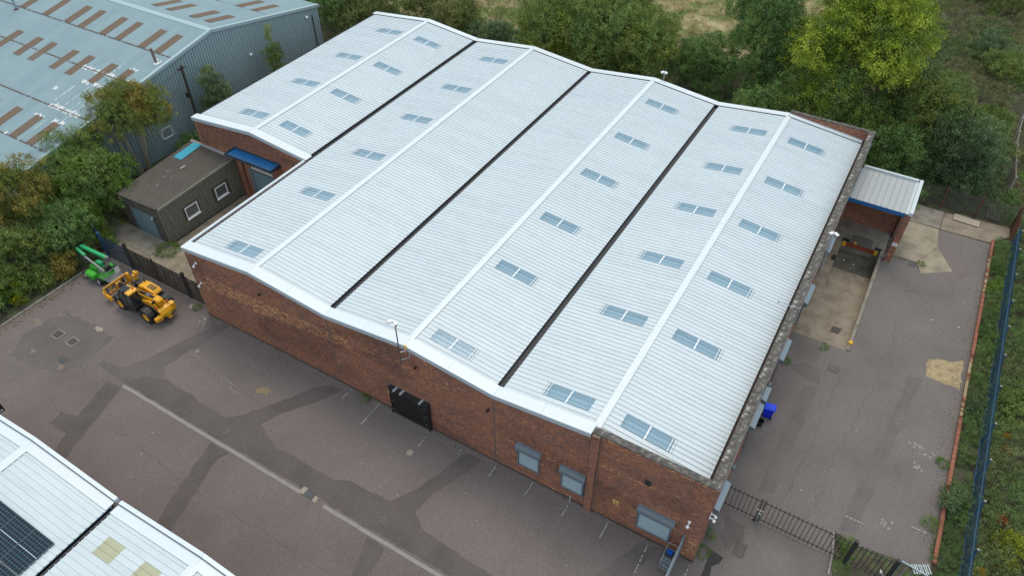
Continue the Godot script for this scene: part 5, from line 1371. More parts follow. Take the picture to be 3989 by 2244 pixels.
func head_cameras(p: Node, at: Vector3) -> void:
	for a in [-0.7, 0.9]:
		var h := part(p, "camera_head", MB.new().cbox(V3(-0.09, -0.08, 0.05), V3(0.09, 0.1, 0.42), 0.03, Transform3D(Basis(V3(0, 1, 0), a), Vector3.ZERO)), M.white_plastic, at + V3(0, 0.05, 0))
		part(h, "lens", MB.new().cyl(Basis(V3(0, 1, 0), a) * V3(0, 0, 0.42), Basis(V3(0, 1, 0), a) * V3(0, 0, 0.45), 0.05, 0.05, 8), M.ink)

func warning_sign(at: Vector3, label: String) -> void:
	var s := thing("warning_sign", label, "sign", at, 0.0, "yellow warning signs on the front wall")
	part(s, "board", MB.new().cbox(V3(-0.17, -0.21, 0.0), V3(0.17, 0.21, 0.012), 0.004), M.yellow_sign)
	var tr := MB.new()
	var q := [V3(0, 0.16, 0.014), V3(-0.14, -0.06, 0.014), V3(0.14, -0.06, 0.014)]
	for i in 3: tr.bar(q[i], q[(i + 1) % 3], 0.02, 0.004, V3(0, 0, 1))
	part(s, "triangle", tr, M.ink)
	part(s, "pictogram", MB.new().box(V3(-0.05, -0.03, 0.0125), V3(0.05, 0.03, 0.0165)).box(V3(-0.02, 0.03, 0.0125), V3(0.015, 0.07, 0.0165)), M.ink)
	part(s, "print_line", MB.new().box(V3(-0.12, -0.12, 0.0125), V3(0.12, -0.1, 0.0145)).box(V3(-0.12, -0.16, 0.0125), V3(0.08, -0.14, 0.0145)), M.ink)

func make_fixtures() -> void:
	warning_sign(V3(-21.9, 1.7, 0.004), "small yellow warning sign beside the black steel door")
	warning_sign(V3(-5.16, 2.18, 0.004), "small yellow warning sign right of the brick pilaster")
	dome_camera(V3(-38.95, 5.7, 0), "white camera high on the front wall near its left corner")
	dome_camera(V3(-39.3, 3.55, 0), "lower white camera at the left end of the front wall")
	dome_camera(V3(-0.86, 3.75, 0), "white dome camera on the front wall near its right corner")
	dome_camera(V3(0.0, 4.3, -0.45), "upper white dome camera round the right corner", PI / 2)
	dome_camera(V3(0.0, 4.25, -0.75), "lower white dome camera round the right corner", PI / 2)
	var v := thing("wall_lamp", "small black wall lamp on the brick front near the right corner", "lamp", V3(-3.56, 5.72, 0))
	part(v, "hood", MB.new().prism([Vector2(0, -0.1), Vector2(0.2, -0.1), Vector2(0.14, 0.1), Vector2(0, 0.13)], Transform3D(Basis(V3(0, 0, 1), V3(0, 1, 0), V3(-1, 0, 0)), V3(0.17, 0, 0)), 0.34), M.black_steel)
	part(v, "lens", MB.new().box(V3(-0.14, -0.12, 0.03), V3(0.14, -0.102, 0.17)), M.grey_plastic)
	for e in [[V3(0.0, 5.0, -3.8), "small grey flood lamp on the side wall near the front corner"], [V3(0.0, 5.0, -10.8), "small grey flood lamp on the side wall above the blue bin"]]:
		var l := thing("side_lamp", e[1], "lamp", e[0], 0.0, "lamps on the side wall")
		part(l, "housing", MB.new().cbox(V3(0.04, -0.1, -0.16), V3(0.24, 0.1, 0.16), 0.03), M.steel_grey)
		part(l, "bracket", MB.new().box(V3(-0.01, -0.04, -0.04), V3(0.05, 0.04, 0.04)), M.black_steel)
	# camera mast on the front wall
	var m := thing("camera_mast", "tall black camera mast bracketed to the front wall above the door", "mast", V3(-19.95, 6.6, 0.0))
	part(m, "pole", MB.new().cyl(V3(0, 0.0, 0.5), V3(0, 3.6, 0.5), 0.045, 0.035, 8), M.fence_grey)
	part(m, "bracket", MB.new().bar(V3(0.35, 0.15, 0.0), V3(0, 0.15, 0.5), 0.04, 0.05).bar(V3(0.35, 0.85, 0.0), V3(0, 0.85, 0.5), 0.04, 0.05).bar(V3(0.35, 0.1, 0.02), V3(0.35, 0.95, 0.02), 0.06, 0.04), M.galvanised)
	part(m, "junction_box", MB.new().cbox(V3(0.08, 0.9, 0.02), V3(0.24, 1.2, 0.14), 0.015), M.yellow_sign)
	head_cameras(m, V3(0, 3.6, 0.5))
	for e in [V3(-19.2, 6.1, 0.0), V3(-32.6, 5.85, 0.0), V3(-13.9, 5.3, 0.0)]:
		var l := thing("vent_stub", ["dark pipe stub on the front wall below the camera mast", "dark pipe stub high on the left half of the front wall", "dark pipe stub on the front wall near the movement joint"][int(absf(e.x + 19.2) > 1.0) + int(absf(e.x + 13.9) < 0.1)], "vent", e)
		part(l, "pipe", MB.new().cyl(V3(0, 0, -0.02), V3(0, -0.02, 0.16), 0.07, 0.07, 10), M.black_steel)
		part(l, "flap", MB.new().cyl(V3(0, -0.02, 0.16), V3(0, -0.06, 0.18), 0.09, 0.09, 10), M.black_steel)
	# masts on the side wall
	var m2 := thing("camera_mast", "grey camera mast on the side wall beside the loading ramp", "mast", V3(0.0, 5.6, -22.65))
	part(m2, "pole", MB.new().cyl(V3(0.25, 0.0, 0), V3(0.22, 3.35, 0.0), 0.05, 0.045, 8), M.galvanised)
	part(m2, "bracket", MB.new().bar(V3(-0.01, 0.3, 0), V3(0.3, 0.3, 0), 0.05, 0.05).bar(V3(-0.01, 0.9, 0), V3(0.3, 0.9, 0), 0.05, 0.05), M.galvanised)
	head_cameras(m2, V3(0.22, 3.35, 0))
	var m3 := thing("aerial_rod", "thin pale aerial rod reaching inward over the side parapet", "aerial", V3(0.1, 7.9, -15.2))
	part(m3, "rod", MB.new().cyl(V3(0.0, 0.02, 0), V3(-1.3, 0.2, 0.3), 0.022, 0.016, 6), M.galvanised)
	part(m3, "knob", MB.new().cyl(V3(-1.29, 0.2, 0.3), V3(-1.37, 0.21, 0.32), 0.04, 0.04, 8), M.ink)
	part(m3, "stand", MB.new().cyl(V3(0.0, -1.2, 0), V3(0.0, 0.1, 0), 0.035, 0.035, 8).bar(V3(0.0, -0.9, 0), V3(-0.12, -0.9, 0), 0.05, 0.05), M.galvanised)
	var m4 := thing("camera_mast", "short white camera mast rising behind the far gable flashing", "mast", V3(-19.2, 7.2, -39.95))
	part(m4, "pole", MB.new().cyl(V3(0, -0.6, 0), V3(0, 1.1, 0), 0.04, 0.04, 8), M.galvanised)
	head_cameras(m4, V3(0, 1.1, 0))
	# conduit along the side wall
	var cd := thing("cable_conduit", "grey cable conduit sagging along the side wall under the coping", "conduit", V3(0.0, 0, 0))
	var pts := []
	for i in 40: pts.append(V3(0.04 + 0.02 * sin(i * 1.3), 6.9 + 0.12 * sin(i * 0.8) + 0.06 * sin(i * 2.1), -0.6 - i * 1.0))
	part(cd, "pipe", MB.new().path(pts, 0.03, 5), M.galvanised)
	for i in 9: part(cd, "clip", MB.new().box(V3(-0.005, 6.8, -2.2 - i * 4.2), V3(0.07, 7.0, -2.14 - i * 4.2)), M.galvanised)
	# spilt white lichen spots on the coping are stone, see the coping material

# ---- things standing or set into the yard --------------------------------------------------------------------
func cover(x0: float, z0: float, x1: float, z1: float, label: String, kind: int) -> void:
	var c := thing("manhole_cover", label, "manhole cover", V3((x0 + x1) / 2, 0.0, (z0 + z1) / 2), 0.0, "rectangular manhole covers")
	var hx := (x1 - x0) / 2
	var hz := (z1 - z0) / 2
	part(c, "surround", MB.new().box(V3(-hx, -0.02, -hz), V3(hx, 0.008, hz)), M.pale_crust if kind == 0 else M.trench_pale)
	part(c, "frame", MB.new().box(V3(-hx + 0.05, 0.0, -hz + 0.05), V3(hx - 0.05, 0.014, hz - 0.05)), M.iron_dark if kind == 1 else M.iron)
	part(c, "lid", MB.new().box(V3(-hx + 0.08, 0.0, -hz + 0.08), V3(hx - 0.08, 0.019, hz - 0.08)), M.iron if kind == 0 else M.trench_pale)
	for s in [-1.0, 1.0]: part(c, "lifting_key", MB.new().box(V3(s * hx * 0.5 - 0.03, 0.015, -0.03), V3(s * hx * 0.5 + 0.03, 0.023, 0.03)), M.iron_dark)

func grate(at: Vector3, w: float, h: float, label: String) -> void:
	var c := thing("drain_grate", label, "drain grate", at, 0.0, "iron drain grates")
	part(c, "frame", MB.new().box(V3(-w / 2, -0.02, -h / 2), V3(w / 2, 0.01, -h / 2 + 0.04)).box(V3(-w / 2, -0.02, h / 2 - 0.04), V3(w / 2, 0.01, h / 2)).box(V3(-w / 2, -0.02, -h / 2), V3(-w / 2 + 0.04, 0.01, h / 2)).box(V3(w / 2 - 0.04, -0.02, -h / 2), V3(w / 2, 0.01, h / 2)), M.iron_dark)
	part(c, "sump", MB.new().box(V3(-w / 2 + 0.04, -0.01, -h / 2 + 0.04), V3(w / 2 - 0.04, 0.003, h / 2 - 0.04)), M.black_steel)
	for i in 7: part(c, "bar", MB.new().box(V3(-w / 2 + 0.06 + i * (w - 0.12) / 6.5, 0.003, -h / 2 + 0.04), V3(-w / 2 + 0.085 + i * (w - 0.12) / 6.5, 0.012, h / 2 - 0.04)), M.steel_grey)

func make_yard_things() -> void:
	# shallow dished channel of concrete blocks
	var ch := thing("drainage_channel", "long pale concrete block drainage channel crossing the front yard", "drain channel", V3(-26, 0, 8.22))
	var x := -13.8
	var k := 0
	while x < 18.0:
		var l := 0.9 + 0.04 * (k % 3)
		if not (x < 4.05 and x + l > 3.35):
			var dz := rng.randf_range(-0.012, 0.012)
			var dy := rng.randf_range(-0.004, 0.004)
			var pr := [Vector2(-0.12, -0.1), Vector2(0.12, -0.1), Vector2(0.12, 0.016 + dy), Vector2(0.06, 0.012 + dy), Vector2(0.0, 0.006 + dy), Vector2(-0.06, 0.012 + dy), Vector2(-0.12, 0.016 + dy)]
			part(ch, "channel_block", MB.new().prism(pr, Transform3D(Basis(V3(0, 0, -1), V3(0, 1, 0), V3(1, 0, 0)), V3(x, 0, dz)), l - 0.02), M.channel_block)
		x += l
		k += 1
	grate(V3(-22.3, 0.004, 8.05), 0.7, 0.45, "iron drain grate set into the concrete channel")
	for s in [-1.0, 1.0]: single("concrete_collar", "pale concrete collar on the " + ("left" if s < 0 else "right") + " of the channel drain grate", "concrete", poly_sheet(rough_outline([[-0.15, -0.22], [0.15, -0.2], [0.17, 0.22], [-0.16, 0.2]], 0.1, 0.06, int(s) + 7), -0.02, 0.022), M.pale_crust, V3(-22.3 + s * 0.53, 0, 8.07 + s * 0.06))
	grate(V3(-45.6, 0.004, 8.88), 0.62, 0.5, "iron drain grate near the left hedge")
	cover(-48.7, 7.05, -47.9, 7.8, "rusty manhole cover nearest the left hedge", 0)
	cover(-47.05, 7.0, -46.27, 7.7, "rusty manhole cover second from the left hedge", 0)
	cover(-30.8, 6.95, -30.0, 7.62, "asphalt-filled manhole cover on the dark trench patch by the channel's middle", 1)
	cover(-17.6, 6.75, -16.8, 7.4, "asphalt-filled manhole cover below the black steel door", 1)
	cover(3.18, -19.55, 4.0, -18.85, "asphalt-filled manhole cover below the loading ramp", 1)
	cover(1.78, -2.65, 2.45, -1.65, "asphalt-filled manhole cover below the right railing gate", 1)
	single("round_cover", "small pale round cover on the asphalt right of the door", "manhole cover", MB.new().cyl(V3(0, -0.02, 0), V3(0, 0.012, 0), 0.22, 0.22, 20), M.pale_crust, V3(-18.72, 0, 2.34))
	k = 0
	for e in [[-46.2, 5.5, 0.95, 0.4, "pale crust of spilt concrete near the telehandler's rear"], [-39.9, 0.55, 0.5, 0.25, "small white paint splash by the warehouse's left corner"], [-39.7, 1.0, 0.7, 0.35, "larger white paint splash by the warehouse's left corner"], [-37.8, 3.2, 0.4, 0.3, "white paint splash on the dark trench patch"], [9.9, -15.2, 0.9, 0.5, "speckled white paint splash in the middle of the side yard"], [10.7, -14.9, 0.7, 0.4, "white paint splash next to the brick edging wall"], [10.3, -13.6, 0.7, 0.5, "faint white paint splash nearer the railing"], [9.2, -8.3, 0.7, 0.5, "white paint splash close to the railing gate"], [-41.9, 0.1, 0.9, 0.5, "pale mortar crust behind the telehandler"], [-30.9, 3.4, 1.3, 0.6, "yellow-brown stain of sand left of the parking lines"]]:
		var mb := MB.new()
		var nn := noise(200 + k, 1.8, 3)
		var parts := 7 if k in [4, 5, 6, 7, 2] else 2
		for i in parts:
			var o := Vector2(rng.randf_range(-0.5, 0.5) * e[2], rng.randf_range(-0.5, 0.5) * e[3]) if parts > 2 else Vector2(i * 0.25 * e[2], 0)
			var pp := []
			var s: float = e[2] * (0.16 if parts > 2 else 0.42)
			for j in 11:
				var a := TAU * j / 11
				var rr := s * (0.7 + 0.8 * nn.get_noise_2d(cos(a) * 2.0 + i * 5.0, sin(a) * 2.0))
				pp.append([o.x + cos(a) * rr, o.y + sin(a) * rr * e[3] / e[2] * 1.5])
			var ps := poly_sheet(pp, 0.0, 0.009 + 0.001 * i)
			mb.v.append_array(ps.v)
		single("surface_splash", e[4], "stain", mb, M.pale_crust if k in [0, 8] else (M.yellow_stain if k == 9 else M.paint_splash), V3(e[0], 0, e[1]))
		k += 1
	for p in [[-33.9, 11.4, 0.16], [-34.6, 9.9, 0.1], [-33.0, 12.9, 0.12], [-32.4, 12.3, 0.07], [-27.4, 12.3, 0.08], [-20.9, 4.6, 0.09], [-20.7, 3.4, 0.08], [-13.9, 3.0, 0.08], [-17.5, 5.3, 0.1], [-12.3, 4.2, 0.07], [4.2, -8.0, 0.16], [9.0, -28.2, 0.22], [10.9, -28.4, 0.2], [7.3, -24.6, 0.12], [7.6, -24.9, 0.1], [7.3, -6.0, 0.16], [10.9, -31.5, 0.1], [6.2, -14.4, 0.1], [-9.0, 3.3, 0.08], [-6.3, 3.9, 0.08], [8.5, -16.5, 0.1], [11.7, -12.2, 0.12]]: litter(V3(p[0], 0.0, p[1]), p[2])
	litter(V3(9.6, 0.06, -4.9), 0.45, "crumpled white bag among weeds beyond the railing")
	grate(V3(6.55, 0.004, -34.2), 0.5, 0.4, "small iron drain grate beside the raised concrete slab")
	var rk := thing("slatted_rack", "small pale slatted rack lying beyond the railing's far end", "rack", V3(11.5, 0.06, -6.2), 0.5)
	for i in 8: part(rk, "slat", MB.new().cbox(V3(-0.5 + i * 0.13, 0.12 + 0.03 * (i % 2), -0.3), V3(-0.43 + i * 0.13, 0.15 + 0.03 * (i % 2), 0.3), 0.006), M.galvanised)
	for z in [-0.22, 0.2]: part(rk, "bearer", MB.new().box(V3(-0.52, 0.0, z), V3(0.5, 0.118, z + 0.05)), M.galvanised)
	# wheelie bin
	var b := thing("wheelie_bin", "bright blue wheelie bin standing against the warehouse side wall", "bin", V3(0.66, 0, -12.6), 0.12)
	part(b, "body", MB.new().hexa([V3(-0.3, 0.06, -0.22), V3(0.22, 0.06, -0.22), V3(0.22, 0.06, 0.22), V3(-0.3, 0.06, 0.22), V3(-0.37, 0.98, -0.28), V3(0.3, 0.98, -0.28), V3(0.3, 0.98, 0.28), V3(-0.37, 0.98, 0.28)]), M.bin_blue_dark)
	part(b, "rim", MB.new().cbox(V3(-0.4, 0.93, -0.3), V3(0.33, 0.99, 0.3), 0.015), M.bin_blue)
	var ld := part(b, "lid", MB.new().hexa([V3(-0.42, 0.995, -0.31), V3(0.36, 0.995, -0.31), V3(0.36, 0.995, 0.31), V3(-0.42, 0.995, 0.31), V3(-0.34, 1.07, -0.25), V3(0.3, 1.07, -0.25), V3(0.3, 1.07, 0.25), V3(-0.34, 1.07, 0.25)]), M.bin_blue)
	part(ld, "lid_panel", MB.new().cbox(V3(-0.22, 1.07, -0.16), V3(0.14, 1.085, 0.16), 0.01), M.bin_blue)
	part(b, "handle", MB.new().bar(V3(0.36, 0.97, -0.22), V3(0.36, 0.97, 0.22), 0.04, 0.04), M.bin_blue_dark)
	for s in [-0.24, 0.24]: part(b, "wheel", MB.new().cyl(V3(0.22, 0.1, s - 0.03), V3(0.22, 0.1, s + 0.03), 0.1, 0.1, 14), M.tyre)
	var bk := thing("bucket", "black open bucket beside the blue wheelie bin", "bucket", V3(0.42, 0, -11.55))
	part(bk, "body", MB.new().lathe([[0.001, 0.01], [0.17, 0.01], [0.23, 0.5], [0.21, 0.5], [0.16, 0.06], [0.001, 0.06]], Transform3D.IDENTITY, 18), M.black_steel)
	part(bk, "rim", MB.new().lathe([[0.23, 0.46], [0.25, 0.47], [0.25, 0.5], [0.23, 0.51]], Transform3D.IDENTITY, 18), M.black_steel)
	# grey steel panel and step trolley in front of the right corner
	var sp := thing("steel_gate_leaf", "tall narrow grey steel gate leaf standing open at the front right corner", "gate", V3(-0.9, 0, 0.1))
	part(sp, "panel", MB.new().cbox(V3(-0.025, 0.1, 0.03), V3(0.025, 2.3, 2.9), 0.008), M.galvanised_dull)
	part(sp, "post", MB.new().cbox(V3(-0.06, 0.0, -0.09), V3(0.06, 2.42, 0.03), 0.01), M.steel_grey)
	part(sp, "hinge", MB.new().box(V3(0.025, 0.6, 0.0), V3(0.05, 0.7, 0.2)).box(V3(0.025, 1.8, 0.0), V3(0.05, 1.9, 0.2)), M.steel_grey)
	var tr := thing("roll_cage", "pale grey tubular roll cage trolley with a blue tub, front right corner", "trolley", V3(-1.3, 0, 0.85))
	var w := 0.28
	for xx in [-w, w]:
		for zz in [-0.55, 0.55]: part(tr, "upright", MB.new().cyl(V3(xx, 0.08, zz), V3(xx, 1.35 if zz < 0 else 1.2, zz), 0.018, 0.018, 6), M.galvanised)
		for yy in [0.2, 0.65, 1.15]: part(tr, "side_rail", MB.new().cyl(V3(xx, yy, -0.55), V3(xx, yy, 0.55), 0.015, 0.015, 6), M.galvanised)
	for q in [[-0.55, 1.35], [-0.55, 0.7], [0.55, 1.2], [0.55, 0.6], [-0.2, 0.2], [0.2, 0.2], [0.55, 0.2], [0.1, 0.65]]: part(tr, "cross_bar", MB.new().cyl(V3(-w, q[1], q[0]), V3(w, q[1], q[0]), 0.016, 0.016, 6), M.galvanised)
	part(tr, "shelf", MB.new().box(V3(-w, 0.66, -0.53), V3(w, 0.68, -0.1)), M.wood_post)
	part(tr, "base", MB.new().box(V3(-w, 0.14, -0.55), V3(w, 0.17, 0.55)), M.steel_grey)
	for xx in [-w, w]:
		for zz in [-0.5, 0.5]: part(tr, "castor", MB.new().cyl(V3(xx - 0.02, 0.065, zz), V3(xx + 0.02, 0.065, zz), 0.065, 0.065, 10), M.tyre)
	var tub := single("blue_tub", "small blue plastic tub on the roll cage shelf", "tub", MB.new().hexa([V3(-0.13, 0.0, -0.1), V3(0.13, 0.0, -0.1), V3(0.13, 0.0, 0.1), V3(-0.13, 0.0, 0.1), V3(-0.17, 0.22, -0.14), V3(0.17, 0.22, -0.14), V3(0.17, 0.22, 0.14), V3(-0.17, 0.22, 0.14)]), M.blue_tub, V3(-1.32, 0.68, 0.55))
	var st := thing("standpipe", "short grey standpipe at the foot of the front wall", "standpipe", V3(-7.98, 0, 0.2))
	part(st, "pipe", MB.new().cyl(V3(0, 0, 0), V3(0, 0.62, 0), 0.055, 0.055, 10), M.galvanised)
	part(st, "cap", MB.new().cyl(V3(0, 0.62, 0), V3(0, 0.68, 0), 0.065, 0.05, 10), M.galvanised)

# ---- machines ------------------------------------------------------------------------------------------------
func wheel(p: Node, at: Vector3, r: float, w: float, out: float, tread: Material, rim: Material) -> void:
	# axle along z; out = +1 or -1 is the visible side
	var t := Transform3D(Basis(V3(1, 0, 0), V3(0, 0, 1), V3(0, -1, 0)), at)
	var tyre := MB.new().lathe([[r * 0.56, -w * 0.42], [r * 0.8, -w * 0.5], [r * 0.95, -w * 0.42], [r, -w * 0.2], [r, w * 0.2], [r * 0.95, w * 0.42], [r * 0.8, w * 0.5], [r * 0.56, w * 0.42]], t, 28)
	var wh := part(p, "wheel", tyre, tread)
	part(wh, "rim", MB.new().lathe([[r * 0.57, out * w * 0.4], [r * 0.52, out * w * 0.3], [r * 0.3, out * w * 0.22], [r * 0.26, out * w * 0.34], [0.001, out * w * 0.34]], t, 24), rim)
	if r > 0.5:
		var lug := MB.new()
		for i in 22:
			var a := TAU * i / 22.0
			var e := V3(cos(a), sin(a), 0)
			var s := 1.0 if i % 2 else -1.0
			lug.bar(at + e * (r + 0.008) + V3(0, 0, s * w * 0.06), at + e.rotated(V3(0, 0, 1), 0.16) * (r * 0.985) + V3(0, 0, s * w * 0.46), 0.06, 0.03, e)
		part(wh, "tread_lugs", lug, tread)

func side_prism(pts: Array, z0: float, z1: float) -> MB:
	var q := []
	for p in pts: q.append(Vector2(p[0], p[1]))
	return MB.new().prism(q, Transform3D(Basis.IDENTITY, V3(0, 0, z0)), z1 - z0)

func make_telehandler() -> void:
	# local frame: faces -x, z towards the camera; wheels touch y = 0
	var t := thing("telehandler", "yellow telehandler with black cab, boom lowered, parked by the palisade fence", "telehandler", V3(-44.75, 0, 1.98))
	for x in [1.48, -1.5]:
		for s in [-1.0, 1.0]: wheel(t, V3(x, 0.64, s * 0.95), 0.64, 0.44, s, M.tyre, M.tele_yellow)
	part(t, "chassis", side_prism([[-2.1, 0.5], [2.2, 0.5], [2.45, 0.75], [2.45, 1.15], [1.6, 1.3], [-1.7, 1.1], [-2.2, 0.95]], -0.55, 0.55), M.black_steel)
	part(t, "frame_side", side_prism([[-0.4, 1.0], [2.3, 1.0], [2.4, 1.3], [2.1, 1.75], [1.6, 1.8], [0.2, 1.35], [-0.4, 1.25]], 0.3, 0.42), M.tele_yellow)
	part(t, "frame_side", side_prism([[-0.4, 1.0], [2.3, 1.0], [2.4, 1.3], [2.1, 1.75], [1.6, 1.8], [0.2, 1.35], [-0.4, 1.25]], -0.42, -0.3), M.tele_yellow)
	# mudguards
	for x in [1.48, -1.5]:
		for s in [-1.0, 1.0]:
			var mg := MB.new()
			for i in 6:
				var a0 := deg_to_rad(25.0 + i * 22.0)
				var a1 := deg_to_rad(25.0 + (i + 1) * 22.0)
				mg.bar(V3(x + cos(a0) * 0.74, 0.66 + sin(a0) * 0.74, s * 0.93), V3(x + cos(a1) * 0.74, 0.66 + sin(a1) * 0.74, s * 0.93), 0.5, 0.03, V3(cos(a0), sin(a0), 0))
			part(t, "mudguard", mg, M.black_steel)
	# cab on the near side
	var cab := part(t, "cab", side_prism([[-1.15, 0.75], [0.55, 0.75], [0.62, 1.15], [0.55, 1.3], [-1.3, 1.3], [-1.35, 1.05]], 0.36, 1.12), M.black_steel)
	var pil := MB.new()
	for q in [[[-1.28, 1.3], [-0.78, 2.42]], [[0.56, 1.3], [0.42, 2.42]], [[-0.35, 0.8], [-0.3, 2.42]]]:
		for z in [0.4, 1.08]: pil.bar(V3(q[0][0], q[0][1], z), V3(q[1][0], q[1][1], z), 0.07, 0.07)
	part(cab, "pillars", pil, M.black_steel)
	part(cab, "windscreen", MB.new().hexa([V3(-1.3, 1.32, 0.42), V3(-1.29, 1.32, 0.42), V3(-1.29, 1.32, 1.06), V3(-1.3, 1.32, 1.06), V3(-0.82, 2.4, 0.42), V3(-0.81, 2.4, 0.42), V3(-0.81, 2.4, 1.06), V3(-0.82, 2.4, 1.06)]), M.dark_glass)
	part(cab, "side_window", MB.new().hexa([V3(-1.2, 1.34, 1.09), V3(0.5, 1.34, 1.09), V3(0.5, 1.34, 1.1), V3(-1.2, 1.34, 1.1), V3(-0.76, 2.38, 1.07), V3(0.4, 2.38, 1.07), V3(0.4, 2.38, 1.08), V3(-0.76, 2.38, 1.08)]), M.dark_glass)
	part(cab, "door_window", MB.new().box(V3(-0.9, 0.85, 1.121), V3(-0.4, 1.3, 1.13)), M.dark_glass)
	part(cab, "rear_window", MB.new().hexa([V3(0.57, 1.34, 0.44), V3(0.58, 1.34, 0.44), V3(0.58, 1.34, 1.04), V3(0.57, 1.34, 1.04), V3(0.45, 2.38, 0.44), V3(0.46, 2.38, 0.44), V3(0.46, 2.38, 1.04), V3(0.45, 2.38, 1.04)]), M.dark_glass)
	part(cab, "inner_window", MB.new().box(V3(-0.8, 1.34, 0.385), V3(0.45, 2.36, 0.392)), M.dark_glass)
	part(cab, "roof_glass", MB.new().hexa([V3(-0.86, 2.42, 0.42), V3(0.02, 2.5, 0.42), V3(0.02, 2.5, 1.06), V3(-0.86, 2.42, 1.06), V3(-0.86, 2.43, 0.42), V3(0.02, 2.51, 0.42), V3(0.02, 2.51, 1.06), V3(-0.86, 2.43, 1.06)]), M.dark_glass)
	part(cab, "roof_bars", MB.new().bar(V3(-0.85, 2.46, 0.6), V3(-0.2, 2.53, 0.6), 0.025, 0.025).bar(V3(-0.85, 2.46, 0.75), V3(-0.2, 2.53, 0.75), 0.025, 0.025).bar(V3(-0.85, 2.46, 0.9), V3(-0.2, 2.53, 0.9), 0.025, 0.025), M.black_steel)
	part(cab, "roof", side_prism([[-0.02, 2.44], [0.5, 2.42], [0.46, 2.54], [0.25, 2.6], [0.0, 2.54]], 0.37, 1.13), M.tele_yellow)
	part(cab, "seat", MB.new().cbox(V3(-0.3, 1.2, 0.55), V3(0.2, 1.35, 0.95), 0.04).cbox(V3(0.12, 1.35, 0.55), V3(0.26, 1.95, 0.95), 0.05), M.seat)
	part(cab, "beacon", MB.new().cyl(V3(0.25, 2.6, 0.5), V3(0.25, 2.76, 0.5), 0.06, 0.05, 10), M.lamp_red)
	part(cab, "step", MB.new().box(V3(-0.9, 0.5, 0.95), V3(-0.2, 0.54, 1.15)), M.black_steel)
	part(cab, "work_lamp", MB.new().cbox(V3(-0.2, 2.52, 1.0), V3(-0.08, 2.62, 1.12), 0.02), M.black_steel)
	# engine cover on the far side
	var en := part(t, "engine_cover", side_prism([[-0.85, 0.9], [1.1, 0.9], [1.12, 1.62], [0.95, 1.78], [0.0, 1.88], [-0.7, 1.75], [-0.9, 1.5]], -1.12, -0.4), M.tele_yellow)
	for i in 7: part(en, "grille_slot", MB.new().hexa([V3(0.12 + i * 0.115, 1.87 - i * 0.011, -1.02), V3(0.18 + i * 0.115, 1.865 - i * 0.011, -1.02), V3(0.18 + i * 0.115, 1.865 - i * 0.011, -0.55), V3(0.12 + i * 0.115, 1.87 - i * 0.011, -0.55), V3(0.12 + i * 0.115, 1.885 - i * 0.011, -1.02), V3(0.18 + i * 0.115, 1.88 - i * 0.011, -1.02), V3(0.18 + i * 0.115, 1.88 - i * 0.011, -0.55), V3(0.12 + i * 0.115, 1.885 - i * 0.011, -0.55)]), M.ink)
	part(en, "dark_panel", MB.new().cbox(V3(1.12, 0.9, -1.1), V3(1.2, 1.55, -0.42), 0.02), M.black_steel)
	part(en, "exhaust", MB.new().cyl(V3(-0.6, 1.75, -0.98), V3(-0.6, 2.15, -0.98), 0.05, 0.05, 8), M.black_steel)
	# boom: outer box from the rear pivot to the nose, inner section, head
	var bm := part(t, "boom", MB.new().hexa([V3(2.35, 1.45, -0.19), V3(2.35, 1.45, 0.19), V3(-1.9, 1.08, 0.19), V3(-1.9, 1.08, -0.19), V3(2.35, 1.98, -0.19), V3(2.35, 1.98, 0.19), V3(-1.9, 1.5, 0.19), V3(-1.9, 1.5, -0.19)]), M.tele_yellow)
	part(bm, "inner_section", MB.new().hexa([V3(-1.8, 1.12, -0.14), V3(-1.8, 1.12, 0.14), V3(-2.7, 1.02, 0.14), V3(-2.7, 1.02, -0.14), V3(-1.8, 1.46, -0.14), V3(-1.8, 1.46, 0.14), V3(-2.7, 1.36, 0.14), V3(-2.7, 1.36, -0.14)]), M.black_steel)
	part(bm, "boom_head", side_prism([[-2.65, 1.4], [-2.9, 1.45], [-3.35, 0.55], [-3.2, 0.35], [-2.95, 0.5], [-2.6, 1.0]], -0.17, 0.17), M.tele_yellow_dull)
	part(bm, "boom_hose", MB.new().path([V3(2.2, 2.02, 0.06), V3(0.8, 1.9, 0.08), V3(-0.6, 1.74, 0.06), V3(-1.8, 1.6, 0.06)], 0.035, 6).path([V3(2.2, 2.03, -0.06), V3(0.8, 1.9, -0.1), V3(-0.6, 1.74, -0.06)], 0.03, 6), M.black_steel)
	part(bm, "side_rib", MB.new().hexa([V3(2.2, 1.5, 0.19), V3(-1.8, 1.15, 0.19), V3(-1.8, 1.15, 0.215), V3(2.2, 1.5, 0.215), V3(2.2, 1.56, 0.19), V3(-1.8, 1.21, 0.19), V3(-1.8, 1.21, 0.215), V3(2.2, 1.56, 0.215)]), M.black_steel)
	part(t, "lift_ram", MB.new().cyl(V3(1.9, 1.1, 0.28), V3(0.3, 1.5, 0.28), 0.07, 0.07, 10), M.black_steel)
	part(bm, "wear_plate", MB.new().box(V3(0.9, 1.995, -0.12), V3(1.3, 2.0, 0.12)).box(V3(0.1, 1.79, -0.1), V3(0.14, 1.85, 0.1)), M.lift_grey)
	part(t, "fuel_tank", MB.new().cbox(V3(-0.6, 0.5, -1.05), V3(0.7, 0.88, -0.5), 0.05), M.black_steel)
	part(bm, "top_ram", MB.new().cyl(V3(1.7, 2.02, 0.0), V3(0.1, 1.86, 0.0), 0.06, 0.06, 10), M.black_steel)
	part(bm, "pivot_cover", MB.new().cbox(V3(1.75, 1.85, -0.22), V3(2.48, 2.06, 0.22), 0.09), M.tele_yellow)
	part(bm, "tilt_ram", MB.new().cyl(V3(-1.7, 1.62, 0.0), V3(-2.85, 1.42, 0.0), 0.06, 0.045, 10), M.black_steel)
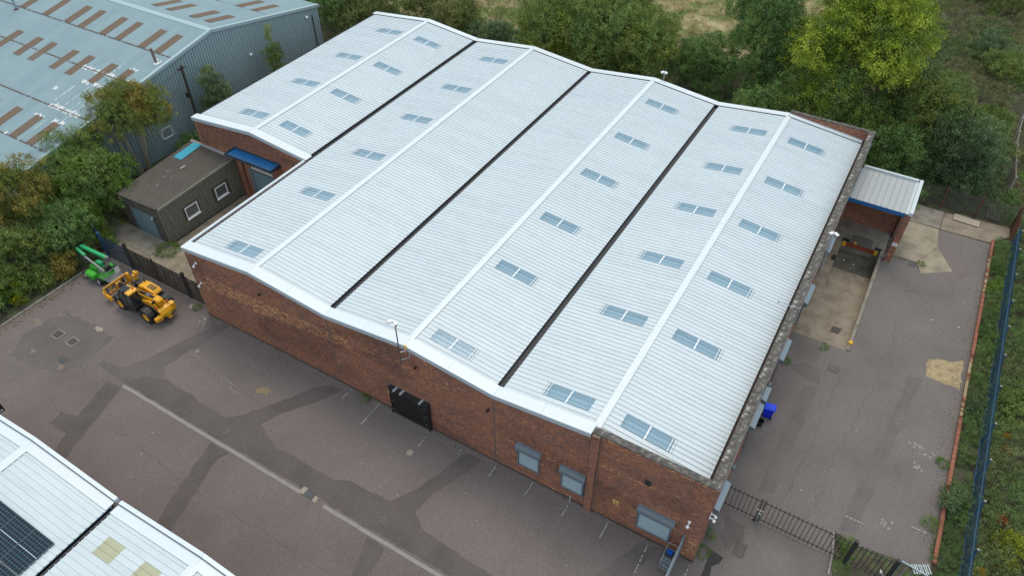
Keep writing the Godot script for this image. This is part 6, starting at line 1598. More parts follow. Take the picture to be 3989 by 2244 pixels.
	# carriage
	var cr := part(t, "carriage", MB.new().bar(V3(-3.3, 1.25, -1.05), V3(-3.3, 1.25, 1.05), 0.12, 0.14).bar(V3(-3.4, 0.45, -1.05), V3(-3.4, 0.45, 1.05), 0.12, 0.14), M.tele_yellow_dull)
	for z in [-1.0, -0.45, 0.45, 1.0]: part(cr, "carriage_post", MB.new().bar(V3(-3.32, 0.42, z), V3(-3.28, 1.34, z), 0.1, 0.09), M.tele_yellow)
	for z in [-0.75, 0.75]: part(cr, "fork", MB.new().bar(V3(-3.42, 0.1, z), V3(-3.42, 1.15, z), 0.12, 0.06).bar(V3(-3.42, 0.1, z), V3(-4.1, 0.07, z), 0.12, 0.05), M.black_steel)
	part(cr, "end_plate", side_prism([[-3.5, 0.3], [-2.75, 0.28], [-2.55, 0.5], [-2.7, 0.75], [-3.2, 0.7], [-3.5, 0.95]], 0.98, 1.12), M.tele_yellow)
	part(cr, "end_plate", side_prism([[-3.45, 0.4], [-2.9, 0.4], [-2.75, 0.9], [-2.85, 1.5], [-3.1, 1.55], [-3.2, 0.9]], -1.12, -0.98), M.tele_yellow)
	# far-side front fender with lamps and mirrors
	part(t, "front_lamp", MB.new().cbox(V3(-2.25, 1.25, -1.15), V3(-1.95, 1.75, -0.95), 0.04), M.tele_yellow)
	part(t, "front_mirror", MB.new().cbox(V3(-1.75, 1.85, -1.3), V3(-1.62, 2.15, -1.02), 0.03).bar(V3(-1.7, 1.3, -1.0), V3(-1.7, 1.9, -1.14), 0.04, 0.04), M.tele_yellow)
	part(t, "front_mirror", MB.new().cbox(V3(-2.1, 1.95, -1.25), V3(-1.85, 2.1, -1.05), 0.03).bar(V3(-1.95, 1.5, -1.05), V3(-1.97, 1.98, -1.15), 0.04, 0.04), M.tele_yellow)
	# rear: counterweight, wings, plate, mirror
	part(t, "counterweight", side_prism([[2.3, 0.55], [2.7, 0.6], [2.8, 0.95], [2.62, 1.25], [2.3, 1.35]], -0.5, 0.5), M.tele_yellow)
	part(t, "rear_wing", MB.new().hexa([V3(2.35, 0.5, 0.5), V3(2.75, 0.52, 0.5), V3(2.6, 0.5, 1.0), V3(2.3, 0.48, 1.0), V3(2.35, 0.86, 0.5), V3(2.8, 0.9, 0.5), V3(2.64, 0.78, 1.0), V3(2.32, 0.78, 1.0)]), M.tele_yellow)
	part(t, "rear_wing", MB.new().hexa([V3(2.35, 0.6, -0.5), V3(2.75, 0.65, -0.5), V3(2.7, 0.7, -0.85), V3(2.4, 0.7, -0.85), V3(2.35, 1.4, -0.5), V3(2.72, 1.3, -0.5), V3(2.68, 1.25, -0.85), V3(2.4, 1.35, -0.85)]), M.tele_yellow)
	part(t, "number_plate", MB.new().hexa([V3(2.86, 0.72, -0.26), V3(2.87, 0.72, -0.26), V3(2.87, 0.72, 0.26), V3(2.86, 0.72, 0.26), V3(2.9, 0.93, -0.26), V3(2.91, 0.93, -0.26), V3(2.91, 0.93, 0.26), V3(2.9, 0.93, 0.26)]), M.plate_yellow)
	part(t, "tow_hitch", MB.new().cbox(V3(2.6, 0.4, -0.16), V3(3.0, 0.58, 0.16), 0.04), M.tele_yellow_dull)
	var mr := part(t, "rear_mirror", MB.new().cyl(V3(2.35, 1.4, 0.5), V3(2.45, 2.15, 0.52), 0.018, 0.018, 6), M.black_steel)
	part(mr, "mirror_head", MB.new().cyl(V3(2.42, 2.25, 0.53), V3(2.48, 2.24, 0.53), 0.17, 0.15, 14), M.black_steel)
	for s in [-0.5, 0.5]: part(t, "rear_lamp", MB.new().cbox(V3(2.3, 1.46, s - 0.08), V3(2.42, 1.6, s + 0.08), 0.02), M.lamp_red)

func make_boom_lift() -> void:
	var t := thing("boom_lift", "green towable boom lift with folded arms and basket, half in the hedge", "boom lift", V3(-51.0, 0, 1.35))
	for q in [[-0.95, 0.75], [0.75, 0.75], [-0.95, -0.75], [0.9, -0.75]]: wheel(t, V3(q[0], 0.34, q[1]), 0.34, 0.26, signf(q[1]), M.tyre, M.wheel_hub)
	part(t, "chassis", MB.new().cbox(V3(-1.1, 0.3, -0.6), V3(1.1, 0.6, 0.6), 0.04), M.lift_green)
	part(t, "side_cover", MB.new().cbox(V3(-0.55, 0.42, 0.45), V3(0.45, 0.95, 0.98), 0.08), M.lift_green)
	part(t, "side_cover", MB.new().cbox(V3(-0.8, 0.6, -0.5), V3(0.1, 1.15, 0.3), 0.1), M.lift_green)
	part(t, "counterbox", MB.new().cbox(V3(0.55, 0.62, -0.85), V3(0.95, 1.15, -0.35), 0.06), M.lift_green)
	part(t, "axle", MB.new().cyl(V3(-0.95, 0.34, -0.75), V3(-0.95, 0.34, 0.75), 0.05, 0.05, 8).cyl(V3(0.8, 0.34, -0.75), V3(0.8, 0.34, 0.75), 0.05, 0.05, 8), M.black_steel)
	part(t, "turntable", MB.new().cyl(V3(-0.2, 0.6, 0), V3(-0.2, 0.72, 0), 0.4, 0.36, 18), M.lift_grey)
	part(t, "upper_boom", MB.new().hexa([V3(-2.1, 1.95, -0.52), V3(-2.1, 1.95, -0.28), V3(0.75, 1.75, -0.48), V3(0.75, 1.75, -0.72), V3(-2.1, 2.2, -0.52), V3(-2.1, 2.2, -0.28), V3(0.75, 2.02, -0.48), V3(0.75, 2.02, -0.72)]), M.boom_green)
	part(t, "lower_boom", MB.new().hexa([V3(-2.3, 1.6, -0.2), V3(-2.3, 1.6, 0.02), V3(-1.3, 1.55, 0.1), V3(-1.3, 1.55, -0.12), V3(-2.3, 2.05, -0.2), V3(-2.3, 2.05, 0.02), V3(-1.3, 1.78, 0.1), V3(-1.3, 1.78, -0.12)]), M.boom_green)
	part(t, "telescopic_section", MB.new().bar(V3(-1.6, 1.62, 0.02), V3(1.1, 1.15, 0.2), 0.15, 0.17), M.lift_grey)
	part(t, "cable_tray", MB.new().bar(V3(-2.2, 1.5, 0.18), V3(-0.9, 1.2, 0.26), 0.1, 0.14), M.black_steel)
	part(t, "pivot_link", MB.new().cbox(V3(-0.1, 1.1, -0.35), V3(0.5, 1.6, -0.05), 0.05), M.boom_green)
	part(t, "end_block", MB.new().cbox(V3(0.7, 1.72, -0.74), V3(0.95, 2.06, -0.46), 0.03), M.lift_grey)
	var bk := part(t, "basket", MB.new().box(V3(1.1, 0.5, -0.75), V3(2.0, 0.54, 0.55)), M.lift_grey)
	for y in [0.95, 1.6]:
		var fr := MB.new()
		var c := [V3(1.1, y, -0.75), V3(2.0, y, -0.75), V3(2.0, y, 0.55), V3(1.1, y, 0.55)]
		for i in 4: fr.cyl(c[i], c[(i + 1) % 4], 0.022, 0.022, 6)
		part(bk, "guard_rail", fr, M.lift_grey)
	for c in [V3(1.1, 0.52, -0.75), V3(2.0, 0.52, -0.75), V3(2.0, 0.52, 0.55), V3(1.1, 0.52, 0.55), V3(1.55, 0.52, 0.55), V3(1.55, 0.52, -0.75)]: part(bk, "upright", MB.new().cyl(c, c + V3(0, 1.08, 0), 0.02, 0.02, 6), M.lift_grey)
	part(bk, "control_panel", MB.new().cbox(V3(1.15, 1.2, -0.35), V3(1.4, 1.62, 0.15), 0.03), M.black_steel)
	part(bk, "notice_plate", MB.new().box(V3(1.95, 1.0, -0.6), V3(1.975, 1.5, -0.2)), M.paper)
	part(bk, "toe_board", MB.new().box(V3(1.1, 0.54, 0.54), V3(2.0, 0.7, 0.56)), M.galvanised_dull)

# ---- trees and plants ----------------------------------------------------------------------------------------
const DARK := [Color(0.094, 0.161, 0.050), Color(0.124, 0.216, 0.066), Color(0.176, 0.281, 0.079)]
const MID := [Color(0.095, 0.149, 0.039), Color(0.143, 0.204, 0.054), Color(0.216, 0.259, 0.065)]
const LIME := [Color(0.16, 0.235, 0.025), Color(0.27, 0.345, 0.035), Color(0.39, 0.44, 0.06)]
const GOLD := [Color(0.12, 0.16, 0.032), Color(0.19, 0.195, 0.042), Color(0.29, 0.215, 0.052)]
const OLIVE := [Color(0.111, 0.148, 0.043), Color(0.171, 0.199, 0.064), Color(0.208, 0.208, 0.085)]
const BLUEG := [Color(0.072, 0.115, 0.055), Color(0.105, 0.165, 0.075), Color(0.155, 0.21, 0.095)]
const BRAMBLE := [Color(0.11, 0.16, 0.055), Color(0.15, 0.18, 0.07), Color(0.21, 0.165, 0.105)]
const WEED := [Color(0.066, 0.132, 0.020), Color(0.110, 0.209, 0.028), Color(0.187, 0.275, 0.044)]
const DRY := [Color(0.330, 0.253, 0.121), Color(0.418, 0.330, 0.176), Color(0.220, 0.220, 0.077)]

func leaf_clump(key: String, n: int, l: float, wd: float, seed_: int, flat := 1.0) -> Mesh:
	if kept.has(key): return kept[key]
	var r := RandomNumberGenerator.new()
	r.seed = seed_
	var mb := MB.new()
	for i in n:
		var o := V3(r.randf_range(-1, 1), r.randf_range(-1, 1) * flat, r.randf_range(-1, 1)) * 0.42
		var d := V3(r.randf_range(-1, 1), r.randf_range(-0.7, 0.5), r.randf_range(-1, 1)).normalized()
		var s := d.cross(V3(r.randf_range(-0.5, 0.5), 1, r.randf_range(-0.5, 0.5))).normalized()
		var u := s.cross(d)
		var ll := l * r.randf_range(0.7, 1.3)
		var p := o + d * ll
		var m := o + d * ll * 0.5
		mb.tri(o, m + s * wd * 0.5 + u * wd * 0.12, p)
		mb.tri(o, p, m - s * wd * 0.5 + u * wd * 0.12)
	kept[key] = mb.mesh()
	return kept[key]

func tint(cols: Array, t: float) -> Color:
	t = clampf(t, 0.0, 0.9999) * (cols.size() - 1)
	var i := int(t)
	return cols[i].lerp(cols[i + 1], t - i) * rng.randf_range(0.75, 1.25)

func foliage(parent: Node, called: String, mesh: Mesh, lobes: Array, dens: float, size: float, cols: Array, seed_: int) -> MultiMeshInstance3D:
	var n := noise(seed_, 1.0, 2)
	var hue := noise(seed_ + 1, 0.28, 2)
	var buf := PackedFloat32Array()
	for lb in lobes:
		var c: Vector3 = lb[0]
		var r: Vector3 = lb[1]
		var rm := (r.x + r.y + r.z) / 3.0
		var cnt := int(12.57 * rm * rm * dens)
		for i in cnt:
			var z := rng.randf_range(-0.8, 1.0)
			var a := rng.randf() * TAU
			var q := sqrt(1.0 - z * z)
			var d := V3(q * cos(a), z, q * sin(a))
			var f := (0.5 + 0.5 * sqrt(rng.randf())) * (1.0 + 0.3 * n.get_noise_3d(d.x * 1.7 + c.x, d.y * 1.7 + c.y, d.z * 1.7 + c.z))
			if rng.randf() < 0.1: f *= rng.randf_range(1.0, 1.3)
			var p := c + d * r * f
			if n.get_noise_3d(p.x * 0.8, p.y * 0.8, p.z * 0.8) < -0.34: continue
			var b := Basis(Quaternion(V3(rng.randf_range(-1, 1), rng.randf_range(-1, 1), rng.randf_range(-1, 1)).normalized(), rng.randf() * TAU)).scaled(Vector3.ONE * size * rng.randf_range(0.65, 1.3))
			put(buf, b, p, tint(cols, 0.5 + hue.get_noise_3d(p.x, p.y, p.z) * 0.9 + rng.randf_range(-0.22, 0.22)))
	return many(parent, called, mesh, M.leaf, buf)

func tree(called: String, label: String, group: String, base: Vector3, crown: Vector3, rad: Vector3, subs: int, cols: Array, seed_: int, o := {}) -> void:
	var t := thing(called, label, "tree", base, 0.0, group)
	var r := RandomNumberGenerator.new()
	r.seed = seed_
	var c := crown - base
	var lobes := [[c - V3(0, rad.y * 0.25, 0), rad * 0.45]] if o.get("cone", false) else [[c, rad * 0.62]]
	var k: float = o.get("lobe", 0.4)
	for i in subs:
		var z: float = 1.0 - o.get("span", 1.75) * (i + 0.5) / subs
		var a := i * 2.4 + r.randf_range(-0.4, 0.4)
		var q := sqrt(maxf(0.0, 1.0 - z * z))
		var d := V3(q * cos(a), z, q * sin(a))
		if o.get("cone", false):
			d.x *= lerpf(1.15, 0.3, (z + 1.0) * 0.5); d.z *= lerpf(1.15, 0.3, (z + 1.0) * 0.5)
		var kr := k * r.randf_range(0.75, 1.25) * (lerpf(1.15, 0.5, (z + 1.0) * 0.5) if o.get("cone", false) else 1.0)
		lobes.append([c + d * rad * r.randf_range(0.58, 0.82), V3(kr * r.randf_range(0.8, 1.3), kr * r.randf_range(0.6, 1.05), kr * r.randf_range(0.8, 1.3)) * ((rad.x + rad.z) * 0.5)])
	# trunk and limbs
	var tr := MB.new()
	var th: float = o.get("trunk", 0.22)
	var stems: int = o.get("stems", 1)
	for s in stems:
		var off := V3(cos(s * 2.1), 0, sin(s * 2.1)) * (0.22 + 0.06 * s if stems > 1 else 0.0)
		var mid := V3(off.x * 3.6, c.y - rad.y * 0.75, off.z * 3.6) + V3(c.x, 0, c.z) * 0.5
		tr.cyl(V3(off.x, -0.1, off.z), mid, th, th * 0.7, 8)
		tr.cyl(mid, c + off * 4.5, th * 0.7, th * 0.35, 7)
	for i in range(1, lobes.size()):
		if i % 2 == 0 or o.get("bare", false):
			var a: Vector3 = V3(c.x * 0.6, c.y - rad.y * r.randf_range(0.2, 0.7), c.z * 0.6)
			var e: Vector3 = lobes[i][0]
			var m := a.lerp(e, 0.55) + V3(0, 0.25, 0)
			tr.cyl(a, m, th * 0.35, th * 0.22, 5, false)
			tr.cyl(m, e, th * 0.22, th * 0.08, 5, false)
	part(t, "trunk", tr, M[o.get("bark", "bark")])
	foliage(t, "crown", leaf_clump("broad", 16, 0.25, 0.16, 5), lobes, o.get("dens", 5.0) * 1.25, o.get("size", 0.6), cols, seed_)

func bush(called: String, label: String, group: String, base: Vector3, rad: Vector3, cols: Array, seed_: int, dens := 9.0, size := 0.5, kind := "bush") -> void:
	var t := thing(called, label, kind, base, 0.0, group)
	var r := RandomNumberGenerator.new()
	r.seed = seed_
	var lobes := [[V3(0, rad.y * 0.5, 0), rad * 0.7]]
	for i in 6:
		var a := i * 1.05 + r.randf_range(-0.3, 0.3)
		var z := r.randf_range(0.1, 0.95)
		lobes.append([V3(cos(a) * rad.x * 0.6, z * rad.y * 0.9, sin(a) * rad.z * 0.6), V3(rad.x, rad.y * 0.9, rad.z) * r.randf_range(0.34, 0.5)])
	var st := MB.new()
	for i in 5: st.cyl(V3(0.06 * i - 0.12, -0.05, 0.05 * (i % 3)), lobes[i + 1][0], 0.04, 0.015, 5, false)
	part(t, "stems", st, M.bark)
	foliage(t, "foliage", leaf_clump("broad", 16, 0.25, 0.16, 5), lobes, dens, size, cols, seed_)

func cover_plants(called: String, regions: Array, dens: float, h: float, size: float, cols: Array, seed_: int, mesh: Mesh, y0 := -0.05) -> void:
	# ground cover nobody could count: region = [x0, z0, x1, z1, height factor]
	var n := noise(seed_, 0.16, 3)
	var hue := noise(seed_ + 2, 0.11, 3)
	var buf := PackedFloat32Array()
	for g in regions:
		var cnt := int(absf((g[2] - g[0]) * (g[3] - g[1])) * dens)
		for i in cnt:
			var x := rng.randf_range(g[0], g[2])
			var z := rng.randf_range(g[1], g[3])
			var q := clampf(0.5 + n.get_noise_2d(x, z) * 1.1, 0.0, 1.0)
			if q < 0.08: continue
			var hh: float = h * g[4] * (0.25 + q)
			var y := y0 + hh * sqrt(rng.randf())
			var b := Basis(Quaternion(V3(rng.randf_range(-1, 1), rng.randf_range(-1, 1), rng.randf_range(-1, 1)).normalized(), rng.randf() * TAU)).scaled(Vector3.ONE * size * rng.randf_range(0.6, 1.3))
			put(buf, b, V3(x, y, z), tint(cols, 0.5 + hue.get_noise_2d(x, z) * 1.2 + rng.randf_range(-0.25, 0.25)))
	var o := many(self, called, mesh, M.leaf, buf)
	o.set_meta("kind", "stuff")
	tag(o, {"brambles": "tangled brambles and scrub covering the waste ground", "hedge_bottom": "low leafy undergrowth below the left-hand hedge trees", "fence_scrub": "dense green scrub and brambles beyond the blue fence", "weeds": "green weeds growing between brick edging and blue fence", "dry_grass": "tussocky dry grass of the field behind the trees", "understorey": "dark understorey scrub behind the warehouse", "verge_weeds": "weeds filling the planted corner beyond the railing"}[called], "undergrowth")

func make_plants() -> void:
	var broad := leaf_clump("broad", 16, 0.25, 0.16, 5)
	var blade := leaf_clump("blade", 12, 0.6, 0.07, 9)
	var G := "trees behind the warehouse"
	# right of centre, behind the warehouse
	tree("lime_tree", "tall yellow-green tree, the brightest crown behind the warehouse", G, V3(-3.6, -0.05, -51.0), V3(-3.9, 10.2, -51.3), V3(6.3, 6.6, 6.3), 24, [MID[1], LIME[0], LIME[1], LIME[2]], 301, {"trunk": 0.4, "lobe": 0.36, "dens": 5.0, "size": 0.66})
	tree("leafy_tree", "mid-green lower crown beneath the bright yellow-green tree", G, V3(-5.2, -0.05, -46.6), V3(-5.0, 4.9, -46.8), V3(5.0, 4.6, 3.4), 18, [DARK[1], MID[0], MID[1], LIME[0]], 302, {"trunk": 0.2})
	tree("ivy_tree", "tall dark ivy-clad tree left of the bright yellow-green one", G, V3(-12.6, -0.05, -51.8), V3(-12.8, 7.6, -52.2), V3(3.3, 6.8, 3.3), 20, DARK, 303, {"trunk": 0.35, "lobe": 0.46})
	tree("ivy_tree", "dark green tree behind and left of the ivy-clad one", G, V3(-15.0, -0.05, -57.0), V3(-15.0, 8.6, -57.0), V3(3.8, 5.6, 3.8), 18, DARK, 304, {"trunk": 0.3})
	tree("leafy_tree", "rounded dark tree close behind the far right parapet", G, V3(-10.2, -0.05, -45.6), V3(-10.4, 3.3, -45.7), V3(3.6, 3.4, 2.8), 14, DARK, 305)
	tree("golden_tree", "orange-tinged tree right of the bright yellow-green tree", G, V3(2.4, -0.05, -50.2), V3(2.6, 5.2, -50.2), V3(4.6, 4.8, 4.4), 20, [DARK[1], MID[0], MID[1], GOLD[1]], 306, {"trunk": 0.25})
	tree("leafy_tree", "blue-green rounded tree beyond the dock porch", G, V3(6.8, -0.05, -48.6), V3(7.0, 3.6, -48.6), V3(4.3, 3.9, 3.6), 18, BLUEG, 307, {"trunk": 0.2, "lobe": 0.38})
	tree("leafy_tree", "dark tree between the dock porch and the orange-tinged tree", G, V3(1.6, -0.05, -45.8), V3(1.6, 2.9, -45.8), V3(3.2, 3.0, 2.2), 12, DARK, 308)
	tree("leafy_tree", "green tree above the rear palisade fence", G, V3(9.2, -0.05, -53.2), V3(9.2, 2.8, -53.4), V3(2.4, 2.8, 2.8), 12, MID, 309)
	# behind the middle
	tree("leafy_tree", "left of the three green trees behind the middle roof bays", G, V3(-34.4, -0.05, -45.8), V3(-34.6, 6.6, -46.2), V3(4.2, 5.2, 4.0), 20, [DARK[2], MID[1], MID[2], LIME[0]], 310, {"trunk": 0.28})
	tree("leafy_tree", "middle one of the three green trees behind the middle roof bays", G, V3(-29.6, -0.05, -47.2), V3(-29.8, 6.2, -47.6), V3(4.4, 5.4, 4.2), 20, [DARK[1], MID[1], MID[2]], 311, {"trunk": 0.28})
	tree("leafy_tree", "right of the three green trees behind the middle roof bays", G, V3(-25.0, -0.05, -49.0), V3(-25.2, 5.6, -49.6), V3(3.9, 5.0, 3.9), 18, [DARK[2], MID[1], MID[2], LIME[0]], 312, {"trunk": 0.28})
	tree("leafy_tree", "dark rounded tree between the green trees and the ivy-clad tree", G, V3(-19.2, -0.05, -52.2), V3(-19.4, 3.6, -52.8), V3(3.9, 3.8, 3.6), 14, DARK, 313)
	tree("leafy_tree", "lighter tree behind the three green trees", G, V3(-30.0, -0.05, -54.5), V3(-30.0, 5.6, -55.0), V3(3.8, 4.6, 3.6), 14, MID, 314)
	# behind the left
	tree("olive_tree", "dull olive tree behind the far left roof corner", G, V3(-57.0, -0.05, -42.2), V3(-57.2, 4.6, -42.6), V3(4.0, 4.6, 3.6), 16, OLIVE, 315)
	tree("olive_tree", "dark olive tree against the blue-grey unit's far corner", G, V3(-61.8, -0.05, -42.4), V3(-62.2, 4.8, -43.0), V3(3.6, 4.6, 3.4), 14, DARK, 316)
	tree("olive_tree", "brownish tree at the top edge left of the field", G, V3(-54.6, -0.05, -53.0), V3(-54.8, 3.6, -53.4), V3(4.4, 3.8, 4.2), 14, OLIVE, 317)
	tree("olive_tree", "brownish olive tree behind the second roof ridge", G, V3(-48.6, -0.05, -47.2), V3(-48.8, 3.4, -47.4), V3(3.8, 3.4, 3.4), 14, OLIVE, 318)
	tree("olive_tree", "grey-green thorny tree behind the second valley gutter", G, V3(-43.4, -0.05, -47.0), V3(-43.4, 2.6, -47.2), V3(3.6, 2.8, 3.2), 12, BLUEG, 319)
	tree("olive_tree", "tall dull tree at the top edge behind the blue-grey unit", G, V3(-66.0, -0.05, -50.0), V3(-66.0, 5.6, -50.4), V3(5.0, 5.2, 4.6), 14, DARK, 320)
	tree("olive_tree", "dark tree at the top edge right of the blue-grey unit's ridge", G, V3(-74.0, -0.05, -44.0), V3(-74.0, 5.0, -44.6), V3(5.0, 5.0, 4.6), 14, DARK, 321)
	tree("olive_tree", "dark tree in the top left picture corner", G, V3(-92.0, -0.05, -41.5), V3(-92.0, 6.6, -42.0), V3(6.0, 6.0, 3.6), 14, DARK, 322)
	# left: in front of the neighbour
	var H := "trees of the left-hand hedge"
	tree("golden_tree", "multi-stemmed tree turning orange between shed and blue-grey unit", H, V3(-59.9, -0.05, -10.5), V3(-59.0, 6.9, -10.6), V3(3.7, 2.8, 3.7), 24, [MID[1], GOLD[0], GOLD[1], GOLD[2]], 331, {"trunk": 0.13, "stems": 5, "bark": "bark_pale", "span": 1.3, "lobe": 0.34, "size": 0.48, "dens": 5.0})
	tree("leafy_tree", "broad green tree left of the shed", H, V3(-57.4, -0.05, -3.6), V3(-57.6, 3.7, -3.8), V3(3.9, 3.3, 3.6), 20, [DARK[1], MID[1], WEED[1]], 332, {"size": 0.52, "dens": 6.5})
	tree("golden_tree", "orange-brown tree at the left picture edge", H, V3(-59.0, -0.05, 1.6), V3(-59.2, 4.9, 1.4), V3(2.9, 3.8, 2.9), 18, GOLD, 333, {"size": 0.5, "dens": 7.0})
	tree("leafy_tree", "dark green tree between the orange-brown tree and the boom lift", H, V3(-55.4, -0.05, 0.6), V3(-55.6, 2.9, 0.4), V3(2.8, 2.7, 2.4), 14, DARK, 334, {"size": 0.5, "dens": 7.0})
	tree("leafy_tree", "dark green tree at the lower left picture edge", H, V3(-56.2, -0.05, 5.2), V3(-56.4, 2.6, 5.0), V3(2.7, 2.5, 2.8), 14, MID, 335, {"size": 0.5, "dens": 7.0})
	tree("leafy_tree", "tall green tree behind the broad tree left of the shed", H, V3(-60.0, -0.05, -5.6), V3(-60.6, 4.2, -5.4), V3(2.9, 3.2, 2.6), 14, MID, 336, {"size": 0.5, "dens": 6.5})
	bush("hedge_bush", "yellow-leaved bush at the left picture edge above the kerb", "hedge bushes", V3(-55.0, -0.05, 6.6), V3(1.4, 1.9, 1.5), [Color(0.1, 0.16, 0.02), Color(0.2, 0.26, 0.02), Color(0.5, 0.42, 0.02)], 341)
	bush("hedge_bush", "bright green bush between shed slab and blue gate", "hedge bushes", V3(-55.0, -0.05, -1.6), V3(1.5, 2.4, 1.2), WEED, 342)
	bush("hedge_bush", "green bush overhanging the kerb beside the boom lift", "hedge bushes", V3(-54.0, -0.05, 2.6), V3(1.3, 1.7, 1.3), GOLD, 343)
	bush("hedge_bush", "dark bush at the foot of the hedge in the middle of the kerb", "hedge bushes", V3(-54.4, -0.05, 4.6), V3(1.3, 1.6, 1.4), MID, 344)
	bush("hedge_bush", "dark bush at the lowest end of the hedge", "hedge bushes", V3(-55.0, -0.05, 8.6), V3(1.5, 1.6, 1.6), DARK, 345)
	bush("hedge_bush", "ivy-dark bush between shed and warehouse gable", "hedge bushes", V3(-56.6, -0.05, -13.6), V3(1.4, 1.8, 1.6), DARK, 346)
	bush("hedge_bush", "dark bush at the foot of the blue-grey gable", "hedge bushes", V3(-59.0, -0.05, -15.8), V3(1.3, 1.6, 1.5), DARK, 347)
	var S := "slender trees by the blue-grey gable"
	tree("slender_tree", "dense grey-green young tree against the blue-grey gable", S, V3(-58.6, -0.05, -19.6), V3(-58.7, 4.9, -19.8), V3(1.75, 4.3, 1.75), 20, BLUEG, 351, {"cone": true, "trunk": 0.09, "lobe": 0.5, "size": 0.45, "dens": 9.0})
	tree("slender_tree", "thin green young tree farther along the blue-grey gable", S, V3(-58.8, -0.05, -28.2), V3(-58.9, 5.3, -28.4), V3(1.2, 4.2, 1.2), 16, MID, 352, {"cone": true, "trunk": 0.07, "lobe": 0.55, "size": 0.4, "dens": 9.0})
	tree("slender_tree", "smaller bush-like sapling beside the thin young tree", S, V3(-58.4, -0.05, -25.8), V3(-58.5, 2.2, -25.9), V3(0.8, 1.5, 0.8), 8, MID, 353, {"trunk": 0.05, "lobe": 0.5, "size": 0.4, "dens": 9.0})
	# right boundary
	var B := "bushes along the blue fence"
	bush("fence_bush", "grey-green bush growing over the brick edging wall", B, V3(12.35, -0.02, -11.6), V3(0.85, 1.2, 1.3), BLUEG, 361, 16.0, 0.34)
	bush("fence_bush", "dark bush in the strip by the broken brick edging", B, V3(12.7, -0.02, -20.2), V3(0.55, 0.9, 1.0), BLUEG, 362, 16.0, 0.3)
	bush("fence_bush", "round green bush in the strip near the rear slab", B, V3(12.75, -0.02, -34.6), V3(0.5, 0.8, 0.9), WEED, 363, 16.0, 0.3)
	bush("fence_bush", "second dark green bush in the strip near the rear slab", B, V3(12.7, -0.02, -37.4), V3(0.55, 0.8, 1.0), DARK, 364, 16.0, 0.3)
	bush("fence_bush", "green bush in the strip at the sand patch", B, V3(12.7, -0.02, -28.6), V3(0.55, 0.7, 1.0), MID, 365, 16.0, 0.3)
	bush("fence_bush", "yellow-green bush beyond the blue fence, lower right picture edge", B, V3(15.6, -0.05, -9.8), V3(1.0, 1.5, 1.5), [Color(0.16, 0.2, 0.02), Color(0.32, 0.33, 0.02), Color(0.48, 0.42, 0.03)], 366, 14.0, 0.34)
	bush("fence_bush", "bushy bramble mound beyond the blue fence, right picture edge", B, V3(15.2, -0.05, -22.0), V3(1.2, 1.1, 2.6), MID, 367, 10.0, 0.4)
	bush("scrub_bush", "large green scrub bush by the concrete panel fence", "scrub bushes", V3(10.6, -0.05, -75.0), V3(3.4, 2.6, 4.0), MID, 371, 5.0, 0.6)
	bush("scrub_bush", "pale green hawthorn scrub at the right picture edge", "scrub bushes", V3(8.4, -0.05, -80.0), V3(3.4, 2.2, 3.4), BLUEG, 372, 5.0, 0.6)
	bush("scrub_bush", "olive scrub bush in the top right picture corner", "scrub bushes", V3(9.0, -0.05, -96.0), V3(3.6, 2.8, 3.6), OLIVE, 373, 5.0, 0.6)
	bush("scrub_bush", "dark scrub bush at the top edge right of the bright tree", "scrub bushes", V3(5.2, -0.05, -99.0), V3(3.6, 2.6, 3.4), MID, 374, 5.0, 0.6)
	bush("scrub_bush", "yellowish scrub bush halfway down the right picture edge", "scrub bushes", V3(9.6, -0.05, -61.6), V3(2.0, 1.8, 3.0), [Color(0.08, 0.13, 0.03), Color(0.14, 0.19, 0.03), Color(0.26, 0.26, 0.04)], 375, 6.0, 0.55)
	# ground cover
	cover_plants("brambles", [[3.0, -102.0, 11.4, -56.0, 1.0], [13.2, -102.0, 22.0, -56.0, 1.0], [13.2, -58.0, 22.0, -47.0, 0.6], [-6.0, -112.0, 3.0, -66.0, 0.8]], 17.0, 1.1, 0.5, BRAMBLE + [WEED[1]], 401, broad)
	cover_plants("fence_scrub", [[13.55, -47.0, 20.0, 6.0, 1.0]], 36.0, 1.35, 0.38, [DARK[0], DARK[1], MID[1], BRAMBLE[0], BRAMBLE[1]], 402, broad)
	cover_plants("understorey", [[-64.0, -58.0, -38.0, -40.6, 1.0], [-38.0, -62.0, 6.0, -41.0, 0.8], [4.6, -56.0, 13.0, -44.4, 0.45]], 6.0, 2.0, 0.6, DARK, 403, broad)
	cover_plants("hedge_bottom", [[-61.0, -2.0, -53.1, 14.0, 1.0], [-60.8, -14.0, -55.0, -2.0, 0.3], [-60.8, -39.0, -53.8, -14.0, 0.5]], 9.0, 1.3, 0.42, DARK + [GOLD[1]], 405, broad)
	cover_plants("weeds", [[12.2, -41.0, 13.38, -6.2, 1.0], [11.8, -9.0, 12.2, -7.2, 0.4], [12.4, -50.0, 13.4, -43.9, 0.8]], 66.0, 1.0, 0.28, [DARK[0], DARK[1], WEED[0], DARK[2], BRAMBLE[0]], 407, broad)
	cover_plants("verge_weeds", [[7.0, -6.0, 13.3, -3.4, 0.7], [7.6, -3.4, 13.4, 3.0, 0.8]], 24.0, 0.5, 0.26, [MID[0], WEED[1], MID[2]], 409, broad, 0.03)
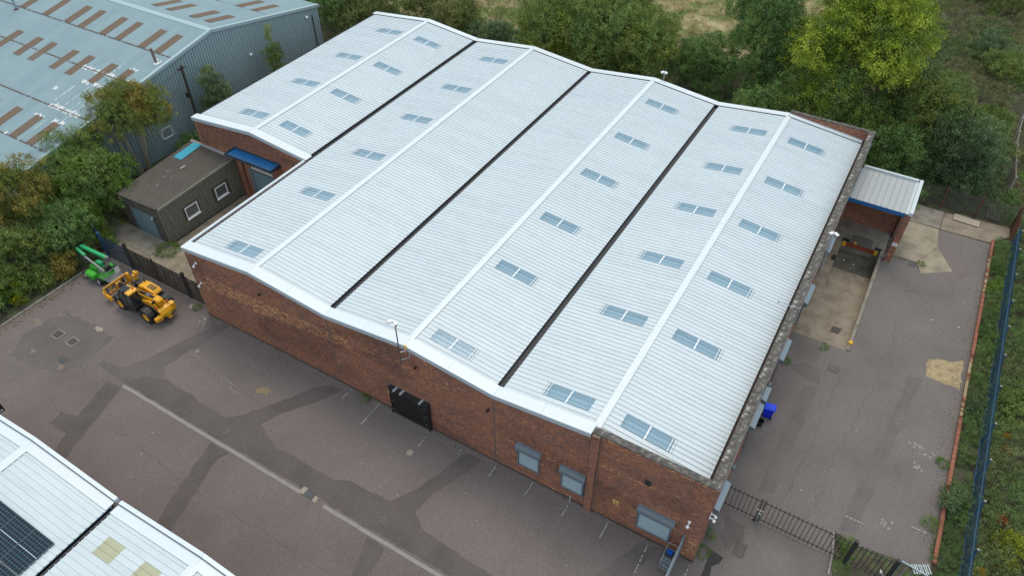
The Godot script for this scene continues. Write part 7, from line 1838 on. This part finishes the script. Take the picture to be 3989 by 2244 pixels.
	cover_plants("dry_grass", [[-64.0, -92.0, 0.0, -58.0, 1.0], [-54.0, -58.0, -36.0, -52.0, 0.8]], 5.0, 0.35, 0.7, [WEED[0], DRY[2], DRY[0], DRY[1]], 411, blade, -0.02)
	# tufts in cracks
	var k := 0
	for e in [[-24.1, 0.35, 0.5, "grass tuft at the wall foot left of the door"], [0.25, -0.9, 0.5, "grass tuft at the right corner of the warehouse"], [0.3, -2.2, 0.45, "grass tuft by the side wall near the corner"], [2.4, -21.0, 0.42, "weed tuft in the crack below the loading ramp"], [0.35, -18.2, 0.45, "weed tuft at the side wall below the ramp"], [-41.3, 0.0, 0.4, "grass tuft at the palisade fence foot"], [-48.9, -3.6, 1.1, "trailing weeds at the shed's front corner"], [7.2, -34.6, 0.4, "weed tuft beside the raised concrete slab"], [7.6, -5.6, 0.7, "trailing weeds creeping through the railing"], [11.6, -9.6, 0.6, "weeds creeping over the brick edging wall"], [11.6, -14.6, 0.5, "thin weeds spilling onto the side yard"]]:
		var t := thing("weed_tuft", e[3], "weed", V3(e[0], 0.0, e[1]), 0.0, "weed tufts")
		foliage(t, "blades", broad, [[V3(0, 0.1, 0), V3(e[2], e[2] * 0.5, e[2])]], 60.0, 0.16, WEED, 420 + k)
		k += 1
	# flecks of orange and yellow among the brambles
	for e in [[14.6, -18.6, Color(0.55, 0.26, 0.01), "orange-leaved bramble patch beyond the blue fence, upper one"], [14.9, -17.2, Color(0.5, 0.24, 0.01), "orange-leaved bramble patch beyond the blue fence, lower one"], [15.0, -11.6, Color(0.5, 0.07, 0.01), "red-leaved bramble patch beyond the blue fence"], [14.2, -7.4, Color(0.5, 0.3, 0.01), "yellow flowering patch beyond the blue fence"], [14.0, -6.2, Color(0.52, 0.3, 0.01), "yellow flowering patch at the lower right"]]:
		var t := thing("bramble_patch", e[3], "bramble", V3(e[0], 0.7, e[1]), 0.0, "coloured bramble patches")
		foliage(t, "leaves", broad, [[Vector3.ZERO, Vector3(0.35, 0.25, 0.4)]], 60.0, 0.14, [e[2] * 0.7, e[2]], 440)
